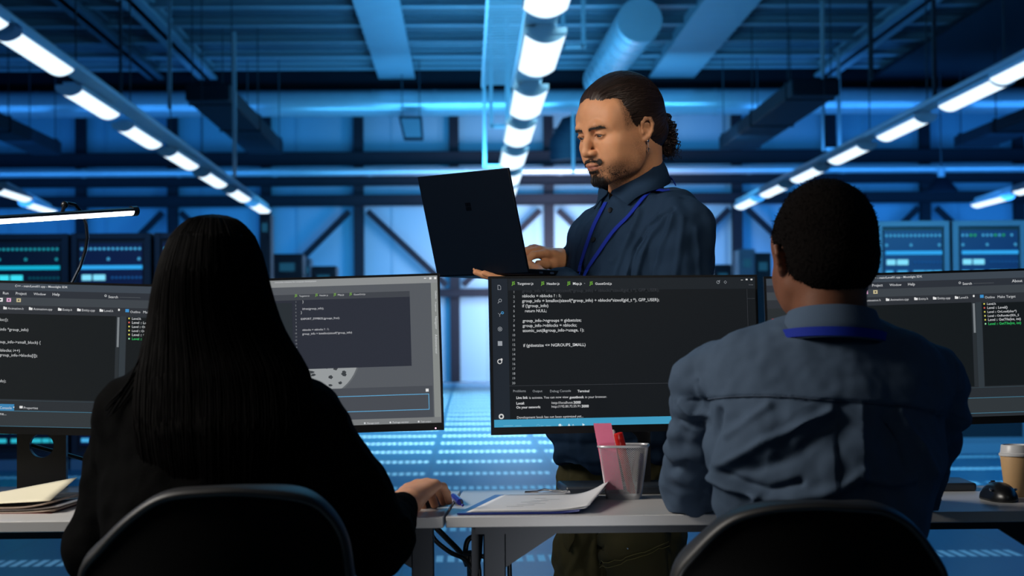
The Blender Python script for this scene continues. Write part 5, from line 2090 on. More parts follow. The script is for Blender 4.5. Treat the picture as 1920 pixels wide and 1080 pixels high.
class Squash:
    """shortens the lower face of the head being built"""

    def __init__(self, g, f):
        self.g, self.f = g, f

    def q(self, p):
        return (p[0], p[1], p[2] * self.f if p[2] < 0 else p[2])

    def ell(self, c, *a, **k): self.g.ell(self.q(c), *a, **k)
    def cone(self, a, b, *r, **k): self.g.cone(self.q(a), self.q(b), *r, **k)
    def chain(self, p, *r, **k): self.g.chain([self.q(x) for x in p], *r, **k)
    def frame(self, M): self.g.frame(M)


def head_solid(g, M, s=1.0, lids=0.0042, look=0.0, nose=1.0, full=True):
    """skull, face, ears; local axes: x to the person's left, y backwards, z up, origin between the ears"""
    g.frame(M @ Matrix.Scale(s, 4))
    g = Squash(g, FZ)
    g.ell((0, .0165, .040), (.0735, .0880, .080), .0)
    g.ell((0, -.030, .042), (.0600, .0560, .056), .03)
    g.ell((0, -.030, -.022), (.0590, .0540, .074), .03)
    g.ell((0, .015, -.020), (.060, .062, .045), .03)
    for k in (-1, 1):
        g.cone((k * .0520, .000, -.050), (k * .0440, -.022, -.074), .0150, .0150, .022)
        g.cone((k * .0440, -.022, -.074), (k * .0140, -.070, -.092), .0150, .0150, .022)
        g.ell((k * .0430, -.0560, -.014), (.0210, .0220, .0150), .018)
        g.ell((k * .0330, -.0610, -.046), (.0240, .0220, .0260), .020)
        g.ell((k * .0500, -.0320, -.034), (.0150, .0300, .0320), .025)
        g.ell((k * .0520, -.0420, .036), (.0130, .0240, .0240), .025)
    g.ell((0, -.0740, -.092), (.0200, .0170, .0150), .014)
    g.ell((0, -.0720, -.060), (.0270, .0220, .0230), .016)
    # brow ridge and eye sockets
    for k in (-1, 1):
        g.cone((k * .010, -.0810, .0255), (k * .030, -.0810, .0290), .0072, .0072, .012)
        g.cone((k * .030, -.0810, .0290), (k * .050, -.0620, .0240), .0072, .0060, .012)
        g.ell((k * .0310, -.0900, .0100), (.0190, .0150, .0105), .010, 's')
    if full:
        # nose
        g.cone((0, -.0800, .022), (0, -.0960, -.006), .0075, .0080, .009)
        g.cone((0, -.0960, -.006), (0, -.1030 * nose, -.0255), .0080, .0092, .007)
        g.cone((0, -.1010, -.0290), (0, -.0900, -.0350), .0060, .0050, .005)
        for k in (-1, 1):
            g.ell((k * .0115, -.0930, -.0290), (.0075, .0100, .0068), .005)
            g.ell((k * .0062, -.0965, -.0385), (.0034, .0052, .0040), .002, 's')
        # eyelids round the eyeball
        for k in (-1, 1):
            g.ell((k * .0310, -.0715, .0120), (.0146, .0146, .0140), .004)
            g.ell((k * .0310, -.0880, .0090 + look), (.0135, .0100, lids), .0012, 's', rot=(0, k * R(4), 0))
            g.chain([(k * .0190, -.0838, .0085 + look), (k * .0250, -.0866, .0135 + look), (k * .0310, -.0872, .0148 + look), (k * .0380, -.0850, .0132 + look), (k * .0445, -.0792, .0088 + look)], [.0012, .0017, .0018, .0017, .0010], .002)
        # lips
        g.chain([(-.0235, -.0835, -.0615), (-.012, -.0945, -.0575), (0, -.0965, -.0575), (.012, -.0945, -.0575), (.0235, -.0835, -.0615)], [.002, .0046, .0050, .0046, .002], .004)
        g.chain([(-.0215, -.0840, -.0635), (-.010, -.0930, -.0680), (0, -.0945, -.0690), (.010, -.0930, -.0680), (.0215, -.0840, -.0635)], [.002, .0046, .0054, .0046, .002], .004)
        g.chain([(-.0225, -.0870, -.0622), (-.011, -.0990, -.0632), (0, -.1010, -.0632), (.011, -.0990, -.0632), (.0225, -.0870, -.0622)], [.0010, .0012, .0012, .0012, .0010], .0018, 's')
        g.ell((0, -.0930, -.0795), (.012, .006, .0045), .006, 's')
    # ears
    for k in (-1, 1):
        e = lambda x, y, z: (k * (x - .001 if x < .08 else .079 + (x - .08) * .8), -.001 + (y - .006) * .78, z * .80 - .003)
        g.ell(e(.0740, .0200, -.001), (.0060, .0120, .0215), .006, rot=(R(-8), 0, k * R(-22)))
        g.chain([e(.0750, .0060, .006), e(.0790, .0080, .021), e(.0830, .0180, .0295), e(.0865, .0300, .0260), e(.0865, .0340, .0120), e(.0830, .0290, -.0060), e(.0780, .0200, -.0200), e(.0740, .0120, -.0270)],
                [.0030, .0036, .0040, .0042, .0040, .0036, .0042, .0052], .003)
        g.ell(e(.0850, .0170, .002), (.0080, .0072, .0105), .004, 's', rot=(0, 0, k * R(-22)))
        g.ell(e(.0745, .0070, -.004), (.0040, .0045, .0060), .003)
    g.frame(None)


def hand_solid(g, wrist, dirv, palm_n, side, s=1.0, curl=(0.35, 0.35, 0.35, 0.35), spread=0.10, thumb=(0.6, 0.3), k=0.004, wrist_r=0.024, lens=(1, 1, 1, 1)):
    """hand: dirv wrist->knuckles, palm_n out of the palm, side = index-finger side"""
    d = V(dirv).normalized()
    n = V(palm_n)
    n = (n - d * n.dot(d)).normalized()
    sd_ = V(side)
    sd_ = (sd_ - d * sd_.dot(d) - n * sd_.dot(n)).normalized()
    w = V(wrist)
    kn = []
    for i, (off, fw) in enumerate(((.030, .088), (.010, .092), (-.011, .088), (-.030, .079))):
        kn.append(w + sd_ * off * s + d * fw * s - n * (.004 if i in (1, 2) else .001) * s)
    for i, q in enumerate(kn):
        g.cone(w + sd_ * (.012 - .008 * i) * s + d * .008 * s, q, .0170 * s, .0112 * s, .014)
    g.cone(w + d * .03 * s + n * .006 * s + sd_ * .018 * s, w + d * .055 * s + sd_ * .022 * s, .016 * s, .012 * s, .012)
    lengths = ((.042, .026, .021), (.046, .029, .022), (.043, .027, .021), (.034, .020, .019))
    rad = (.0092, .0094, .0088, .0078)
    tips = []
    for i, q in enumerate(kn):
        a = curl[i] * 0.75
        sp = spread * (1.5 - i)
        p = q.copy()
        base = (d + sd_ * sp * 0.35).normalized()
        r0 = rad[i] * s
        for j_ in range(3):
            v = (base * math.cos(a) + n * math.sin(a))
            p2 = p + v * lengths[i][j_] * s * lens[i]
            g.cone(p, p2, r0 * (1.05 - .06 * j_), r0 * (0.98 - .07 * j_), .003)
            p = p2
            a += curl[i] * (1.15 if j_ == 0 else 0.8)
        tips.append(p)
    # thumb from the side of the palm
    t0 = w + d * .022 * s + sd_ * .020 * s + n * .008 * s
    v1 = (d * math.cos(thumb[0]) + sd_ * math.sin(thumb[0]) + n * .25).normalized()
    t1 = t0 + v1 * .040 * s
    v2 = (d * math.cos(thumb[0] - thumb[1]) + sd_ * math.sin(thumb[0] - thumb[1]) + n * .2).normalized()
    t2 = t1 + v2 * .032 * s
    t3 = t2 + (v2 + d * .2).normalized() * .026 * s
    g.chain([t0, t1, t2, t3], [.0165 * s, .0115 * s, .0100 * s, .0085 * s], .008)
    return tips, kn


def strands(mb, paths, r=0.0009, n=3):
    for p in paths:
        m = len(p)
        rs = [r * min(1.0, 0.35 + 1.3 * min(i, m - 1 - i) / (m / 2)) for i in range(m)]
        mb.tube(p, rs, n, caps=False)


def join_mesh(me, mb):
    """append the shapes of mb to mesh data"""
    bm = bmesh.new()
    bm.from_mesh(me)
    vs = [bm.verts.new(p) for p in mb.v]
    for f in mb.f:
        try: bm.faces.new([vs[i] for i in f])
        except ValueError: pass
    bm.to_mesh(me)
    bm.free()


def child(me, name, m, parent, smooth=180, label=None):
    o = link_mesh(name, me, m, parent, smooth)
    if label: o['label'] = label
    return o


from mathutils.bvhtree import BVHTree


def bvh_of(me):
    return BVHTree.FromPolygons([v.co for v in me.vertices], [tuple(p.vertices) for p in me.polygons])


def onto(bvh, px, py, lift=0.002):
    d = ray(px, py).normalized()
    hit, nrm, _, _ = bvh.ray_cast(CAM_P, d)
    if hit is None:
        hit, nrm, _, _ = bvh.find_nearest(CAM_P + d * 3.9)
    if nrm.dot(d) > 0: nrm = -nrm
    return hit + nrm * lift, nrm


def strap(name, pts_n, w, th, m, parent):
    """ribbon lying on a surface: pts_n = [(point, normal)]"""
    m_ = len(pts_n)
    pts_n = [(sum((pts_n[k][0] for k in range(max(0, i - 1), min(m_, i + 2))), V()) / len(range(max(0, i - 1), min(m_, i + 2))) if 0 < i < m_ - 1 else pts_n[i][0],
              sum((pts_n[k][1] for k in range(max(0, i - 3), min(m_, i + 4))), V()).normalized()) for i in range(m_)]
    pts = [p for p, _ in pts_n]
    sides, nrms = [], []
    for i, (p, n_) in enumerate(pts_n):
        d = (pts[min(i + 1, len(pts) - 1)] - pts[max(i - 1, 0)]).normalized()
        s_ = d.cross(n_).normalized()
        sides.append(s_)
        nrms.append(s_.cross(d).normalized())
    mb = MB().ribbon(pts, w, th, sides, nrms)
    return mb.build(name, m, parent, smooth=50)


def smooth_px(pts, n=6):
    P_ = [np.array(p, float) for p in pts]
    out = []
    for i in range(len(P_) - 1):
        p0, p1, p2, p3 = P_[max(i - 1, 0)], P_[i], P_[i + 1], P_[min(i + 2, len(P_) - 1)]
        for k in range(n):
            t = k / n
            out.append(tuple(0.5 * ((2 * p1) + (p2 - p0) * t + (2 * p0 - 5 * p1 + 4 * p2 - p3) * t * t + (3 * p1 - p0 - 3 * p2 + p3) * t ** 3)))
    out.append(tuple(P_[-1]))
    return out


M_lanyard = mat('blue_lanyard_band', (22, 42, 140), rough=0.7, spec=0.1)
# ------------------------------------------------------------------ the standing man
HEAD1 = Matrix.Translation(W(1165, 249, 3.95)) @ Matrix.Rotation(R(-58), 4, 'Z') @ Matrix.Rotation(R(15), 4, 'X') @ Matrix.Rotation(R(0), 4, 'Y')
hip = W(1168, 900, 3.97)
B1 = Matrix.Translation((hip.x, hip.y, 0)) @ Matrix.Rotation(R(-55), 4, 'Z')
b1 = lambda x, y, z: B1 @ V((x, y, z))
M_skin1 = skin_mat('skin_standing_man', (192, 137, 100), (34, 24, 20), 0.52, lip=(150, 84, 78))
M_hair1 = mat('dark_brown_hair', (44, 32, 27), rough=0.42, noise=0.5, nscale=160, spec=0.3)
M_shirt1 = cloth_mat('dark_navy_shirt', (24, 44, 66), bump=0.15)
M_trous = cloth_mat('olive_cargo_cloth', (62, 58, 36), bump=0.25)
M_boot = mat('dark_boot_leather', (24, 20, 18), rough=0.5)
M_eye = mat('eye_white', (150, 142, 136), rough=0.2)
M_iris = mat('brown_iris', (40, 24, 16), rough=0.15)

SH_L, SH_R = b1(.162, .035, 1.278), b1(-.128, .030, 1.262)
EL_L, WR_L = W(1290, 622, 3.84), W(1036, 530, 3.90)
EL_R, WR_R = W(1140, 600, 4.22), W(1054, 488, 4.09)
NECKB = b1(0, .045, 1.365)

lo = V((W(868, 500, 3.9).x - .02, 3.66, -0.01))
hi = V((W(1345, 500, 3.9).x + .03, 4.36, 1.66))
hx0, hx1 = (HEAD1 @ V((0, 0, 0))).x - .125, (HEAD1 @ V((0, 0, 0))).x + .125
hy = HEAD1.translation.y
g = Sdf(axis_grid(lo.x, hi.x, [(lo.x, W(1060, 500, 4).x), (hx0, hx1)], .005, .0017),
        axis_grid(lo.y, hi.y, [(hy - .12, hy + .15)], .005, .0017),
        axis_grid(lo.z, hi.z, [(1.17, 1.275), (1.365, 1.64)], .005, .0017))
head_solid(g, HEAD1, look=-0.0010, lids=0.0031)
# neck
g.cone(HEAD1 @ V((0, .030, -.045)), NECKB, .054, .060, .018)
g.cone(HEAD1 @ V((0, -.012, -.070)), NECKB + V((0, 0, -.01)), .030, .050, .02)
# trunk under the clothes
g.ell(tuple(b1(0, .035, 1.20)), (.095, .095, .15), .03)
g.cone(b1(-.09, .035, 1.285), b1(.11, .035, 1.285), .042, .042, .03)
g.ell(tuple(b1(0, 0, .98)), (.095, .095, .20), .04)
g.ell(tuple(b1(0, 0, .86)), (.10, .10, .10), .04)
for sg, sh, el, wr in ((1, SH_L, EL_L, WR_L), (-1, SH_R, EL_R, WR_R)):
    g.cone(sh, el, .046, .038, .02)
    g.cone(el, wr, .036, .026, .015)
    g.cone(b1(sg * .085, 0, .83), b1(sg * .10, -.02, .46), .066, .048, .03)
    g.cone(b1(sg * .10, -.02, .46), b1(sg * .10, .02, .09), .048, .036, .02)
    g.cone(b1(sg * .10, .03, .045), b1(sg * .115, -.13, .03), .034, .028, .02)
# left hand: under the laptop, palm up, fingers past the hinge
tipsL, _ = hand_solid(g, WR_L + V((-.004, 0, .002)), W(905, 519, 3.945) - WR_L, (0.0, -.15, 1), (-0.05, 1, .1), 0.90, curl=(.10, .12, .10, .12), spread=.25, thumb=(.9, .2))
# right hand over the keys, palm down
tipsR, _ = hand_solid(g, WR_R, W(1003, 470, 4.03) - WR_R, (-.2, .15, -1), (-.15, -1, -.1), 0.92, curl=(.42, .5, .55, .6), spread=.1, thumb=(.35, .15))
body1 = g.mesh('person')
relax(body1, 1, .4)
co = get_co(body1)
hc = np.array(HEAD1.inverted())
L_ = co @ hc[:3, :3].T + hc[:3, 3]
x, y, z = np.abs(L_[:, 0]), L_[:, 1], np.where(L_[:, 2] < 0, L_[:, 2] / FZ, L_[:, 2])
inhead = (np.linalg.norm(L_, axis=1) < .16)
sm_ = lambda a, lo_, hi_: np.clip((a - lo_) / (hi_ - lo_), 0, 1)
jaw = sm_(-z, .046, .070) * sm_(-y, -.030, .0) * (1 - sm_(-z, .115, .125))
side = sm_(x, .045, .058) * sm_(-z, .000, .030) * sm_(-y, -.012, .010) * sm_(.032 + y, -.01, .012)
stub = np.maximum(jaw * .55, side * .50)
goat = np.exp(-(x / .024) ** 4) * sm_(-z, .070, .080) * sm_(-y, .02, .05)
must = np.exp(-((z + .0455 + .12 * x) / .0085) ** 2) * np.exp(-(x / .024) ** 4) * sm_(-y, .07, .08)
under = sm_(-z, .085, .100) * sm_(-y, -.01, .03) * np.exp(-(x / .045) ** 4)
brow = np.exp(-((z - .0275 + .0040 * ((x - .032) / .02) ** 2) / .0040) ** 2) * sm_(x, .008, .013) * (1 - sm_(x, .048, .055)) * sm_(-y, .045, .055)
lash = np.exp(-((z - .0135 + .0060 * ((x - .031) / .0125) ** 2) / .0014) ** 2) * sm_(x, .017, .020) * (1 - sm_(x, .043, .046)) * sm_(-y, .07, .078)
scalp = sm_(z, .080, .088) * sm_(y, -.075, -.06) + sm_(z, .0, .02) * sm_(y, -.045, -.035)
beard = np.clip(np.maximum.reduce([stub, goat * .95, must, under * .8, brow * 1.0, lash * .8, np.clip(scalp, 0, 1) * .9]), 0, 1) * inhead
lipa = np.exp(-((z + .0630) / .0085) ** 2) * np.exp(-(x / .0215) ** 4) * sm_(-y, .078, .086) * inhead
set_attr(body1, 'beard', beard)
set_attr(body1, 'lip', lipa * .8)
man = link_mesh('person', body1, M_skin1, None, 180)
tag(man, 'standing person in a dark navy shirt with tied-back dark hair, holding the open laptop', 'person')
# eyes
for k in (-1, 1):
    mb = MB().sphere((k * .0310, -.0715, .0105), .0128, 20, HEAD1)
    e = mb.build('eyeball', M_eye, man, 180)
    gaze = V((0.0, -.86, -.50)).normalized()
    c_ = V((k * .0310, -.0715, .0105))
    t1 = gaze.orthogonal().normalized(); t2 = gaze.cross(t1)
    mb = MB()
    vs = [HEAD1 @ (c_ + gaze * .0131)]
    for rr_, hh in ((.003, .0129), (.0058, .01165)):
        vs += [HEAD1 @ (c_ + gaze * hh + (t1 * math.cos(a) + t2 * math.sin(a)) * rr_) for a in np.linspace(0, 2 * math.pi, 17)[:-1]]
    fs = [(0, 1 + i, 1 + (i + 1) % 16) for i in range(16)] + [(1 + i, 17 + i, 17 + (i + 1) % 16, 1 + (i + 1) % 16) for i in range(16)]
    mb.add(vs, fs).build('iris', M_iris, e, 180)

# hair: combed back, tied, with a curly tail
gh = Sdf(axis_grid(-.10, .10, h=.0022), axis_grid(-.115, .15, h=.0022), axis_grid(-.08, .145, h=.0022))
gh.ell((0, .0165, .040), (.0785, .0940, .0880), 0)
gh.ell((0, -.030, .045), (.0640, .0600, .0610), .02)
gh.ell((0, .035, -.010), (.070, .072, .055), .02)
X, Y, Z = np.meshgrid(*gh.ax, indexing='ij', sparse=True)
ax_ = np.abs(X)
yl = np.interp(Z, [-.08, -.062, -.03, -.022, -.014, -.006, .006, .020, .034, .048, .060, .072, .16],
               [.075, .050, .028, .020, -.014, -.024, -.030, -.044, -.054, -.060, -.054, -.040, -.040])
zt_ = .0855 - .28 * ax_ + .0012 * np.sin(ax_ * 300)
earhole = ((Y - .007) / .018) ** 2 + ((Z + .005) / .024) ** 2
cut = np.minimum((yl - Y) * .8, zt_ - Z + 0 * Y)      # >0 in front of the hairline
gh.D = np.maximum(gh.D + (.0042 * np.clip(1 + cut / .020, 0, 1)).astype(np.float32), cut.astype(np.float32))
gh.D = np.maximum(gh.D, (np.where(ax_ > .055, (1 - np.sqrt(earhole)) * .02, -1) + 0 * X).astype(np.float32))
hair = gh.mesh('hair')
relax(hair, 2)
bv = bvh_of(hair)
hl_ = get_co(hair)
nl_ = get_no(hair)
# combing grooves run from the forehead to the knot
knot = np.array([0, .108, .030])
ang = np.arctan2(hl_[:, 0], hl_[:, 2] - .030 - .2 * (hl_[:, 1] - .10))
grv = np.sin(ang * 62 + 3 * np.sin(hl_[:, 1] * 40)) * .5 + np.sin(ang * 117 + 2) * .5
set_co(hair, hl_ + nl_ * (.0006 * grv + .0010 * noise3(hl_, 60, 4))[:, None])
mb = MB()
rs = random.Random(11)
paths = []
for k in range(1500):
    # start on the hairline / cap, run back over the cap to the knot
    a = rs.uniform(-2.3, 2.3)
    s_y = rs.uniform(-.09, .06)
    st = V((math.sin(a) * .085, s_y, .035 + math.cos(a) * .085))
    hit, nr, _, _ = bv.find_nearest(st)
    p = []
    kn_ = V((0, .098, .032))
    cur = hit.copy()
    off = rs.uniform(.0002, .0014)
    for i in range(13):
        hit, nr, _, _ = bv.find_nearest(cur)
        if (hit - cur).dot(nr) > 0.02: break
        p.append(HEAD1 @ (hit + nr * off))
        dvec = kn_ - hit
        if dvec.length < .018: break
        dvec = dvec - nr * dvec.dot(nr)
        cur = hit + dvec.normalized() * .016
    if len(p) > 3: paths.append(p)
strands(mb, paths, .00045)
# tail: curls hanging from the knot
tail_paths = []
for k in range(210):
    a = rs.uniform(0, 6.28)
    rr_ = .017 * math.sqrt(rs.random())
    L2 = rs.uniform(.075, .135)
    ph, wl = rs.uniform(0, 6.28), rs.uniform(.017, .026)
    am = rs.uniform(.003, .0065)
    p = []
    for i in range(64):
        t = i / 63
        rad_ = rr_ * (0.35 + 1.35 * math.sin(min(1, t * 1.5) * 1.57)) * (1.0 if t < .7 else 1.0 - (t - .7) * .6)
        c_ = V((0, .094 + .020 * math.sin(t * 1.9), .044 - L2 * t))
        s_ = t * L2 / wl * 6.28 + ph
        curl_ = am * min(1, t * 3)
        p.append(HEAD1 @ (c_ + V((math.cos(a) * rad_ + curl_ * math.cos(s_), math.sin(a) * rad_ * .9 + curl_ * math.sin(s_), curl_ * .5 * math.sin(s_)))))
    tail_paths.append(p)
strands(mb, tail_paths, .0010, 4)
# core of the tail
gt = Sdf(axis_grid(-.06, .06, h=.003), axis_grid(.07, .19, h=.003), axis_grid(-.12, .07, h=.003))
gt.chain([(0, .092, .046), (0, .102, .028), (0, .111, -.005), (0, .113, -.040), (0, .108, -.066)], [.013, .016, .020, .019, .012], .012)
tl = gt.mesh('tail')
cot = get_co(tl)
set_co(tl, cot + get_no(tl) * (.003 * noise3(cot, 220, 9))[:, None])
tl.transform(HEAD1)
hair.transform(HEAD1)
bmj = bmesh.new()
bmj.from_mesh(hair); bmj.from_mesh(tl); bmj.to_mesh(hair); bmj.free()
join_mesh(hair, mb)
child(hair, 'hair', M_hair1, man)
mb = MB().tube([HEAD1 @ V((.016 * math.cos(a), 0.100 + .007 * math.sin(a), .034 + .014 * math.sin(a))) for a in np.linspace(0, 6.28, 20)], .0035, 8, caps=False)
mb.build('hair_tie', mat('hair_tie_navy', (20, 28, 60), rough=0.7), man, 180)

# beard: goatee and moustache of short hairs
mb = MB()
bvb = bvh_of(body1)
paths = []
inv = HEAD1.inverted()


def hairs_on(n, gen, ln, dirf, up=1.0):
    for k in range(n):
        q = gen()
        hit, nr, _, _ = bvb.find_nearest(HEAD1 @ V(q))
        dl = (HEAD1.to_3x3() @ V(dirf(q))).normalized()
        dl = (dl - nr * dl.dot(nr)).normalized()
        l_ = ln * rs.uniform(.6, 1.2)
        paths.append([hit - nr * .0006, hit + dl * l_ * .4 + nr * l_ * .30 * up, hit + dl * l_ * .8 + nr * l_ * .42 * up, hit + dl * l_ * 1.1 + nr * l_ * .38 * up])


hairs_on(620, lambda: (rs.gauss(0, .014), -.092 + rs.gauss(0, .008), -.076 - abs(rs.gauss(0, .009))), .010, lambda q: (q[0] * 6, -.25, -1))
hairs_on(260, lambda: (rs.gauss(0, .010), -.098, -.0675 + rs.gauss(0, .0035)), .006, lambda q: (q[0] * 8, -.2, -1))
hairs_on(520, lambda: (rs.uniform(-.026, .026), -.093, -.0430 + rs.gauss(0, .0024)), .0080, lambda q: (math.copysign(1, q[0]) * 1.0, -.1, -.55))
hairs_on(520, lambda: (rs.choice((-1, 1)) * rs.uniform(.020, .050), -.060 + rs.gauss(0, .016), -.076 + rs.gauss(0, .009)), .0022, lambda q: (q[0] * 4, .1, -1))
strands(mb, paths, .00042)
o_ = mb.build('beard', mat('dark_beard', (26, 19, 16), rough=0.55), man, 180)
# eyebrows
for sg in (-1, 1):
    mb = MB(); paths = []
    hairs_on(120, lambda: (lambda u: (sg * u, -.090, .0265 - .0042 * ((u - .026) / .02) ** 2))(rs.uniform(.009, .054)), .0065, lambda q: (sg, .2, .30 - 14 * abs(q[0])), .3)
    pp_ = []
    for pth in paths:
        dz = HEAD1.to_3x3() @ V((0, 0, rs.gauss(0, .0011)))
        pp_.append([q + dz for q in pth])
    strands(mb, pp_, .00055)
    mb.build('eyebrow', mat('dark_brow', (26, 19, 16), rough=0.6), man, 180)
# earring: stud, chain and a small cross
ea = HEAD1 @ V((.0790, .0035, -.0260))
er = thing('earring', 'silver stud earring with a hanging cross in the ear of the standing person', 'earring', tuple(ea))
rz = HEAD1.to_3x3() @ V((1, 0, 0))
attach(MB().sphere(ea, .0030, 12).build('stud', M_chrome, None), er)
attach(MB().tube([ea, ea + V((0.001, 0, -.013))], .0007, 6).build('chain', M_chrome, None), er)
cr = ea + V((0.001, -.0005, -.0135))
attach(MB().box(cr + V((0, 0, -.0045)), (.0015, .0012, .0095)).box(cr + V((0, 0, -.0032)), (.0062, .0012, .0015)).build('cross', M_chrome, None), er)

# ---- shirt
gs = Sdf(axis_grid(lo.x + .1, hi.x + .01, h=.0035), axis_grid(lo.y, hi.y, h=.0035), axis_grid(.74, 1.44, h=.0035))
gs.frame(B1)
gs.ell((0, .030, 1.195), (.168, .112, .165), 0)
gs.cone((-.105, .040, 1.292), (.125, .040, 1.292), .062, .062, .04)
gs.cone((0, .045, 1.338), (-.09, .045, 1.312), .058, .046, .03)
gs.cone((0, .045, 1.338), (.12, .045, 1.318), .058, .046, .03)
gs.ell((0, -.010, 1.02), (.160, .118, .19), .05)
gs.ell((0, -.012, .86), (.166, .128, .16), .05)
gs.frame(None)
gs.half((0, 0, .790), (0, 0, -1), .004)
gs.cone(SH_L, EL_L, .066, .058, .016)
gs.cone(EL_L, EL_L + (WR_L - EL_L) * .95, .056, .034, .02)
gs.cone(SH_R, EL_R, .058, .052, .016)
gs.cone(EL_R, EL_R + (WR_R - EL_R) * .93, .052, .033, .02)
# the hollow for the neck
gs.cone(NECKB + V((0, 0, -.005)), NECKB + (HEAD1 @ V((0, .02, -.05)) - NECKB) * 1.6, .060, .062, .004, 's')
sh1 = gs.mesh('shirt')
relax(sh1, 2)


def shirt1_noise(co, no, px, py):
    dn = .0075 * noise3(co * np.array([1, 1, .5]), 75, 3) + .0040 * noise3(co * np.array([1, 1, .7]), 170, 5)
    low = np.clip((1.0 - co[:, 2]) / .15, 0, 1)
    return dn + low * .012 * noise3(co * np.array([.5, .5, 1.6]), 75, 8)


folds(sh1, [
    ([(1250, 402), (1225, 440), (1205, 480), (1195, 520)], 4, .008),
    ([(1262, 405), (1245, 450), (1235, 500), (1232, 540)], 5, .007),
    ([(1280, 410), (1275, 460), (1268, 520)], 6, .006),
    ([(1305, 430), (1312, 470), (1312, 520)], 6, .005),
    ([(1262, 394), (1240, 404), (1214, 428), (1192, 465), (1180, 520)], 3.0, -.009),
    ([(1215, 440), (1190, 480), (1176, 520)], 4, .006),
    ([(1235, 405), (1222, 418), (1204, 445)], 3, .006),
    ([(1200, 400), (1180, 440), (1150, 490)], 6, .005),
    ([(1185, 440), (1165, 480), (1155, 515)], 4, .004),
    ([(1225, 372), (1205, 395), (1190, 425)], 5, .004),
    ([(1075, 450), (1062, 480), (1058, 505)], 4, .005),
    ([(1085, 445), (1078, 480), (1072, 510)], 4, -.005),
    ([(1150, 400), (1120, 450), (1098, 510)], 4, .002),
    ([(1020, 845), (1090, 862), (1180, 850), (1250, 862)], 9, .008),
    ([(1030, 830), (1100, 835), (1200, 830)], 7, -.006),
], [([(1137, 372), (1128, 410), (1106, 460), (1090, 515)], 9, .0022)], shirt1_noise)
shirt1 = child(sh1, 'shirt', M_shirt1, man, label='dark navy buttoned shirt')
bs = bvh_of(sh1)
# collar: stand and folded leaf
nax = (HEAD1 @ V((0, .03, -.05)) - NECKB).normalized()
fwd = (B1.to_3x3() @ V((0, -1, 0)))
fwd = (fwd - nax * fwd.dot(nax)).normalized()
lft = nax.cross(fwd) * -1
lft = lft if lft.dot(B1.to_3x3() @ V((1, 0, 0))) > 0 else -lft


def collar(cent, nax, fwd, lft, rin, m, parent, hb=.034, hf=.030, drop_b=.036, drop_f=.055, spread=.016, open_=.30, rfront=1.06):
    vs, fs = [], []
    n_ = 56
    for i in range(n_ + 1):
        a = -math.pi + open_ + (2 * math.pi - 2 * open_) * i / n_     # 0 = back
        c_, s_ = math.cos(a), math.sin(a)
        fr = (1 - c_) / 2                                               # 0 back .. 1 front
        out = (-fwd * c_ * (rfront if c_ < 0 else 1.0) + lft * s_)
        top = cent + out * rin * (1 + .02 * fr) + nax * (hb * (1 - fr) + hf * fr * .7)
        sharp = fr ** 5
        base_in = cent + out * (rin * 1.0) + nax * (-.012)
        leaf = cent + out * (rin + spread * (1 - .3 * fr) + .006 * sharp) + nax * ((hb - drop_b) * (1 - fr) + (hf - drop_f) * fr - .012 * sharp)
        mid = (top + leaf) / 2 + out * .004
        vs += [base_in, top, top + out * .003 + nax * .0012, mid, leaf]
    for i in range(n_):
        for k in range(4):
            a = i * 5 + k
            fs.append((a, a + 5, a + 6, a + 1))
    me = bpy.data.meshes.new('collar')
    me.from_pydata(vs, [], fs)
    o = link_mesh('collar', me, m, parent, 60)
    md = o.modifiers.new('thickness', 'SOLIDIFY')
    md.thickness = .0018
    md.offset = 0
    return o


cax = (nax + B1.to_3x3() @ V((0, -.42, 0))).normalized()
cfw = (fwd - cax * fwd.dot(cax)).normalized()
CC = NECKB + nax * .020
B1i = B1.inverted()
half = []
for t_px, b_px in (((1153, 358), (1181, 388)), ((1162, 351), (1187, 383)), ((1178, 341), (1199, 373)), ((1198, 330), (1215, 362)), ((1220, 319), (1236, 349))):
    half.append((B1i @ onto(bvb, *t_px, .009)[0], B1i @ onto(bs, *b_px, .007)[0]))
for a in (.62, .32, 0.0):
    out = (-cfw * math.cos(a) + lft * math.sin(a))
    half.append((B1i @ (CC + cax * .044 + out * .070), B1i @ (CC + cax * -.016 + out * .0765)))
rows_ = list(half)
for n_, (t, b) in enumerate(reversed(half[:-1])):
    bm_ = V((-b.x, b.y, b.z))
    if n_ >= 2:
        hit, nr, _, _ = bs.find_nearest(B1 @ (bm_ + V((.012, 0, .008))))
        bm_ = B1i @ (hit + nr * .006)
    rows_.append((V((-t.x, t.y, t.z)), bm_))
# smooth the run of the collar, keep its points sharp
for _ in range(1):
    rows_ = [rows_[0]] + [((rows_[i - 1][0] + rows_[i][0] * 2 + rows_[i + 1][0]) / 4, (rows_[i - 1][1] + rows_[i][1] * 2 + rows_[i + 1][1]) / 4) for i in range(1, len(rows_) - 1)] + [rows_[-1]]
fine = []
for i in range(len(rows_) - 1):
    for k in range(4):
        q = []
        for e in (0, 1):
            p0, p1, p2, p3 = rows_[max(i - 1, 0)][e], rows_[i][e], rows_[i + 1][e], rows_[min(i + 2, len(rows_) - 1)][e]
            t = k / 4
            q.append(0.5 * ((2 * p1) + (p2 - p0) * t + (2 * p0 - 5 * p1 + 4 * p2 - p3) * t * t + (3 * p1 - p0 - 3 * p2 + p3) * t ** 3))
        fine.append(q)
fine.append(list(rows_[-1]))
cen = B1i @ CC
vs, fs = [], []
for t, b in fine:
    inn = V((cen.x - t.x, cen.y - t.y, 0)).normalized()
    mid = (t + b) / 2 - inn * .003
    for p in (t + inn * .003 + V((0, 0, -.045)), t + inn * .003 + V((0, 0, -.004)), t + V((0, 0, .0012)), t - inn * .002 + V((0, 0, -.004)), mid, b - inn * .0005):
        vs.append(B1 @ p)
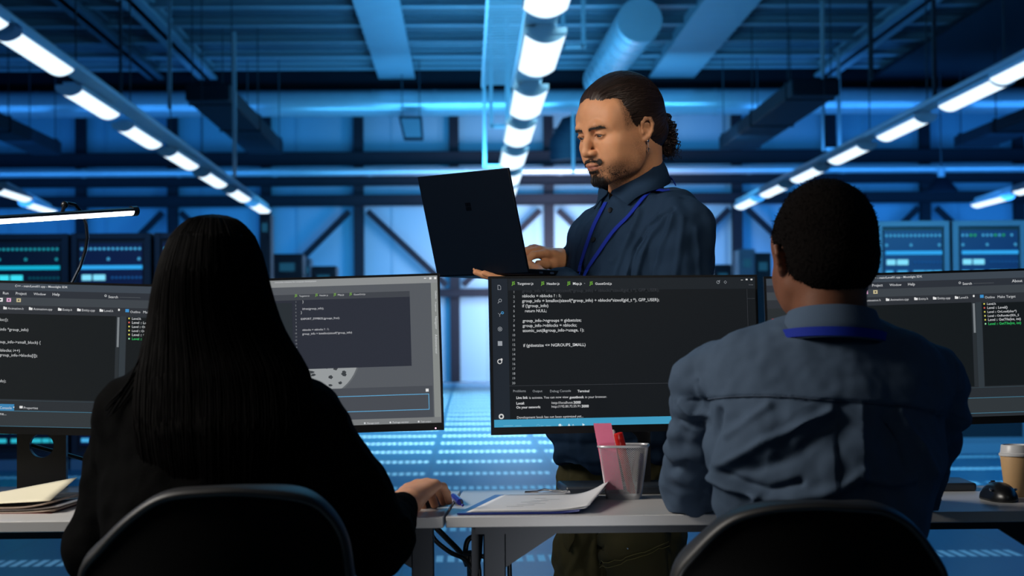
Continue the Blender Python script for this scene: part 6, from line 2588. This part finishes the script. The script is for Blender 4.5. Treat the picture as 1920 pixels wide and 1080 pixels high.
for i in range(len(fine) - 1):
    for k in range(5):
        a = i * 6 + k
        fs.append((a, a + 6, a + 7, a + 1))
me = bpy.data.meshes.new('collar')
me.from_pydata(vs, [], fs)
co_ = link_mesh('collar', me, M_shirt1, man, 60)
md = co_.modifiers.new('thickness', 'SOLIDIFY'); md.thickness = .0022; md.offset = 0
for px_, py_ in ((1145, 394), (1113.5, 450)):
    p, n_ = onto(bs, px_, py_, .0012)
    rotm = n_.to_track_quat('Z', 'Y').to_matrix().to_4x4()
    mb = MB().lathe([(.0, .0), (.0058, .0), (.0062, .0008), (.0056, .0017), (.0042, .0013), (.0, .0013)], 18, M=Matrix.Translation(p) @ rotm)
    mb.build('button', mat('navy_button', (8, 11, 17), rough=0.5, spec=0.15) if 'navy_button' not in bpy.data.materials else bpy.data.materials['navy_button'], shirt1)
# lanyard
nearp = smooth_px([(1254, 341), (1236, 350), (1213, 366), (1195, 388), (1176, 411), (1150, 436), (1130, 465), (1113, 490), (1098, 515), (1082, 550), (1072, 580)], 3)
farp = smooth_px([(1137, 381), (1121, 410), (1108, 440), (1097, 475), (1087, 508), (1078, 545), (1070, 580)], 3)
la = thing('lanyard', 'blue lanyard round the neck of the standing person', 'lanyard', (0, 0, 0))
bk = []
for a in np.linspace(-.25, .75, 10):
    out = (-cfw * math.cos(a) + lft * math.sin(a))
    bk.append((CC + cax * (-.016 - .003 * (1 - math.cos(a))) + out * .0800, (out + cax * .25).normalized()))
strap('near_strap', [onto(bs, *q, .0035) for q in nearp], .010, .0014, M_lanyard, la)
strap('far_strap', [onto(bs, *q, .003) for q in farp], .010, .0014, M_lanyard, la)
strap('neck_strap', bk, .010, .0014, M_lanyard, la)
pb_, nb_ = onto(bs, 1071, 590, .006)
attach(MB().box(pb_ + V((0, 0, -.05)), (.060, .003, .085), rot=(0, 0, R(-55))).build('badge', mat('white_badge', (220, 222, 226), rough=0.4), None), la)

# ---- trousers, pockets and boots
gt2 = Sdf(axis_grid(hip.x - .30, hip.x + .30, h=.0045), axis_grid(hip.y - .30, hip.y + .30, h=.0045), axis_grid(.06, .95, h=.0045))
gt2.frame(B1)
gt2.ell((0, 0, .87), (.148, .112, .10), 0)
for sg in (-1, 1):
    gt2.cone((sg * .080, 0, .80), (sg * .088, -.015, .60), .088, .080, .02)
    gt2.cone((sg * .088, -.015, .60), (sg * .10, -.02, .45), .080, .068, .02)
    gt2.cone((sg * .10, -.02, .45), (sg * .10, .015, .10), .068, .062, .02)
gt2.frame(None)
tr = gt2.mesh('trousers')
relax(tr, 1)
folds(tr, [([(1075, 1010), (1085, 1040), (1070, 1075)], 6, .006), ([(1110, 1012), (1095, 1050), (1105, 1080)], 6, -.005), ([(1128, 1003), (1126, 1045), (1130, 1085)], 5, -.010),
           ([(1240, 1010), (1258, 1045), (1262, 1085)], 7, .006), ([(1150, 1075), (1200, 1068), (1240, 1050)], 7, .004)],
      extra=lambda co, no, px, py: .008 * noise3(co * np.array([1, 1, .7]), 75, 2) + .0035 * noise3(co, 190, 6))
trs = child(tr, 'trousers', M_trous, man, label='olive cargo trousers')
bt_ = bvh_of(tr)


def patch(outline, lift, name, m, parent, th=.003):
    """cloth patch lying on the trousers: pixel grid rows of equal length"""
    rows = len(outline)
    cols = len(outline[0])
    vs, fs = [], []
    for r_ in outline:
        for q in r_:
            p, n_ = onto(bt_, q[0], q[1], lift)
            vs.append(p)
    for j_ in range(rows - 1):
        for i in range(cols - 1):
            a = j_ * cols + i
            fs.append((a, a + 1, a + cols + 1, a + cols))
    me = bpy.data.meshes.new(name)
    me.from_pydata(vs, [], fs)
    o = link_mesh(name, me, m, parent, 60)
    md = o.modifiers.new('thickness', 'SOLIDIFY'); md.thickness = th; md.offset = 0
    return o


def grid_px(tl_, tr_, br_, bl_, nx=14, ny=8, bow=0):
    out = []
    for j_ in range(ny + 1):
        v = j_ / ny
        row = []
        for i in range(nx + 1):
            u = i / nx
            p = (1 - v) * ((1 - u) * np.array(tl_) + u * np.array(tr_)) + v * ((1 - u) * np.array(bl_) + u * np.array(br_))
            p = p + np.array([0, bow * v * math.sin(math.pi * u)])
            row.append(tuple(p))
        out.append(row)
    return out


patch(grid_px((1128, 985), (1248, 975), (1246, 1018), (1128, 1056), bow=6), .012, 'pocket_flap', M_trous, trs, .005)
patch(grid_px((1136, 1000), (1246, 1000), (1256, 1130), (1140, 1140)), .006, 'cargo_pocket', M_trous, trs, .006)
patch(grid_px((1064, 990), (1081, 990), (1072, 1034), (1062, 1026)), .007, 'pocket_flap', M_trous, trs, .004)
M_thread = mat('olive_stitching', (112, 102, 52), rough=0.7)
for ln_ in ([(1131, 1049), (1145, 1054), (1190, 1043), (1244, 1013)], [(1131, 1054), (1146, 1060), (1192, 1049), (1246, 1019)]):
    q_ = [onto(bt_, *p, .0165)[0] for p in smooth_px(ln_, 6)]
    MB().tube(q_, .0008, 5).build('stitching', M_thread, trs)
p, n_ = onto(bt_, 1181, 1029, .016)
MB().sphere(p, .0022, 10).build('snap_button', M_chrome, trs)
for sg in (-1, 1):
    gb = Sdf(axis_grid(hip.x - .3, hip.x + .3, h=.006), axis_grid(hip.y - .35, hip.y + .3, h=.006), axis_grid(-.02, .18, h=.006))
    gb.frame(B1)
    gb.cone((sg * .10, .015, .14), (sg * .10, .020, .07), .050, .050, 0)
    gb.cone((sg * .10, .045, .045), (sg * .118, -.150, .035), .046, .044, .03)
    gb.frame(None)
    gb.half((0, 0, .0015), (0, 0, -1))
    bo = gb.mesh('boot')
    relax(bo, 1)
    child(bo, 'boot', M_boot, man)
# ------------------------------------------------------------------ the seated man (seen from behind)
M_skin2 = skin_mat('skin_seated_man', (112, 72, 52), None, 0.5)
M_hair2 = mat('short_black_hair', (13, 10, 9), rough=0.9, noise=0.3, nscale=500, bump=0.5, bscale=900, spec=0.06)
M_shirt2 = cloth_mat('slate_blue_shirt', (70, 86, 106), bump=0.18)
M_jeans = cloth_mat('dark_trousers', (22, 24, 30), bump=0.2)
HEAD2 = Matrix.Translation(W(1545, 489, 2.885)) @ Matrix.Rotation(R(189), 4, 'Z') @ Matrix.Rotation(R(9), 4, 'X')
SL2, SR2 = W(1338, 722, 2.93), W(1738, 724, 2.93)
EL2, ER2 = W(1298, 905, 3.185), W(1748, 905, 3.19)
WL2, WR2 = W(1470, 915, 3.36), W(1640, 915, 3.37)
NB2 = W(1556, 640, 2.86)
HIP2 = V((W(1545, 640, 2.8).x, 2.82, 0.53))
c2 = W(1548, 800, 2.86)
lo2, hi2 = V((W(1235, 700, 2.9).x, 2.55, -0.01)), V((W(1830, 700, 2.9).x, 3.56, 1.33))
hp_ = HEAD2.translation


def thighs(g, hipc, knee_y, foot_y, rt, rk, ra, sep=.10):
    for sg in (-1, 1):
        hj = hipc + V((sg * .085, 0.02, -.01))
        kn = V((hipc.x + sg * sep, knee_y, .50))
        an = V((hipc.x + sg * sep, foot_y, .09))
        g.cone(hj, kn, rt, rk, .03)
        g.cone(kn, an, rk, ra, .02)
        yield sg, hj, kn, an


g = Sdf(axis_grid(lo2.x, hi2.x, [(hp_.x - .1, hp_.x + .1)], .006, .0024), axis_grid(lo2.y, hi2.y, [(hp_.y - .12, hp_.y + .12), (3.33, 3.55)], .006, .0024),
        axis_grid(lo2.z, hi2.z, [(.755, .84), (1.05, hi2.z)], .006, .0024))
head_solid(g, HEAD2, s=.975)
g.cone(HEAD2 @ V((0, .030, -.035)), NB2 + V((0, 0, -.01)), .0520, .058, .02)
g.ell(tuple(c2 + V((0, .02, .02))), (.135, .085, .14), .03)
g.cone(SL2, SR2, .045, .045, .03)
g.cone(c2, HIP2, .10, .11, .05)
for a, b, c in ((SL2, EL2, WL2), (SR2, ER2, WR2)):
    g.cone(a, b, .044, .038, .02)
    g.cone(b, c, .036, .026, .015)
for sg, hj, kn, an in thighs(g, HIP2, 3.24, 3.20, .068, .050, .036):
    g.cone(an + V((0, 0, -.045)), an + V((sg * .01, .14, -.055)), .034, .026, .02)
hand_solid(g, WL2, V((.85, .25, -.05)), (0, .1, -1), (.2, 1, 0), .92, curl=(.3, .3, .35, .35))
hand_solid(g, WR2, V((-.8, .45, -.05)), (0, .1, -1), (.2, 1, 0), .92, curl=(.3, .3, .35, .35))
body2 = g.mesh('person')
relax(body2, 1, .4)
set_attr(body2, 'beard', np.zeros(len(body2.vertices)))
man2 = link_mesh('person', body2, M_skin2, None, 180)
tag(man2, 'seated person with short black hair and slate blue shirt, back to the viewer', 'person')
# cropped hair
gh = Sdf(axis_grid(-.10, .10, h=.0022), axis_grid(-.115, .13, h=.0022), axis_grid(-.10, .145, h=.0022))
gh.ell((0, .0165, .040), (.0795, .0940, .0870), 0)
gh.ell((0, -.030, .046), (.0650, .0600, .0600), .02)
gh.ell((0, .040, -.012), (.0700, .0690, .0600), .025)
X, Y, Z = np.meshgrid(*gh.ax, indexing='ij', sparse=True)
ax_ = np.abs(X)
yl = np.interp(Z, [-.10, -.075, -.060, -.045, -.030, -.010, .010, .035, .060, .085, .15],
               [.16, .085 - 0, .052, .040, .034, -.012, -.026, -.045, -.062, -.070, -.20]) + .0
gh.D = np.maximum(gh.D, (.8 * (yl - Y) + .18 * (ax_ * (Z < -.04))).astype(np.float32))
earhole = ((Y - .014) / .020) ** 2 + ((Z + .003) / .027) ** 2
gh.D = np.maximum(gh.D, (np.where(ax_ > .055, (1 - np.sqrt(earhole)) * .02, -1) + 0 * X).astype(np.float32))
hair2 = gh.mesh('hair')
relax(hair2, 1)
hl_, nl_ = get_co(hair2), get_no(hair2)
set_co(hair2, hl_ + nl_ * (np.random.RandomState(2).uniform(-.0005, .0012, len(hl_)) + .0008 * noise3(hl_, 90, 3))[:, None])
hair2.transform(HEAD2 @ Matrix.Scale(.975, 4))
bv2 = bvh_of(hair2)
mb = MB(); paths = []
rs = random.Random(4)
for k in range(2600):
    v = V((rs.gauss(0, 1), rs.gauss(0, 1), rs.gauss(0, 1))).normalized()
    hit, nr, _, _ = bv2.find_nearest(HEAD2 @ (V((0, .02, .03)) + v * .10))
    t_ = V((rs.gauss(0, 1), rs.gauss(0, 1), rs.gauss(0, 1))) * .0022
    paths.append([hit - nr * .001, hit + nr * .0010 + t_ * .4, hit + nr * .0017 + t_ * .8])
strands(mb, paths, .0005)
join_mesh(hair2, mb)
child(hair2, 'hair', M_hair2, man2)

# shirt
gs = Sdf(axis_grid(lo2.x, hi2.x, h=.0036), axis_grid(2.60, 3.45, h=.0036), axis_grid(.50, 1.13, h=.0036))
gs.ell(tuple(W(1548, 790, 2.875)), (.186, .118, .165), 0)
gs.cone(W(1400, 712, 2.885), W(1690, 715, 2.885), .062, .062, .05)
gs.cone(W(1552, 655, 2.865), W(1380, 706, 2.90), .054, .050, .04)
gs.cone(W(1558, 655, 2.865), W(1710, 708, 2.90), .054, .050, .04)
gs.ell(tuple(W(1545, 905, 2.84)), (.172, .118, .18), .05)
gs.ell(tuple(HIP2 + V((0, .01, .07))), (.178, .13, .13), .05)
gs.half((0, 0, .525), (0, 0, -1), .004)
gs.cone(SL2, EL2, .067, .054, .018)
gs.cone(EL2, EL2 + (WL2 - EL2) * .96, .051, .034, .02)
gs.cone(SR2, ER2, .067, .054, .018)
gs.cone(ER2, ER2 + (WR2 - ER2) * .96, .051, .034, .02)
gs.cone(NB2 + V((0, 0, -.02)), NB2 + V((0, .03, .10)), .056, .058, .004, 's')
gs.half((0, 0, DESK_Z + .001), (0, 0, -1), 0) if False else None
sh2 = gs.mesh('shirt')
relax(sh2, 2)


def shirt2_noise(co, no, px, py):
    low = np.clip((py - 745) / 40, 0, 1)
    arm = np.clip((1335 - px) / 20, 0, 1) + np.clip((px - 1775) / 20, 0, 1)
    d = .0026 * noise3(co, 90, 3) + .0010 * noise3(co, 230, 5)
    d += low * (.0065 * noise3(co * np.array([.7, 1, 1.2]), 60, 8) + .0030 * noise3(co * np.array([1.1, 1, .7]), 130, 9))
    d += np.clip(arm, 0, 1) * .0075 * noise3(co * np.array([.7, .7, 1.6]), 85, 12)
    return d


folds(sh2, [
    ([(1558, 772), (1500, 800), (1430, 832), (1385, 858), (1345, 880)], 9, .010),
    ([(1560, 790), (1500, 845), (1440, 872), (1360, 880)], 13, -.007),
    ([(1335, 895), (1370, 915), (1420, 932)], 7, .013),
    ([(1345, 880), (1390, 905), (1440, 920), (1500, 905)], 8, -.010),
    ([(1330, 925), (1345, 950), (1360, 975)], 7, .012),
    ([(1620, 900), (1670, 908), (1720, 900)], 7, .008),
    ([(1420, 940), (1500, 936), (1570, 920), (1620, 885)], 12, .009),
    ([(1690, 770), (1730, 830), (1755, 890)], 7, .008),
    ([(1660, 775), (1690, 830), (1700, 880)], 9, -.006),
    ([(1345, 770), (1330, 820), (1328, 870)], 7, -.010),
    ([(1770, 780), (1785, 830), (1770, 890)], 8, -.006),
    ([(1440, 760), (1400, 790), (1360, 815)], 9, .006),
    ([(1275, 755), (1300, 775), (1318, 780)], 5, .010),
    ([(1270, 790), (1295, 800), (1315, 800)], 6, -.010),
    ([(1262, 880), (1290, 870), (1312, 880)], 8, -.009),
    ([(1310, 715), (1318, 740), (1320, 780)], 4, -.005),
], [([(1318, 748), (1380, 742), (1460, 742), (1540, 748), (1620, 754), (1700, 760), (1782, 778)], 60, -.0050),
    ([(1621, 700), (1621, 830), (1621, 905)], 34, .0075, 753),
    ([(1568, 905), (1568, 830), (1568, 700)], 30, -.0055, 750)], shirt2_noise)
# nothing of the cloth sinks into the desk top
co = get_co(sh2)
m_ = (co[:, 1] > YF - .002) & (co[:, 2] < DESK_Z + .002)
co[m_, 2] = DESK_Z + .002
set_co(sh2, co)
child(sh2, 'shirt', M_shirt2, man2, label='slate blue shirt with a back yoke and box pleat')
bs2 = bvh_of(sh2)
# stitched seam of the yoke
q_ = [onto(bs2, *p, .0008)[0] for p in smooth_px([(1322, 749), (1380, 743), (1460, 743), (1540, 749), (1620, 755), (1700, 761), (1776, 777)], 8)]
MB().tube(q_, .0008, 5).build('yoke_seam', mat('shirt_seam_thread', (62, 76, 96), rough=0.8), man2, 180)
nax2 = (HEAD2 @ V((0, .03, -.04)) - NB2).normalized()
nax2 = (nax2 + V((0.02, .12, 0))).normalized()
fw2 = V((-.1, 1, 0)); fw2 = (fw2 - nax2 * fw2.dot(nax2)).normalized()
lf2 = nax2.cross(fw2)
lf2 = lf2 if lf2.x < 0 else -lf2
C2 = NB2 + V((0.002, 0, .008))
collar(C2, nax2, fw2, lf2, .0640, M_shirt2, man2, hb=.046, hf=.03, drop_b=.048, drop_f=.06, spread=.022)
la2 = thing('lanyard', 'blue lanyard lying round the collar of the seated person', 'lanyard', (0, 0, 0))
bk = []
for a in np.linspace(-2.0, 2.0, 25):
    out = (-fw2 * math.cos(a) + lf2 * math.sin(a))
    bk.append((C2 + nax2 * (.007 - .011 * (1 - math.cos(a))) + out * (.0858 + .004 * (1 - math.cos(a))), (out + nax2 * .2).normalized()))
strap('neck_strap', bk, .014, .0016, M_lanyard, la2)
for sg, nm in ((1, 'front_strap'), (-1, 'front_strap')):
    p0 = bk[-1][0] if sg > 0 else bk[0][0]
    e_ = W(1552, 900, 3.0) + V((0, 0, 0))
    pts_ = []
    for t in np.linspace(0, 1, 8):
        p = p0.lerp(e_, t)
        hit, nr, _, _ = bs2.find_nearest(p + V((0, .25 * math.sin(math.pi * min(1, t * 1.0)) + .06, 0)))
        pts_.append((hit + nr * .003, nr))
    strap(nm, pts_, .013, .0016, M_lanyard, la2)
# trousers
gt2 = Sdf(axis_grid(HIP2.x - .25, HIP2.x + .25, h=.006), axis_grid(2.6, 3.4, h=.006), axis_grid(.06, .68, h=.006))
gt2.ell(tuple(HIP2), (.165, .125, .10), 0)
for _ in thighs(gt2, HIP2, 3.24, 3.20, .088, .068, .056): pass
tr2 = gt2.mesh('trousers')
relax(tr2, 1)
child(tr2, 'trousers', M_jeans, man2)


def shoes(hipc, y, sep, man_, m):
    for sg in (-1, 1):
        gb = Sdf(axis_grid(hipc.x - .25, hipc.x + .25, h=.006), axis_grid(y - .12, y + .25, h=.006), axis_grid(-.02, .16, h=.006))
        x_ = hipc.x + sg * sep
        gb.cone((x_, y, .11), (x_, y, .06), .044, .044, 0)
        gb.cone((x_, y - .02, .042), (x_ + sg * .012, y + .16, .034), .044, .042, .03)
        gb.half((0, 0, .0015), (0, 0, -1))
        bo = gb.mesh('shoe')
        relax(bo, 1)
        child(bo, 'shoe', m, man_)


shoes(HIP2, 3.20, .10, man2, M_boot)

# ------------------------------------------------------------------ the seated woman
M_skin3 = skin_mat('skin_seated_woman', (204, 150, 118), None, 0.45)
M_hair3 = mat('long_black_hair', (6, 5, 5), rough=0.65, noise=0.4, nscale=200, spec=0.04)
M_knit = cloth_mat('black_knit', (10, 10, 10), scale=700, bump=0.4, rough=0.95, spec=0.03)
HEAD3 = Matrix.Translation(W(398, 562, 2.86)) @ Matrix.Rotation(R(184), 4, 'Z') @ Matrix.Rotation(R(6), 4, 'X')
SL3, SR3 = W(254, 790, 2.86), W(566, 786, 2.86)
ER3 = W(700, 1008, 2.905)
WR3 = W(758, 946, 3.165)
EL3, WL3 = W(192, 1025, 2.92), W(255, 950, 3.20)
NB3 = W(402, 700, 2.85)
c3 = W(405, 860, 2.85)
HIP3 = V((c3.x + .01, 2.78, .53))
lo3, hi3 = V((W(95, 900, 2.85).x, 2.50, -.01)), V((W(850, 900, 3.3).x + .03, 3.55, 1.27))
g = Sdf(axis_grid(lo3.x, hi3.x, [(W(735, 900, 3.2).x, hi3.x)], .006, .0018), axis_grid(lo3.y, hi3.y, [(3.13, 3.40)], .006, .0018),
        axis_grid(lo3.z, hi3.z, [(.755, .85)], .005, .0018))
head_solid(g, HEAD3, s=.97)
g.cone(HEAD3 @ V((0, .030, -.035)), NB3, .046, .050, .02)
g.ell(tuple(c3 + V((0, .01, .02))), (.120, .075, .15), .03)
g.cone(SL3, SR3, .040, .040, .03)
g.cone(c3, HIP3, .09, .11, .05)
for a, b, c in ((SL3, EL3, WL3), (SR3, ER3, WR3)):
    g.cone(a, b, .040, .034, .02)
    g.cone(b, c, .033, .0245, .015)
for sg, hj, kn, an in thighs(g, HIP3, 3.20, 3.18, .068, .048, .034, .09):
    g.cone(an + V((0, 0, -.045)), an + V((sg * .01, .13, -.055)), .032, .024, .02)
K3 = W(798, 907, 3.268)
hand_solid(g, WR3 + V((0.004, 0, .004)), (K3 - WR3), (.30, .25, -1), (-1, .45, -.15), .93, curl=(.50, .52, .55, .60), spread=.22, thumb=(.5, .2), wrist_r=.026, lens=(1, .92, .85, .85))
hand_solid(g, WL3, V((.25, .95, -.02)), (0, .1, -1), (1, 0, 0), .86, curl=(.3, .3, .35, .35))
body3 = g.mesh('person')
relax(body3, 1, .4)
set_attr(body3, 'beard', np.zeros(len(body3.vertices)))
wom = link_mesh('person', body3, M_skin3, None, 180)
tag(wom, 'seated person with long black hair and black top, hand on a mouse', 'person')
# jumper
gs = Sdf(axis_grid(lo3.x, hi3.x, h=.0042), axis_grid(2.55, 3.30, h=.0042), axis_grid(.50, 1.04, h=.0042))
gs.ell(tuple(W(405, 850, 2.85)), (.165, .105, .18), 0)
gs.cone(W(275, 782, 2.85), W(535, 778, 2.85), .054, .054, .05)
gs.cone(W(400, 720, 2.85), W(285, 778, 2.85), .05, .048, .04)
gs.cone(W(405, 720, 2.85), W(525, 772, 2.85), .05, .048, .04)
gs.ell(tuple(W(400, 980, 2.82)), (.165, .115, .18), .05)
gs.ell(tuple(HIP3 + V((0, .01, .06))), (.175, .13, .12), .05)
gs.half((0, 0, .525), (0, 0, -1), .004)
gs.cone(SL3, EL3, .064, .055, .02)
gs.cone(EL3, EL3 + (WL3 - EL3) * .93, .053, .036, .02)
gs.cone(SR3, ER3, .064, .062, .02)
gs.cone(ER3, ER3 + (WR3 - ER3) * .76, .060, .035, .02)
gs.cone(NB3 + V((0, 0, -.02)), NB3 + V((0, .02, .10)), .054, .056, .004, 's')
sh3 = gs.mesh('jumper')
relax(sh3, 2)
folds(sh3, [([(640, 780), (680, 850), (720, 920)], 8, .005), ([(735, 985), (760, 970), (775, 975)], 6, .006)], extra=lambda co, no, px, py: .0060 * noise3(co * np.array([1, 1, .7]), 60, 2) + .0024 * noise3(co, 160, 3))
co = get_co(sh3)
m_ = (co[:, 1] > YF - .006) & (co[:, 2] < DESK_Z + .002) & (co[:, 2] > DESK_Z - .06)
co[m_, 2] = DESK_Z + .002
set_co(sh3, co)
child(sh3, 'jumper', M_knit, wom, label='black knitted top')
gt3 = Sdf(axis_grid(HIP3.x - .25, HIP3.x + .25, h=.006), axis_grid(2.55, 3.4, h=.006), axis_grid(.06, .68, h=.006))
gt3.ell(tuple(HIP3), (.160, .120, .10), 0)
for _ in thighs(gt3, HIP3, 3.20, 3.18, .086, .064, .052, .09): pass
tr3 = gt3.mesh('trousers')
relax(tr3, 1)
child(tr3, 'trousers', M_jeans, wom)
shoes(HIP3, 3.18, .09, wom, M_boot)
# long straight hair: a lofted mass with combed strands
rows = [(402, 400, 2), (405, 400, 26), (412, 400, 46), (425, 399, 62), (445, 399, 78), (475, 398, 91), (510, 397, 101), (550, 397, 110), (590, 400, 119), (630, 405, 131), (665, 412, 147), (700, 418, 160), (740, 420, 166), (790, 420, 168), (850, 420, 160), (910, 420, 145), (960, 420, 120), (985, 420, 90)]
YH = 2.835


def hair_pt(i_f, a, r=1.0):
    """i_f: row position; a: angle, 0 = towards the viewer"""
    i = min(int(i_f), len(rows) - 2)
    t = i_f - i
    y = rows[i][0] * (1 - t) + rows[i + 1][0] * t
    cx = rows[i][1] * (1 - t) + rows[i + 1][1] * t
    hw = rows[i][2] * (1 - t) + rows[i + 1][2] * t
    dep = np.interp(y, [402, 412, 445, 510, 590, 665, 740, 850, 985], [.01, .06, .088, .100, .088, .062, .050, .045, .03])
    yc = np.interp(y, [402, 590, 700, 800, 985], [YH + .01, YH, YH - .045, YH - .075, YH - .085])
    p = W(cx, y, yc)
    hw_m = (W(cx + hw, y, yc) - p).length
    return V((p.x + math.sin(a) * hw_m * r, yc - math.cos(a) * dep * r, p.z))


mb = MB()
na, sub = 64, 4
vs, fs = [], []
nr = (len(rows) - 1) * sub + 1
rsn = np.random.RandomState(6)
gro = rsn.uniform(-.012, .010, na)
for j_ in range(nr):
    for k in range(na):
        a = -math.pi + 2 * math.pi * k / na
        vs.append(hair_pt(j_ / sub, a, 1.0 + gro[k] * min(1, j_ / 12)))
for j_ in range(nr - 1):
    for k in range(na):
        k2 = (k + 1) % na
        fs.append((j_ * na + k, j_ * na + k2, (j_ + 1) * na + k2, (j_ + 1) * na + k))
mb.add(vs, fs)
paths = []
rs = random.Random(8)
for k in range(520):
    a0_ = rs.uniform(-1.75, 1.75)
    j0, j1 = rs.uniform(.4, 4), rs.uniform(11, len(rows) - 1.02)
    off = rs.uniform(.995, 1.022)
    wob, ph = rs.uniform(0, .035), rs.uniform(0, 6)
    p = []
    for t in np.linspace(0, 1, 18):
        p.append(hair_pt(j0 + (j1 - j0) * t, a0_ * (1 + .03 * math.sin(3 * t + ph)) + wob * math.sin(5 * t + ph), off))
    paths.append(p)
# a few loose locks at the left shoulder
for k in range(14):
    p = []
    x0 = rs.uniform(268, 290)
    for t in np.linspace(0, 1, 12):
        p.append(W(x0 - 70 * t ** 1.5 + rs.uniform(-3, 3) * 0 - k * .8 * t, 640 + 135 * t + 8 * math.sin(t * 4 + k), 2.79 - .015 * t))
    paths.append(p)
strands(mb, paths, .0011, 4)
hm = mb.build('hair', M_hair3, wom, 180)
# ---- added unseen lights for the people and desks
def aimed(name, loc, target, sx, sy, energy, rgb, spread=180):
    d = V(target) - V(loc)
    q = d.to_track_quat('-Z', 'Y')
    return area(name, loc, q.to_euler(), sx, sy, energy, rgb, spread)


aimed('key_light', (-2.3, 2.6, 2.5), (0.35, 3.7, 1.2), 1.3, 1.0, 88, (1.0, 0.94, 0.86))  # added key light from the upper left, no lamp stands there
aimed('face_fill', (1.1, 0.9, 2.9), (0.33, 3.95, 1.42), 0.25, 0.25, 0.9, (1.0, 0.92, 0.80), 26)  # narrow warm light added to lift the standing man's face, no fixture
aimed('room_fill', (0.6, 0.5, 2.9), (0.4, 3.2, 0.8), 1.6, 1.0, 2.0, (0.80, 0.94, 1.0))
aimed('low_fill', (0.28, 2.3, 0.55), (0.38, 3.9, 0.60), 0.25, 0.15, 0.6, (0.95, 0.96, 1.0), 70)
SC.view_settings.view_transform = 'Standard'
SC.view_settings.look = 'None'
SC.view_settings.gamma = 1
SC.view_settings.use_curve_mapping = False
SC.view_settings.exposure = 0.0
